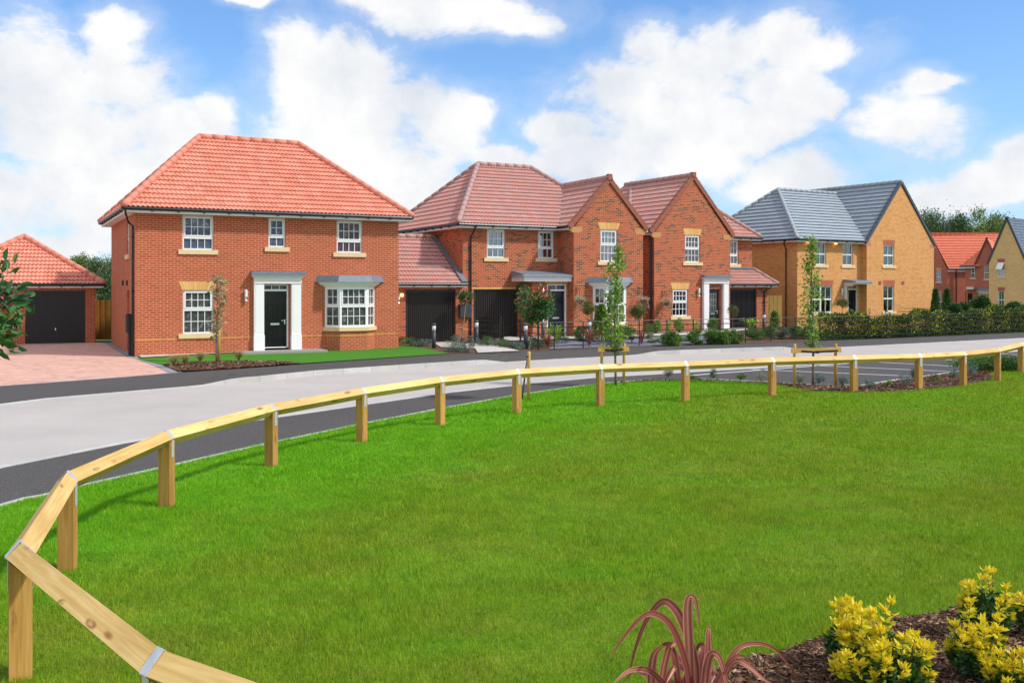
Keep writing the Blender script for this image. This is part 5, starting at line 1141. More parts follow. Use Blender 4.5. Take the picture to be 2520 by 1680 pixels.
def chips(name, poly, n, s0, s1, m, z0, label):
    xs = [p[0] for p in poly]; ys = [p[1] for p in poly]; x = RG.uniform(min(xs), max(xs), n * 3); y = RG.uniform(min(ys), max(ys), n * 3); ok = inside(x, y, poly); x, y = x[ok][:n], y[ok][:n]; n = len(x)
    L = RG.uniform(s0, s1, n) * np.where(RG.random(n) < .05, 1.8, 1); W = L * RG.uniform(.15, .5, n); a = RG.uniform(0, 2 * PI, n); tl = RG.normal(0, .28, n); z = z0 + RG.uniform(0, .018, n)
    dx, dy, dz = np.cos(a) * np.cos(tl), np.sin(a) * np.cos(tl), np.sin(tl); sx, sy = -np.sin(a), np.cos(a); r2 = RG.normal(0, .3, n); T = .004
    def c(e, s, t): return np.stack([x + dx * L * e / 2 + sx * W * s / 2, y + dy * L * e / 2 + sy * W * s / 2, z + dz * L * e / 2 + r2 * W * s / 2 + t], 1)
    V = np.stack([c(-1, -.7, 0), c(1, -1, 0), c(.8, 1, 0), c(-1.1, .8, 0), c(-1, -.7, T), c(1, -1, T), c(.8, 1, T), c(-1.1, .8, T)], 1).reshape(-1, 3); b = (np.arange(n) * 8)[:, None]
    F = np.concatenate([b + np.array(t) for t in ((4, 5, 6, 7), (0, 1, 5, 4), (1, 2, 6, 5), (2, 3, 7, 6), (3, 0, 4, 7))]); rn = RG.random(n) ** 1.3
    o = link(name, arrmesh(name, V, F, np.repeat(rn, 8)), M[m]); tag(o, label, 'mulch', kind='stuff')
chips('bark_chips', [p for p in FBg if p[1] > 4.2], 15000, .010, .05, 'bark', .035, 'brown shredded bark mulch under the yellow shrubs in the near bed')
chips('bark_chips', RBg, 5000, .03, .10, 'bark', .036, 'bark mulch and stones in the bed behind the wooden rail')
chips('bark_chips', [G(*p) for p in ((400, 899), (440, 916.8), (560, 909.8), (640, 904.2), (737, 896.8), (700, 893.2), (560, 892), (440, 897))], 3500, .04, .11, 'bark', .045, 'bark mulch strip in front of the orange roofed house')
# ================================================================ knee rail fence
POST = [(.24, 2.84), (-1.475, 4.01)] + [G(u, v) for u, v in ((50, 1672), (166, 1407), (410, 1251), (667.5, 1150), (890, 1090), (1083, 1048), (1272, 1019), (1477, 1001), (1686.5, 990), (1900, 975.5), (2101, 967), (2261, 960.5), (2370, 952), (2455, 938.5), (2512, 918))] + [(15.6, 27.6), (17.4, 28.6)]
def kneerail():
    e = empty('knee_rail_fence', (POST[2][0], POST[2][1], 0), 0, 'low wooden knee rail on square posts curving around the lawn', 'fence'); ox, oy = POST[2]
    P = [(x - ox, y - oy) for x, y in POST]; n = len(P); zc = .745; hs = .058; dg = hs * math.sqrt(2)
    def dr(a, b): l = math.dist(a, b); return ((b[0] - a[0]) / l, (b[1] - a[1]) / l)
    for i in range(n):
        d0 = dr(P[max(i - 1, 0)], P[max(i, 1)]); d1 = dr(P[min(i, n - 2)], P[min(i + 1, n - 1)]); d = dr((0, 0), (d0[0] + d1[0], d0[1] + d1[1])); s = (-d[1], d[0])
        x, y = P[i]; w = .062; zt = zc - .005; mb = MB()
        def c(a, b, z): return (x + d[0] * a + s[0] * b, y + d[1] * a + s[1] * b, z)
        # post with a V notch cut for the rail
        prof = [(-w, -.05), (w, -.05), (w, zt + .0), (0, zc - dg + .002), (-w, zt + .0)]
        prof = [(-w, -.05), (w, -.05), (w, zc - dg + w), (0, zc - dg), (-w, zc - dg + w)]
        for q in (-w, w): mb.face([c(q, b, z) for b, z in prof], [(z + i * 3.1, b + q) for b, z in prof])
        for (b0, z0), (b1, z1) in zip(prof, prof[1:] + prof[:1]): mb.face([c(-w, b0, z0), c(w, b0, z0), c(w, b1, z1), c(-w, b1, z1)], [(z0 + i * 2.7, .3), (z0 + i * 2.7, .42), (z1 + i * 2.7 + (.12 if z0 == z1 else 0), .42), (z1 + i * 2.7 + (.12 if z0 == z1 else 0), .3)])
        mb.build('post', M['post'], e)
        st = MB(); g = .004; bw = .028; T = [(-w - g, zc - .20), (-w - g, zc - dg + w + .004), (-dg * .93 - g, zc), (0, zc + dg + g), (dg * .93 + g, zc), (w + g, zc - dg + w + .004), (w + g, zc - .20)]
        for (b0, z0), (b1, z1) in zip(T, T[1:]):
            l = math.hypot(b1 - b0, z1 - z0); nb, nz = -(z1 - z0) / l * .003, (b1 - b0) / l * .003
            st.hexa([c(-bw, b0, z0), c(bw, b0, z0), c(bw, b1, z1), c(-bw, b1, z1), c(-bw, b0 + nb, z0 + nz), c(bw, b0 + nb, z0 + nz), c(bw, b1 + nb, z1 + nz), c(-bw, b1 + nb, z1 + nz)])
        for sgn in (-1, 1):
            st.hexa([c(a_, sgn * (w + g + b_), z_) for a_, b_, z_ in ((-.006, 0, zc - .17), (.006, 0, zc - .17), (.006, .006, zc - .17), (-.006, .006, zc - .17), (-.006, 0, zc - .158), (.006, 0, zc - .158), (.006, .006, zc - .158), (-.006, .006, zc - .158))])
        st.build('metal_strap', M['galv'], e)
    for i in range(n - 1):
        a, b = P[i], P[i + 1]; d = dr(a, b); s = (-d[1], d[0]); mb = MB(); L = math.dist(a, b)
        def mit(j):
            if j in (0, n - 1): return 0
            p0, p1 = dr(P[j - 1], P[j]), dr(P[j], P[j + 1]); k = p0[0] * p1[1] - p0[1] * p1[0]; return math.tan(math.asin(max(-1, min(1, k))) / 2)
        K = [(0, dg), (dg, 0), (0, -dg), (-dg, 0)]; A = []; B = []
        for q, z in K:
            A.append((a[0] + d[0] * (q * mit(i) + .001) + s[0] * q, a[1] + d[1] * (q * mit(i) + .001) + s[1] * q, zc + z)); B.append((b[0] + d[0] * (-q * mit(i + 1) - .001) + s[0] * q, b[1] + d[1] * (-q * mit(i + 1) - .001) + s[1] * q, zc + z))
        for j in range(4): k = (j + 1) % 4; mb.face([A[j], B[j], B[k], A[k]], [(i * 3.3, j * .12), (i * 3.3 + L, j * .12), (i * 3.3 + L, j * .12 + .115), (i * 3.3, j * .12 + .115)])
        mb.face(A[::-1]); mb.face(B)
        mb.build('rail', M['rail'], e)
kneerail()
# ================================================================ black estate railing
def railing(name, posts, label, tops=1.02, rails=(1.0, .82, .60, .38, .15), thick=(), group=None):
    x0, y0, z0 = posts[0]; e = empty(name, (x0, y0, 0), 0, label, 'railing', group)
    for i, (x, y, z) in enumerate(posts):
        m = MB(); r = .036 if i in thick else .019; h = tops + (.05 if i in thick else 0)
        m.box(x - x0 - r, x - x0 + r, y - y0 - r, y - y0 + r, z - .05, z + h)
        if i in thick: m.lathe([(.04, 0), (.045, .02), (.01, .05)], (x - x0, y - y0, z + h), 8)
        m.build('post', M['blackmetal'], e)
    for (a, b) in zip(posts, posts[1:]):
        for j, h in enumerate(rails):
            m = MB(); A = (a[0] - x0, a[1] - y0, a[2] + h); B = (b[0] - x0, b[1] - y0, b[2] + h)
            if j == 0: m.tube([A, B], .014, 6)
            else: m.beam(A, B, .01, .032)
            m.build('rail', M['blackmetal'], e)
    return e
FPX = [(1324.5, 862.6), (1363.8, 861.4), (1435, 858), (1503, 855), (1573, 852.6), (1641, 850.2), (1706, 848), (1771.5, 846.5), (1834.6, 844.3), (1896.4, 841.5), (1956.7, 838.9), (2017.6, 837.2), (2078, 835.2), (2137, 833.2), (2182, 831.6), (2234.7, 829.6), (2278.4, 827.4), (2328, 824.6), (2366, 823), (2410.6, 820.8), (2447, 818.9), (2489, 816.8), (2540, 814.5), (2600, 812)]
railing('estate_railing', [(*G(u, v), .01) for u, v in FPX], 'long black estate railing along the far footpath in front of shrubs and hedge', thick=(0,))
railing('estate_railing', [(*G(u, v), .01) for u, v in ((1143, 836), (1165, 839), (1188.8, 841.5), (1233, 848))], 'short black railing between silvery plants and dark brown garage door', thick=(3,))
def gate():
    a, b = G(1237, 848.6), G(1281, 853.5); e = empty('estate_gate', (*a, 0), math.atan2(b[1] - a[1], b[0] - a[0]), 'narrow black metal gate in front of right-hand brown garage door', 'gate'); L = math.dist(a, b); m = MB()
    for x in (.04, L - .04): m.box(x - .016, x + .016, -.016, .016, .06, 1.04)
    m.box(.04, L - .04, -.01, .01, .98, 1.0); m.box(.04, L - .04, -.01, .01, .08, .10); m.build('gate_frame', M['blackmetal'], e)
    for h in (.82, .60, .38): r = MB(); r.beam((.05, 0, h), (L - .05, 0, h), .008, .024); r.build('bar', M['blackmetal'], e)
    l = MB(); l.box(L - .10, L + .02, -.04, .04, .95, 1.08); l.build('latch', M['blackmetal'], e)
gate()
railing('estate_railing', [(*G(1281.5, 853.8), .0), (*G(1324, 862.3), .01)], 'black railing section joining gate to corner post beside bollard')
railing('estate_railing', [(*G(2137.5, 833.0), .02)] + [(( u - CX) / FP * Y, Y, .05) for u, Y in ((2143, 58), (2199, 56.5), (2254, 55), (2330, 54))], 'black railing behind the hedge in front of yellow gable', thick=())
# ================================================================ bollard lights
def bollards():
    p = empty('bollard_light', (0, 0, 0)); m = MB(); m.lathe([(.075, -.05), (.075, .68)], n=16); m.build('post', M['anthracite'], p, True)
    m = MB(); m.lathe([(.072, .68), (.072, .87)], n=16); q = m.build('lamp_shade', M['lampglass'], p, True); r = MB()
    for z in (.72, .80): r.lathe([(.0735, 0), (.0735, .006)], (0, 0, z), 16)
    r.build('louvre', M['steel'], q)
    m = MB(); m.lathe([(.085, .87), (.085, .92), (.05, .955), (.01, .962)], n=16); m.build('cap', M['anthracite'], p, True)
    spots = [((1067.8, 857.8), None, 'dark bollard light at turf corner in front of left brown garage door'), ((1173, 847), None, 'dark bollard light standing in front of right brown garage door'), ((1293.6, 859), None, 'dark bollard light beside gate, behind photinia tree trunk'),
             (None, (1336.5, 39.3), 'dark bollard light just left of navy front door'), (None, (1450.7, 37.6), 'dark bollard light in front of cone conifer and bay window'), (None, (1880.6, 45.0), 'dark bollard light at right pier of small garage'),
             (None, (1993.5, 46.0), 'dark bollard light half hidden by slender tree before yellow house'), (None, (2181, 50.0), 'dark bollard light rising from yellow flowered hedge')]
    for i, (a, b, lb) in enumerate(spots):
        if a: x, y, z = GP(*a)
        else: y = b[1]; x = (b[0] - CX) / FP * y; z = gz(x, y)
        if i == 0: o = p
        else:
            o = p.copy(); C.objects.link(o)
            for ch in [c for c in p.children]:
                c = ch.copy(); C.objects.link(c); c.parent = o
                for g in ch.children: k = g.copy(); C.objects.link(k); k.parent = c
        o.location = (x, y, z); tag(o, lb, 'bollard light', 'bollard lights in the front gardens')
bollards()
# ================================================================ timber panels
def boards(name, a, b, h, label, bw=.125, climber=False):
    e = empty(name, (*a, 0), math.atan2(b[1] - a[1], b[0] - a[0]), label, 'fence'); L = math.dist(a, b); n = max(2, int(L / bw)); m = MB()
    for i in range(n):
        x0, x1 = L * i / n, L * (i + 1) / n; o = .012 * (i % 2)
        m.face([(x0, -o, .02), (x1 + .01, -o, .02), (x1 + .01, -o, h), (x0, -o, h)], [(0 + i, 0), (0 + i, .1), (h + i, .1), (h + i, 0)]); m.face([(x1 + .01, -o, .02), (x1 + .01, .02, .02), (x1 + .01, .02, h), (x1 + .01, -o, h)], [(i, 0), (i, .02), (i + h, .02), (i + h, 0)])
        m.face([(x0, -o, h), (x1 + .01, -o, h), (x1 + .01, .02, h), (x0, .02, h)], [(0, 0), (.1, 0), (.1, .02), (0, .02)]); m.face([(x0, .02, .02), (x1 + .01, .02, .02), (x1 + .01, .02, h), (x0, .02, h)], [(0 + i, 0), (0 + i, .1), (h + i, .1), (h + i, 0)])
    m.build('boards', M['fencewood'], e); r = MB()
    for z in (.3, h * .5, h - .25): r.box(0, L, .021, .07, z - .04, z + .04)
    r.build('arris_rail', M['fencewood'], e); return e
gy = 41.8; boards('board_fence', ((228 - CX) / FP * gy, gy), ((285 - CX) / FP * gy, gy - .1), 1.75, 'vertical timber board fence between garage and orange brick house')
gy = 50.5; boards('board_fence', ((1888 - CX) / FP * gy, gy), ((1928 - CX) / FP * gy, gy + .3), 1.85, 'pale timber board panel between small garage and yellow house')
# ================================================================ PLANTS
def K(u, Y, z=None):
    x = (u - CX) / FP * Y; return (x, Y, gz(x, Y) if z is None else z)
# front-garden trees
e = standard_tree('photinia_tree', (*G(1284, 985), .02), 1.66, .40, 'leafphot', 1350, .085, 'lollipop photinia tree with red tips by the near footpath, leaning trunk', lean=(.26, -.02), stem_r=.016, topred=True, rz=1.0, clumps=18)
standard_tree('photinia_tree', (-3.69, 6.35, .02), 1.89, .43, 'leafphot', 1600, .082, 'large-leaved photinia crown close by at left edge of photo', stem_r=.016, tone=(.05, .92), rz=.95, big=True, clumps=26)
LT = 'lollipop trees beside doors and windows'
standard_tree('topiary_tree', K(1135, 39.1), 1.62, .32, 'leafphot', 1000, .07, 'small lollipop tree with leaning cane between the two brown garage doors', group=LT, lean=(.2, 0), tone=(0, .75), cane=(.02, -.05, .0, -.03))
standard_tree('topiary_tree', K(1290, 40.2), 1.85, .27, 'leafdark', 700, .07, 'small lollipop tree behind the photinia, right of brown garage door', group=LT, lean=(-.12, 0), cane=(.05, -.05, .1, 0))
standard_tree('topiary_tree', K(1447, 38.9), 1.10, .30, 'leafbox', 1500, .06, 'olive lollipop tree left of the bay window behind a bollard light', group=LT, cane=(.03, -.04, 0, 0))
standard_tree('topiary_tree', K(1568, 40.3), .85, .35, 'leafbox', 1900, .06, 'round olive lollipop tree right of the bay window', group=LT, lean=(.06, 0), rz=.9)
standard_tree('topiary_tree', K(1803, 46.2), .80, .26, 'leafphot', 1000, .055, 'small reddish lollipop tree before the small black garage door', group=LT, tone=(.3, .95), rz=1.1)
# planter with tree by the yellow house
x, y, z = K(2069, 50.8); e = empty('planter', (x, y, z), 0, 'tall black tapered planter beside yellow house door', 'planter'); m = MB(); m.hexa([(-.13, -.13, 0), (.13, -.13, 0), (.13, .13, 0), (-.13, .13, 0), (-.19, -.19, .75), (.19, -.19, .75), (.19, .19, .75), (-.19, .19, .75)]); m.build('pot', M['blackmetal'], e); s = MB(); s.box(-.17, .17, -.17, .17, .75, .755); s.build('soil', M['mulch'], e)
standard_tree('topiary_tree', (x + .08, y, z + .75), .28, .33, 'leafbox', 1100, .06, 'olive lollipop tree growing in tall black planter', group=LT, rz=.75)
def slender(name, loc, H, prof, n, m, leaf, label, big=.45, seed=1):
    e = empty(name, loc, 0, label, 'tree'); rg = np.random.default_rng(seed); tr = MB(); wob = lambda t: (.05 * math.sin(t * 5 + seed), .04 * math.sin(t * 4 + seed * 2)); T = [i / 10 for i in range(11)]
    tr.tube([(wob(t)[0] * t, wob(t)[1] * t, H * t) for t in T], [.028 * (1 - .85 * t) + .003 for t in T], 7); P = []; D = []; nb = 46
    z0 = prof[0][0]
    for i in range(nb):
        t = z0 + (1 - z0) * (i + rg.random()) / nb; r = np.interp(t, [p[0] for p in prof], [p[1] for p in prof]) * rg.uniform(.35, 1.2); a = rg.uniform(0, 6.28); bx, by = wob(t)[0] * t, wob(t)[1] * t; zz = H * t
        q = [(bx, by, zz - r * .7), (bx + math.cos(a) * r * .45, by + math.sin(a) * r * .45, zz - r * .1), (bx + math.cos(a) * r * .75, by + math.sin(a) * r * .75, zz + r * .7)]
        tr.tube(q, [.008, .005, .002], 4)
        k = int(n / nb)
        for j in range(k):
            s = rg.uniform(.2, 1.15); w = 0 if s < .5 else 1; A = np.array(q[w]); B = np.array(q[w + 1]); f = (s - .5 * w) / .5
            p = A + (B - A) * min(f, 1.2) + rg.normal(0, .045 + r * .08, 3); P.append(p); D.append((math.cos(a) + rg.normal(0, .9), math.sin(a) + rg.normal(0, .9), rg.normal(-.2, .7)))
    tr.build('trunk', M['twig'], e, True); n2 = len(P)
    leafobj('crown', M[m], e, leafarr(np.array(P), np.array(D), rg.uniform(.6, 1.25, n2) * leaf, leaf * .62, np.clip(rg.normal(.5, .25, n2), 0, 1)))
    return e
slender('pear_tree', (*G(1515, 951), .02), 3.22, [(.25, .12), (.32, .30), (.45, .40), (.6, .32), (.7, .20), (.8, .32), (.88, .30), (.95, .14), (1, .05)], 1050, 'leafpear', .09, 'slender dense green tree with stake frame, in front of the bay window gable', seed=3)
slender('pear_tree', (*G(2000.5, 951.5), .03), 3.45, [(.25, .08), (.33, .30), (.45, .28), (.55, .34), (.7, .38), (.8, .20), (.9, .16), (1, .05)], 800, 'leafpear', .09, 'slender sparse tree with stake frame, in front of yellow house', seed=8)
slender('young_tree', (*G(533, 894.5), .04), 2.6, [(.30, .06), (.42, .22), (.55, .12), (.7, .34), (.8, .2), (.92, .24), (1, .06)], 260, 'leafpale', .13, 'thin young tree with few pale leaves before the orange roofed house', seed=5)
def stakes(loc, hs, label, cross=None, r=.035):
    x0, y0 = loc[0]; e = empty('tree_stake' if len(loc) == 1 else 'stake_frame', (x0, y0, .02), 0, label, 'tree stake'); 
    for (x, y), h in zip(loc, hs): m = MB(); m.tube([(x - x0, y - y0, -.05), (x - x0 + .01, y - y0, h - .02), (x - x0 + .01, y - y0, h)], [r, r, r * .8], 10); m.build('post', M['stake'], e, True)
    if cross:
        (xa, ya), (xb, yb) = loc; m = MB(); m.beam((-.08, -.045, cross - .0), (xb - x0 + .12, yb - y0 - .045, cross + .0), .022, .11); m.build('crossbar', M['stake'], e)
        b = MB(); L = xb - x0; b.beam((L * .14, -.062, cross - .01), (L * .42, -.09, cross - .03), .008, .045); b.beam((L * .42, -.09, cross - .03), (L * .95, -.062, cross + .0), .008, .045); b.lathe([(.045, 0), (.045, .06)], (L * .5, -.05, cross - .06), 8); b.build('rubber_tie', M['rubber'], e)
    else: b = MB(); b.tube([(r * 1.1, 0, hs[0] - .1), (-.02, -r * 1.2, hs[0] - .1), (-r * 1.2, .02, hs[0] - .1)], .014, 6); b.build('rubber_tie', M['rubber'], e)
    return e
stakes([G(1300.5, 988)], [1.0], 'single round timber stake beside leaning photinia trunk at near footpath')
stakes([G(1480, 952), G(1535, 950.5)], [.99, 1.0], 'two-post timber stake frame with black tie around the dense slender tree', cross=.86)
stakes([G(1954.6, 954), G(2055.6, 951)], [1.0, .98], 'two-post timber stake frame with black tie around the sparse slender tree', cross=.84)
stakes([(G(538.5, 892)[0] + .0, G(538.5, 892)[1] - .02)], [1.0], 'square timber stake holding thin young tree before the orange roofed house', r=.05)
# conifer
def conifer(name, loc, h, w, n, m, label, cat='conifer', leaf=.07, group=None):
    e = empty(name, loc, 0, label, cat, group); t = RG.random(n) ** .7; a = RG.uniform(0, 2 * PI, n); r = (1 - t) ** .8 * w / 2 * RG.uniform(.55, 1.12, n) * (1 + .18 * np.sin(a * 5 + t * 23)); P = np.stack([np.cos(a) * r, np.sin(a) * r, t * h * .97 + .02], 1)
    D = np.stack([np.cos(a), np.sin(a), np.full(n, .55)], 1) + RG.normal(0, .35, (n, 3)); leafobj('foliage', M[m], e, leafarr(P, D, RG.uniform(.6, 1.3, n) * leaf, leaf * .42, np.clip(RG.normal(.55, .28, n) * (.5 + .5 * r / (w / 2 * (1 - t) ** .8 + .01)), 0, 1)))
    s = MB(); s.tube([(0, 0, -.02), (0, 0, h * .9)], [.03, .006], 6); s.build('trunk', M['twig'], e); return e
conifer('conifer', K(1480, 38.2), 1.52, 1.0, 5200, 'leafconifer', 'broad golden green cone conifer beneath the bay window', leaf=.09)
conifer('cypress', K(2302, 54, .05), 2.15, .62, 1700, 'leafcypress', 'left one of two narrow green cypresses beyond the hedge', leaf=.14, group='two cypresses beyond the hedge')
conifer('cypress', K(2330, 55, .05), 2.15, .68, 1800, 'leafcypress', 'right one of two narrow green cypresses beyond the hedge', leaf=.14, group='two cypresses beyond the hedge')
# hedge with yellow flowers behind the railing
def hedge():
    pts = [(G(2022, 837)[0], G(2022, 837)[1] + .5), (G(2137, 833)[0], G(2137, 833)[1] + .55), (G(2280, 827)[0], G(2280, 827)[1] + .6), (G(2450, 819)[0], G(2450, 819)[1] + .6), (G(2620, 811)[0], G(2620, 811)[1] + .7)]
    x0, y0 = pts[0]; e = empty('flowering_hedge', (x0, y0, 0), 0, 'long green hedge sprinkled with yellow flowers behind black railing', 'hedge'); PP = []; DD = []; TT = []; n = 52000
    seg = [math.dist(a, b) for a, b in zip(pts, pts[1:])]; tot = sum(seg); cum = np.cumsum([0] + seg)
    s = RG.uniform(0, tot, n); hh = .98 + .13 * np.sin(s * 1.1) + .09 * np.sin(s * 2.9 + 1) + .05 * np.sin(s * 7) + .2 * np.clip((s - 6) / 10, 0, 1); X = np.interp(s, cum, [p[0] for p in pts]) - x0; Y = np.interp(s, cum, [p[1] for p in pts]) - y0
    a = RG.uniform(0, 2 * PI, n); rr = np.sqrt(RG.uniform(.05, 1.08, n)); w = .48 + .08 * np.sin(s * 3.3); ox = np.cos(a) * rr; oz = np.sin(a) * rr
    sg = np.sign(ox); ox = sg * np.abs(ox) ** .6; oz = np.sign(oz) * np.abs(oz) ** .7
    P = np.stack([X + ox * w * .35, Y + ox * w, .04 + hh * (.5 + .5 * oz)], 1) + RG.normal(0, .03, (n, 3)); P[:, 2] = np.maximum(P[:, 2], .02); D = np.stack([ox * .3, ox, oz + .3], 1) + RG.normal(0, .6, (n, 3))
    cl = .5 + .5 * np.sin(s * 2.3 + np.sin(s * .9) * 2) ; t = np.clip(RG.normal(.40, .2, n), 0, .8); fl = (RG.random(n) < .05 + .17 * cl * np.clip(1.2 - s / tot * .5, 0, 1)) ; t = np.where(fl & (oz > -.75), RG.uniform(.87, 1, n), t)
    leafobj('foliage', M['leafhedge'], e, leafarr(P, D, RG.uniform(.6, 1.3, n) * .088, .048, t)); st = MB()
    for i in range(60):
        q = tot * i / 60; x, y = np.interp(q, cum, [p[0] for p in pts]) - x0, np.interp(q, cum, [p[1] for p in pts]) - y0; st.tube([(x, y, -.02), (x + .05, y - .1, .5), (x + .1 * math.sin(i), y + .1, .85)], [.012, .008, .003], 5)
    st.build('stems', M['twig'], e)
hedge()
# shrubs (u, base v, height, width, ...)
SH = 'shrubs behind the black railing'
for u, Y, h, w, m, lf, lb in (
    (1433, 38.4, .62, .7, 'leafshrub', .05, 'green bush left of the cone conifer under the bay window'), (1520, 38.6, .55, 1.0, 'leafshrub', .05, 'low green bush right of the cone conifer behind slender tree'),
    (1549, 39.6, .55, .9, 'leafshrub', .05, 'low green bush below the round olive lollipop tree'), (1596, 40.0, .68, .52, 'leafshrub', .035, 'compact green dome shrub left of house gap, above red strap plant'),
    (1649, 37.2, .56, .80, 'leafshrub', .06, 'rounded green shrub on slate behind railing, left of the long bushes'), (1668, 37.0, .42, .45, 'leafpear', .05, 'bright green shrub on slate at right foot of the rounded shrub'),
    (1715, 38.0, .58, .75, 'leafshrub', .06, 'first green bush of the row in front of the white door surround'), (1747, 38.2, .60, .8, 'leafshrub', .06, 'second green bush of the row in front of the white door surround'),
    (1779, 38.2, .60, .8, 'leafshrub', .06, 'third green bush of the row in front of the white door surround'), (1810, 38.6, .55, .6, 'leafshrub', .06, 'fourth green bush at right end of the row near the garage path'),
    (1860, 40.6, .55, .8, 'leafshrub', .055, 'feathery green bush right of the garage path behind railing'), (1892, 41.0, .54, .8, 'leafshrub', .055, 'feathery green bush below the bollard at the small garage'),
    (1925, 41.2, .52, .75, 'leafgrey', .05, 'greyish green bush in front of timber panel behind railing'), (1957, 41.4, .56, .75, 'leafshrub', .055, 'green bush behind railing left of the sparse slender tree'), (1990, 41.5, .55, .7, 'leafshrub', .055, 'green bush behind railing and sparse slender tree'),
    (1616, 43.7, .62, .45, 'leafpear', .05, 'upright green plant at left foot of the third house'), (1672, 44.6, .68, .50, 'leafpear', .05, 'upright green plant under the ground floor window of the third house'), (1754, 45.9, .70, .55, 'leafshrub', .05, 'leafy green plant in front of the glazed navy door'),
    (1906, 47.5, .95, .45, 'leafgreen', .05, 'green climber against pale timber board panel'),
    (2350, 55, 1.15, .9, 'leafdark', .10, 'dark leafy bush right of two cypresses'), (2376, 56, 1.3, 1.1, 'leafdark', .10, 'dark leafy bush before the dark brick wall'), (2412, 57, 1.6, 1.2, 'leafdark', .12, 'taller dark bush in front of far bay window'), (2440, 57, 1.15, 1.3, 'leafdark', .10, 'dark bush below the yellow gable end with open window'), (2500, 53, 1.35, 1.3, 'leafdark', .10, 'dark round bush above hedge at right edge')):
    bush('shrub', h=h, w=w, m=m, n=int(1100 * w * h / .35), leaf=lf, label=lb, group=SH, loc=K(u, Y))
for u, v, h, w, lb in ((1603, 845, .18, .36, 'low bright green mound on slate left of rounded shrub'), (1617, 843.5, .16, .30, 'small bright green mound beside the low mound on slate'), (1683, 841, .18, .36, 'small bright green mound between rounded shrub and long bushes')):
    bush('cushion_plant', u, v, h, w, 'leafpear', 500, .03, lb, 'cushion plant', 'cushion plants on the slate', tone=(0, .6))
# silvery low plants around the bollards
i = 0
for u, v, h, w, m, lb in ((990, 851, .35, .75, 'leafgreen', 'low dark green plant at corner of orange brick house'), (1010, 852.5, .33, .6, 'leafgreen', 'low green plant in front of left brown garage door'), (1028, 853.5, .30, .6, 'leafgrey', 'low silvery plant in front of left brown garage door'), (1052, 853.5, .30, .6, 'leafblue', 'bluish low plant just left of turf corner bollard'),
    (1104, 866, .38, .75, 'leafgrey', 'silvery clump at tip of the turf, leftmost of three'), (1126, 867.5, .38, .7, 'leafgrey', 'silvery clump at tip of the turf, middle of three'), (1150, 868.5, .36, .65, 'leafgrey', 'silvery clump at tip of the turf, beside pale path'),
    (1128, 845.5, .35, .7, 'leafblue', 'bluish low plant below leaning cane between garage doors'), (1152, 847, .33, .7, 'leafgrey', 'silvery low plant left of bollard at right brown garage door'), (1186, 851, .36, .6, 'leafblue', 'bluish low plant right of bollard at right brown garage door'), (1202, 852.5, .35, .6, 'leafgreen', 'green low plant before right brown garage door'), (1219, 853.5, .34, .6, 'leafgrey', 'pale silvery clump before right brown garage door'),
    (1242, 856, .32, .5, 'leafgreen', 'small green plant at foot of gate post'), (1262, 858.5, .30, .6, 'leafgrey', 'low grey clump under the black gate'), (1275, 861, .28, .5, 'leafblue', 'low bluish clump left of gate bollard'), (1309, 860, .34, .5, 'leafblue', 'low bluish clump right of gate bollard'), (1300, 848, .35, .7, 'leafdark', 'dark low plant behind gate bollard'), (1330, 852, .38, .7, 'leafdark', 'dark low plant near corner post of railing'), (1378, 846, .35, .8, 'leafdark', 'dark spreading plant at foot of navy door path')):
    bush('low_shrub', u, v, h, w, m, 420, .05, lb, 'low shrub', 'low plants around the bollard lights', lw=.3)
# strap leaved plants
strapplant('strap_plant', GP(1348, 857), .55, 1.01, 'leafred', 90, 'bronze red strap plant right of railing corner post', group='strap-leaved plants'); strapplant('strap_plant', GP(1449.5, 853.5), .72, 1.15, 'leafred', 90, 'bronze red strap plant in front of bollard and cone conifer', group='strap-leaved plants', erect=.7); strapplant('strap_plant', GP(1579, 849), .62, 1.01, 'leafred', 80, 'bronze red strap plant below the round olive lollipop tree', group='strap-leaved plants', erect=.7)
strapplant('strap_plant', GP(1371, 849), .80, 0.94, 'leaflime', 80, 'bright lime green strap plant in front of navy door', group='strap-leaved plants', lw=.03, erect=.8); strapplant('strap_plant', GP(1352, 846), .78, 0.81, 'leaflime', 60, 'yellow green strap plant left of navy front door', group='strap-leaved plants', lw=.022, erect=.8)
strapplant('strap_plant', K(1646, 44.1), .60, 0.81, 'leaflime', 60, 'grassy plant under ground floor window at left of third house', group='strap-leaved plants'); strapplant('strap_plant', K(1712, 45.2), .58, 0.81, 'leaflime', 60, 'grassy plant left of white door surround of third house', group='strap-leaved plants'); strapplant('strap_plant', K(1846, 44.8), .72, 1.35, 'leaflime', 80, 'spiky yellow green plant in front of small black garage', group='strap-leaved plants', lw=.05, erect=.3)
strapplant('strap_plant', GP(1512, 850), .5, 1.22, 'leaflime', 60, 'arching green strap plant at right foot of cone conifer', group='strap-leaved plants', lw=.03, erect=.2)
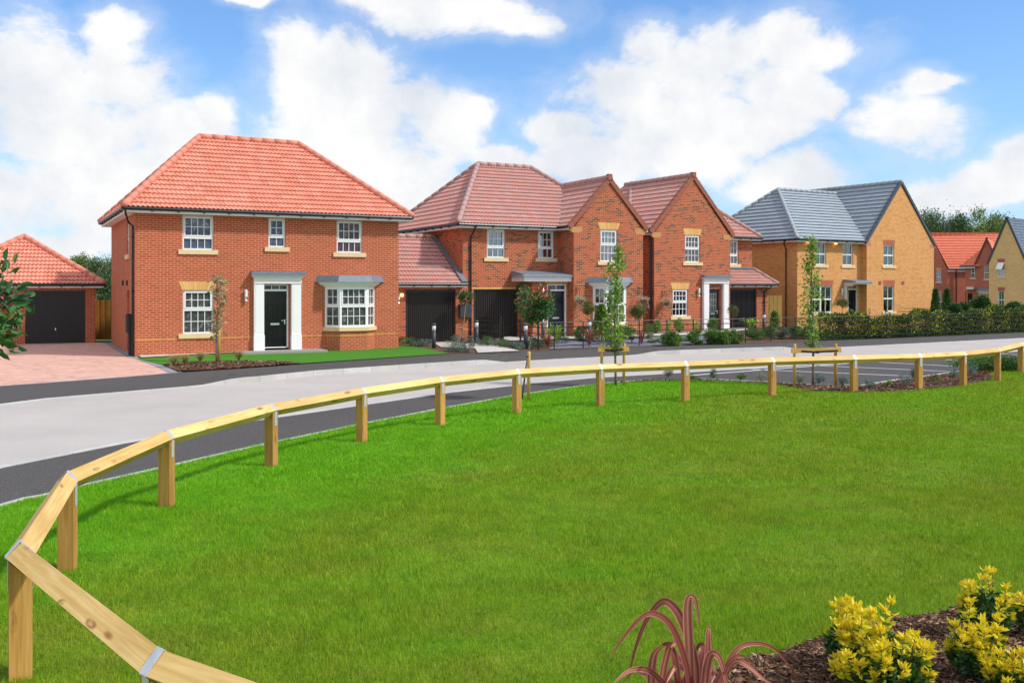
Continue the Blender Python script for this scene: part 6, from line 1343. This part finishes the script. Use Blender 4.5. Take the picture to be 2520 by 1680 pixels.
# rail bed plants
for u, v, h, w, m, lb in ((1645, 931, .30, .34, 'leafgrey', 'round green lavender left of the rail post, nearest the road'), (1708, 936, .10, .30, 'leafshrub', 'flat green plant between two lavenders beside parking area'), (1755.5, 936, .28, .24, 'leafgrey', 'thin grey lavender alone beside parking area'), (1823, 937, .14, .30, 'leafshrub', 'small low dark green plant beside parking area'),
    (1873.5, 942, .24, .28, 'leafvarieg', 'cream variegated small shrub left of rail post'), (1968, 945, .23, .28, 'leafvarieg', 'cream variegated small shrub beside left post of stake frame'), (2016, 948, .28, .34, 'leafblue', 'blue green lavender right of the sparse tree trunk'), (2074, 952, .24, .32, 'leafblue', 'blue green lavender right of stake frame'),
    (2140, 958, .19, .32, 'leafblue', 'small bluish lavender right of rail post near parking corner'), (2187, 953, .12, .18, 'leafpear', 'tiny bright green plant in mulch'), (2225.5, 952, .33, .42, 'leafblue', 'largest blue green lavender left of rail post'), (2247.5, 936, .28, .16, 'leafblue', 'narrow bluish lavender behind rail post'),
    (2302, 942, .16, .40, 'leafbox', 'low brownish plant in mulch right of rail post'), (2346.5, 932, .24, .36, 'leafblue', 'bluish lavender left of rail post near low hedge'), (2391, 927, .34, .38, 'leafblue', 'tall bluish lavender beside low green hedge')):
    bush('lavender', u, v, h * .9, w * .78, m, 260, .036, lb, 'low shrub', 'small shrubs in the bed behind the rail', loc=(*G(u, v), .035), lw=.28, clumps=20)
bush('low_hedge', h=.42, w=3.0, d=.9, m='leafgreen', n=3500, leaf=.05, label='low clipped green hedge beside parking bays at right', cat='hedge', loc=(*G(2462, 914), .02), clumps=40)
# dry grasses in the first bed
for u, v, lb in ((428, 905, 'tuft of dry brownish grass at left end of mulch bed'), (455, 903.5, 'wider tuft of dry grass in the mulch bed, left of young tree'), (492, 897, 'pale tuft of dry grass just left of young tree stake'), (588, 893, 'small dry green tuft right of young tree')):
    strapplant('dry_grass', (*G(u, v), .045), .34, .8, 'drygrass', 260, lb, group='dry grass tufts', lw=.006)
# hanging baskets
def basket(x, y, z, dirx, diry, label):
    e = empty('hanging_basket', (x, y, z), 0, label, 'hanging basket', 'hanging baskets on the house walls'); m = MB(); m.lathe([(.02, -.20), (.11, -.12), (.17, 0), (.16, .0)], n=14); m.build('basket', M['basket'], e)
    P, D, t = crownpts(420, (0, 0, .06), (.27, .27, .17), 10); D[:, 2] *= .5; leafobj('flowers', M['flower'], e, leafarr(P, D, .055, .03, t))
    n = 160; a = RG.uniform(0, 6.28, n); q = RG.random(n); P = np.stack([np.cos(a) * (.2 + .05 * q), np.sin(a) * (.2 + .05 * q), -.05 - q * .33], 1); leafobj('foliage', M['leafgrey'], e, leafarr(P, np.stack([np.cos(a), np.sin(a), np.full(n, -1.)], 1), .06, .03, RG.random(n)))
    b = MB(); b.beam((0, 0, .50), (-dirx * .34, -diry * .34, .50), .015, .02); b.beam((-dirx * .33, -diry * .33, .56), (-dirx * .33, -diry * .33, .22), .02, .015, up=(dirx, diry, 0)); b.beam((-dirx * .1, -diry * .1, .50), (-dirx * .32, -diry * .32, .28), .012, .012)
    for k in range(3): b.tube([(.15 * math.cos(k * 2.1), .15 * math.sin(k * 2.1), .02), (0, 0, .5)], .004, 4)
    b.build('bracket', M['blackmetal'], e)
def onwall(F, u, yl, off=.36):
    x = F.fx(u, yl - off); w = F.w(x, yl - off); return w[0], w[1], F.s, -F.c
for F, u, yl, v, lb in ((H2F, 1428, -1.25, 738, 'hanging basket left of the bay window behind topiary'), (H2F, 1583, -1.25, 738, 'hanging basket at right corner of gabled wing by the downpipe gap'), (H3F, 1641, 0, 744, 'hanging basket with pink flowers left of lower window on third house')):
    x, y, nx, ny = onwall(F, u, yl); z = HC + (HZ - v) / FP * y; basket(x, y, z, nx, ny, lb)
# ---------------------------------------------------------------- near bed: red flax and golden choisya
def flax():
    Yb = 5.25; e = empty('flax_plant', ((1700 - CX) / FP * Yb, Yb, .03), 0, 'large bronze red flax with long arching strap leaves at bottom edge', 'flax'); bx = e.location.x; V = []; F = []; R = []
    L = [([(1702, 1730), (1696, 1600), (1692, 1500), (1698, 1468), (1712, 1480), (1722, 1545)], .036, .9, 0), ([(1706, 1730), (1712, 1640), (1680, 1530), (1648, 1484), (1622, 1484), (1588, 1530), (1562, 1600), (1546, 1672)], .034, .55, .05), ([(1700, 1730), (1690, 1640), (1655, 1545), (1615, 1510), (1578, 1518), (1532, 1570), (1501, 1618)], .026, .3, -.06),
         ([(1738, 1740), (1741, 1640), (1743, 1548), (1748, 1550)], .030, .5, .03), ([(1732, 1740), (1736, 1660), (1748, 1610), (1770, 1618), (1788, 1680), (1795, 1740)], .032, .75, -.02), ([(1608, 1760), (1602, 1680), (1608, 1615), (1625, 1592), (1640, 1588)], .034, 1.0, -.08), ([(1625, 1760), (1630, 1660), (1648, 1585), (1660, 1580), (1650, 1592)], .034, .8, -.05),
         ([(1672, 1740), (1664, 1640), (1650, 1590), (1634, 1585), (1622, 1600)], .028, .2, .04), ([(1752, 1740), (1768, 1680), (1810, 1600), (1858, 1582), (1905, 1595), (1945, 1640), (1972, 1690)], .018, .45, .1), ([(1748, 1740), (1766, 1668), (1800, 1622), (1822, 1612), (1842, 1622), (1858, 1640)], .014, .3, .02), ([(1756, 1740), (1790, 1650), (1815, 1625), (1850, 1645), (1878, 1670), (1905, 1682)], .022, .95, -.07),
         ([(1668, 1740), (1640, 1690), (1600, 1650), (1560, 1646), (1530, 1662), (1508, 1684)], .024, .6, -.12), ([(1690, 1740), (1645, 1700), (1590, 1660), (1560, 1650), (1536, 1676)], .02, .7, .08), ([(1712, 1740), (1718, 1650), (1730, 1590), (1716, 1592), (1700, 1640)], .026, .15, .09), ([(1640, 1760), (1690, 1660), (1676, 1640), (1640, 1600)], .03, .4, .1), ([(1660, 1760), (1640, 1690), (1652, 1650), (1662, 1640), (1640, 1680)], .024, .95, -.1),
         ([(1716, 1750), (1704, 1690), (1700, 1665), (1705, 1660)], .022, .1, -.1), ([(1590, 1760), (1600, 1710), (1640, 1680)], .03, .3, .06), ([(1724, 1740), (1740, 1690), (1756, 1650), (1750, 1625), (1730, 1615)], .022, .35, .12), ([(1686, 1745), (1672, 1690), (1690, 1650), (1668, 1612), (1672, 1600)], .022, .25, .14)]
    for pts, w, tone, dy in L:
        n = len(pts); q = []
        for i in range(n * 4 - 3):                 # Catmull-Rom through the leaf's own curve
            k = i // 4; f = (i % 4) / 4; p = [pts[max(0, min(n - 1, k + j))] for j in (-1, 0, 1, 2)]
            u, v = [.5 * (2 * p[1][a] + (p[2][a] - p[0][a]) * f + (2 * p[0][a] - 5 * p[1][a] + 4 * p[2][a] - p[3][a]) * f * f + (3 * p[1][a] - p[0][a] - 3 * p[2][a] + p[3][a]) * f ** 3) for a in (0, 1)]
            t = i / (n * 4 - 4); Y = Yb + dy * (1 + 2.5 * t) * t ** .5; q.append(Vector(((u - CX) / FP * Y - bx, Y - Yb, HC - (v - HZ) / FP * Y - .03)))
        o = len(V); m = len(q); ang = RG.uniform(-.5, .5)
        for i, p in enumerate(q):
            d = (q[min(i + 1, m - 1)] - q[max(i - 1, 0)]).normalized(); s = d.cross(Vector((math.sin(ang), -math.cos(ang), .25))).normalized(); nn = s.cross(d).normalized(); t = i / (m - 1); ww = w * 1.5 * (1 - t ** 3.0) * (.75 + .25 * math.sin(PI * min(1, t * 1.5))) / 2 + .001
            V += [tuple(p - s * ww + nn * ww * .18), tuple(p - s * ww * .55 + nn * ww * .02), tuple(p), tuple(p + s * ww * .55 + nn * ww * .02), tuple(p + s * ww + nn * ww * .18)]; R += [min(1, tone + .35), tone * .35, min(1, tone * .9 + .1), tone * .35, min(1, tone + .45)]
        for i in range(m - 1):
            for j in range(4): F.append((o + 5 * i + j, o + 5 * i + j + 1, o + 5 * i + j + 6, o + 5 * i + j + 5))
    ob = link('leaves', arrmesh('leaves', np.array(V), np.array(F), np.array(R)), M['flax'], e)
    for p in ob.data.polygons: p.use_smooth = True
M['flax'] = leafmat('flax_leaf', [(0, (.14, .030, .024)), (.35, (.30, .085, .060)), (.7, (.50, .19, .13)), (1, (.72, .38, .25))], rough=.38, trans=.2)
flax()
def choisya(loc, h, w, nst, label, seed, ll=.058):
    rg = np.random.default_rng(seed); e = empty('golden_shrub', loc, 0, label, 'yellow shrub', 'yellow-leaved shrubs in the near bed'); Y_ = ([], [], [], []); G_ = ([], [], [], []); st = MB()
    for i in range(nst):
        a = rg.uniform(0, 6.28); r = math.sqrt(rg.random()) * w / 2; hz = h * (1 - .45 * (r / (w / 2)) ** 2) * rg.uniform(.55, 1.10); top = np.array([math.cos(a) * r, math.sin(a) * r, hz]); base = np.array([math.cos(a) * r * .3, math.sin(a) * r * .3, 0]); mid = (base + top) / 2 + np.array([math.cos(a), math.sin(a), 0]) * .03
        st.tube([tuple(base), tuple(mid), tuple(top)], [.004, .003, .002], 5); ax = nrm((top - mid)[None])[0]
        for lvl in range(7):
            t = 1 - lvl * .12 - rg.uniform(0, .03)
            if t * hz < .05: break
            c = base * (1 - t) ** 2 + 2 * mid * t * (1 - t) + top * t * t if False else (mid + (top - mid) * (t - .5) * 2 if t > .5 else base + (mid - base) * t * 2)
            k = 15 if lvl == 0 else 7
            for j in range(k):
                b = rg.uniform(0, 6.28) ; elev = rg.uniform(.25, 1.1) if lvl == 0 else rg.uniform(-.35, .6); d = np.array([math.cos(b) * math.cos(elev), math.sin(b) * math.cos(elev), math.sin(elev)]) + ax * .25; L = ll * rg.uniform(.7, 1.15) * (1 if lvl else .9)
                T = (rg.uniform(.72, 1.0) if lvl == 0 else rg.uniform(.5, .95) if lvl == 1 else rg.uniform(.3, .75) - lvl * .03)
                tgt = Y_ if lvl < 3 else G_
                if lvl >= 3: T = rg.uniform(.1, .95)
                tgt[0].append(c + rg.normal(0, .004, 3)); tgt[1].append(d); tgt[2].append(L); tgt[3].append(max(0, T))
    # inner skirt of old dark leaves
    n = int(nst * 14); P, D, t = crownpts(n, (0, 0, h * .33), (w * .44, w * .44, h * .30), 12)
    leafobj('new_leaves', M['choisya'], e, leafarr(np.array(Y_[0]), np.array(Y_[1]), np.array(Y_[2]), np.array(Y_[2]) * .36, np.array(Y_[3]), big=True)); 
    leafobj('old_leaves', M['choisyag'], e, leafarr(np.array(G_[0]), np.array(G_[1]), np.array(G_[2]) * .95, np.array(G_[2]) * .40, np.array(G_[3]), big=True), leafarr(P, D, rg.uniform(.7, 1.1, n) * ll, ll * .4, t, big=True)); st.build('stems', M['twig'], e)
def cz(u, v): x, y = G(u, v, .035); return (x, y, .035)
choisya(cz(2165, 1712), .50, .56, 64, 'largest golden yellow shrub in the near bed, centre of the clump', 1)
choisya(cz(2105, 1650), .45, .34, 22, 'golden shrub behind the largest one, reaching over the lawn edge', 2)
choisya(cz(2425, 1575), .49, .32, 20, 'tall narrow golden shrub, topmost in the near bed', 3)
choisya(cz(2405, 1668), .42, .32, 24, 'golden shrub below the tall narrow one', 4)
choisya(cz(2545, 1560), .36, .28, 10, 'golden shrub cut off by right edge, upper one', 5)
choisya(cz(2510, 1712), .27, .38, 18, 'greener golden shrub in bottom right corner', 6)
# ---------------------------------------------------------------- far trees
def bigtree(u, Y, h, w, m, label, n=5200, leaf=.5, seed=0, low=.12):
    e = empty('broadleaf_tree', ((u - CX) / FP * Y, Y, 0), 0, label, 'tree', 'trees beyond the houses'); k = 30; P, D, t = crownpts(n, (0, 0, h * .55), (w / 2, w / 2, h * .46), k, spread=.26, shell=.35); P[:, 2] = np.maximum(P[:, 2], h * low)
    leafobj('crown', M[m], e, leafarr(P, D, RG.uniform(.6, 1.3, n) * leaf, leaf * .6, t)); s = MB(); s.tube([(0, 0, -.1), (.1, 0, h * .3), (0, .1, h * .7), (0, 0, h * .92)], [h * .022, h * .016, h * .009, h * .003], 8)
    for i in range(14):
        a = RG.uniform(0, 6.28); z = h * RG.uniform(.25, .7); r = w * .36; s.tube([(0, 0, z), (math.cos(a) * r * .5, math.sin(a) * r * .5, z + r * .5), (math.cos(a) * r, math.sin(a) * r, z + r)], [h * .006, h * .004, .02], 5)
    s.build('trunk', M['twig'], e, True)
FTR = [(158, 90, 4.9, 3.0, 'leafbirchl', 'small round pale tree top just right of garage roof'), (190, 86, 5.1, 2.6, 'leafbirchl', 'slim light green tree behind garage, left of the taller clump'), (214, 84, 5.3, 3.2, 'leafbirchl', 'light green tree rising above the board fence'), (240, 80, 4.9, 3.6, 'leafbirch', 'darker green tree above the board fence beside house wall'), (268, 84, 4.8, 4.0, 'leafbirch', 'green tree against left wall of orange brick house'), (225, 74, 3.6, 4.5, 'leafbirch', 'low dense dark tree directly over the board fence'), (196, 78, 3.2, 3.2, 'leafbirch', 'low dark tree behind garage eaves'),
       (2278, 165, 15.5, 11, 'leafbirch', 'dark tree directly right of the big yellow gable'), (2322, 168, 16.6, 11, 'leafbirch', 'tall dark tree beyond left end of bright red roof'), (2360, 172, 15.4, 10, 'leafbirch', 'thin dark tree over middle of bright red roof'), (2385, 170, 14.6, 9, 'leafbirch', 'lower dark tree beyond bright red roof'), (2422, 166, 16.4, 12, 'leafbirchl', 'broad lighter green tree beyond bright red roof'), (2455, 170, 15.2, 9, 'leafbirch', 'dark tree left of slate roofed gable'), (2478, 172, 15.8, 9, 'leafbirch', 'tree top just above slate roofed gable')]
for i, (u, Y, h, w, m, lb) in enumerate(FTR): bigtree(u, Y, h, w, m, lb, n=9000 if u < 300 else 11000, leaf=.16 if u < 300 else .34)
# small things: door mat, garden spotlight
x, y, z = GP(1500, 843); e = empty('garden_spotlight', (x + .9, y, z + .06), .3, 'small black garden spotlight beside pale path under the bay window', 'spotlight'); m = MB(); m.box(-.09, .09, -.05, .05, .06, .18); m.build('lamp_head', M['blackmetal'], e); m = MB(); m.box(-.02, .02, -.02, .02, -.05, .06); m.build('spike', M['blackmetal'], e)
for F, xx, yy, lb in ((H2F, 4.3, -.55, 'brown coir door mat at navy front door'), (H3F, 3.8, -.5, 'brown coir door mat at glazed navy door')):
    w_ = F.w(xx, yy); m = MB(); m.box(-.35, .35, -.2, .2, 0, .02); o = m.build('door_mat', M['basket']); o.location = (w_[0], w_[1], gz(*w_) + .085); o.rotation_euler = (0, 0, F.th); tag(o, lb, 'door mat')
# ================================================================ SKY, SUN, CAMERA
def world():
    w = bpy.data.worlds.new('World'); bpy.context.scene.world = w; w.use_nodes = True; nt = w.node_tree; nt.nodes.clear()
    out = nt.nodes.new('ShaderNodeOutputWorld'); tc = nt.nodes.new('ShaderNodeTexCoord'); sky = nt.nodes.new('ShaderNodeTexSky'); sky.sky_type = 'NISHITA'; sky.sun_disc = False
    sky.sun_elevation = math.radians(SUN_EL); sky.sun_rotation = math.radians(SUN_AZ); sky.air_density = 1.0; sky.dust_density = .6; sky.ozone_density = 2.0
    def V(op, a=None, b=None):
        n = nt.nodes.new('ShaderNodeVectorMath'); n.operation = op
        if a is not None: nt.links.new(a, n.inputs[0])
        if isinstance(b, tuple): n.inputs[1].default_value = b
        elif b is not None: nt.links.new(b, n.inputs[1])
        return n
    def m(op, a, b, c=None, clamp=False):
        n = nt.nodes.new('ShaderNodeMath'); n.operation = op; n.use_clamp = clamp
        for i, x in enumerate((a, b, c)):
            if x is None: continue
            if isinstance(x, (int, float)): n.inputs[i].default_value = x
            else: nt.links.new(x, n.inputs[i])
        return n.outputs[0]
    d = tc.outputs['Generated']
    warp = nt.nodes.new('ShaderNodeTexNoise'); warp.inputs['Scale'].default_value = 7.0; warp.inputs['Detail'].default_value = 5.0; nt.links.new(d, warp.inputs['Vector'])
    wv = V('SUBTRACT', warp.outputs['Color'], (.5, .5, .5)); ws = V('SCALE', wv.outputs[0]); ws.inputs['Scale'].default_value = .07; dw = V('ADD', d, ws.outputs[0]).outputs[0]
    B = [(110, 190, 160, 120), (290, 75, 70, 75), (295, 135, 80, 80), (300, 200, 120, 100), (170, 330, 240, 130), (60, 440, 200, 110), (430, 330, 170, 90), (350, 430, 170, 80), (520, 270, 70, 50), (230, 500, 150, 60), (90, 590, 170, 45),
         (740, 200, 110, 110), (880, 150, 110, 70), (840, 290, 210, 120), (900, 400, 200, 90), (1080, 330, 150, 90), (1180, 300, 60, 45), (1230, 400, 90, 45), (1000, 480, 160, 70), (1320, 420, 60, 30),
         (1110, 20, 220, 60), (1250, 55, 110, 45), (960, 5, 120, 30), (610, 10, 60, 18),
         (1620, 120, 90, 70), (1720, 200, 190, 110), (1540, 240, 150, 80), (1400, 330, 110, 45), (1600, 330, 230, 90), (1800, 320, 190, 70), (1950, 120, 100, 70), (1990, 130, 130, 55), (1900, 220, 130, 70), (2020, 260, 60, 45), (1480, 400, 160, 45), (1700, 400, 160, 50), (1950, 430, 120, 60), (2010, 500, 120, 40),
         (2230, 300, 115, 80), (2290, 205, 60, 40), (2340, 190, 50, 20), (2440, 440, 140, 50), (2350, 470, 120, 35), (2510, 380, 60, 40)]
    f = None
    for u, v, ru, rv in B:
        x, z = (u - CX) / FP, (HZ - v) / FP; l = math.sqrt(1 + x * x + z * z); c = (x / l, 1 / l, z / l)
        s = V('SUBTRACT', dw, c); s = V('MULTIPLY', s.outputs[0], (FP / ru * l * .80, 3.0, FP / rv * l * .80)); ln = V('LENGTH', s.outputs[0]).outputs['Value']; q = m('SUBTRACT', 1.0, ln); f = q if f is None else m('SMOOTH_MAX' if False else 'MAXIMUM', f, q)
    mp = nt.nodes.new('ShaderNodeMapping'); mp.inputs['Scale'].default_value = (1, 1, 1.5); nt.links.new(d, mp.inputs['Vector'])
    n1 = nt.nodes.new('ShaderNodeTexNoise'); n1.inputs['Scale'].default_value = 10.0; n1.inputs['Detail'].default_value = 15.0; n1.inputs['Roughness'].default_value = .62; n1.inputs['Distortion'].default_value = .25; nt.links.new(mp.outputs[0], n1.inputs['Vector'])
    n0 = nt.nodes.new('ShaderNodeTexNoise'); n0.inputs['Scale'].default_value = 2.4; n0.inputs['Detail'].default_value = 6.0; nt.links.new(mp.outputs[0], n0.inputs['Vector'])
    sp = nt.nodes.new('ShaderNodeSeparateXYZ'); nt.links.new(d, sp.inputs[0])
    away = m('MULTIPLY', m('SUBTRACT', .80, sp.outputs['Y'], None, True), 4.0, None, True)     # clouds all round, away from those above the houses
    gen = m('SUBTRACT', m('MULTIPLY', m('SUBTRACT', n0.outputs['Fac'], .42), 5.0), m('MULTIPLY', m('SUBTRACT', 1.0, away), 6.0))
    f = m('MAXIMUM', f, gen)
    f = m('MAXIMUM', f, -1.2)
    dens = m('ADD', m('MULTIPLY', f, .95), m('MULTIPLY', m('SUBTRACT', n1.outputs['Fac'], .5), 2.1))
    mr = nt.nodes.new('ShaderNodeMapRange'); mr.interpolation_type = 'SMOOTHSTEP'; mr.inputs['From Min'].default_value = -.06; mr.inputs['From Max'].default_value = .48; nt.links.new(dens, mr.inputs['Value'])
    # thin veil low in the sky
    hz = m('POWER', m('SUBTRACT', 1.0, m('ABSOLUTE', sp.outputs['Z'], None), None, True), 9.0); veil = m('MULTIPLY', hz, .62)
    m2r = nt.nodes.new('ShaderNodeMapRange'); m2r.interpolation_type = 'SMOOTHSTEP'; m2r.inputs['From Min'].default_value = -.5; m2r.inputs['From Max'].default_value = .35; m2r.inputs['To Max'].default_value = .30; nt.links.new(dens, m2r.inputs['Value']); mask = m('MAXIMUM', mr.outputs[0], m2r.outputs[0])
    n2 = nt.nodes.new('ShaderNodeTexNoise'); n2.inputs['Scale'].default_value = 8.0; n2.inputs['Detail'].default_value = 8.0; n2.inputs['Roughness'].default_value = .6
    off = V('ADD', d, (.0, .0, .05)); nt.links.new(off.outputs[0], n2.inputs['Vector'])
    cr = nt.nodes.new('ShaderNodeValToRGB'); e = cr.color_ramp.elements; e[0].position = .30; e[0].color = (.76, .82, .92, 1); e[1].position = .58; e[1].color = (1.08, 1.08, 1.08, 1); nt.links.new(n2.outputs['Fac'], cr.inputs['Fac'])
    bs = nt.nodes.new('ShaderNodeBackground'); tint = nt.nodes.new('ShaderNodeMix'); tint.data_type = 'RGBA'; tint.blend_type = 'MULTIPLY'; tint.inputs[0].default_value = 1.0; nt.links.new(sky.outputs[0], tint.inputs[6]); tint.inputs[7].default_value = SKY_TINT
    nt.links.new(tint.outputs[2], bs.inputs['Color']); bs.inputs['Strength'].default_value = SKY_STR
    bc = nt.nodes.new('ShaderNodeBackground'); nt.links.new(cr.outputs[0], bc.inputs['Color']); bc.inputs['Strength'].default_value = CLOUD
    bv = nt.nodes.new('ShaderNodeBackground'); bv.inputs['Color'].default_value = (.68, .84, 1.05, 1); bv.inputs['Strength'].default_value = CLOUD * .95
    m1 = nt.nodes.new('ShaderNodeMixShader'); nt.links.new(veil, m1.inputs[0]); nt.links.new(bs.outputs[0], m1.inputs[1]); nt.links.new(bv.outputs[0], m1.inputs[2])
    m2 = nt.nodes.new('ShaderNodeMixShader'); nt.links.new(mask, m2.inputs[0]); nt.links.new(m1.outputs[0], m2.inputs[1]); nt.links.new(bc.outputs[0], m2.inputs[2]); nt.links.new(m2.outputs[0], out.inputs[0])
    w.cycles.sampling_method = 'MANUAL'; w.cycles.sample_map_resolution = 512
SUN_EL, SUN_AZ = 46.0, 107.0; SKY_STR = .12; SKY_TINT = (.70, .97, 1.24, 1); CLOUD = .70
world()
sl = bpy.data.lights.new('sun', 'SUN'); sl.energy = 2.7; sl.angle = math.radians(3.5); sl.color = (1.0, .965, .91)
so = bpy.data.objects.new('sun', sl); C.objects.link(so); el, az = math.radians(SUN_EL), math.radians(SUN_AZ)
so.rotation_euler = Vector((math.sin(az) * math.cos(el), math.cos(az) * math.cos(el), math.sin(el))).to_track_quat('Z', 'Y').to_euler(); so.location = (30, -10, 30)
cam = bpy.data.cameras.new('camera'); co = bpy.data.objects.new('camera', cam); C.objects.link(co)
co.location = (0, 0, HC); co.rotation_euler = (PI / 2, 0, 0); cam.sensor_width = 36; cam.lens = 36 * FP / 2520; cam.shift_y = -(840 - HZ) / 2520; cam.clip_end = 3000; cam.clip_start = .05
sc = bpy.context.scene; sc.camera = co
sc.view_settings.view_transform = 'Standard'; sc.view_settings.look = 'None'; sc.view_settings.exposure = .40; sc.view_settings.gamma = 1
sc.cycles.max_bounces = 6; sc.cycles.diffuse_bounces = 3; sc.cycles.transparent_max_bounces = 12; sc.cycles.use_adaptive_sampling = True
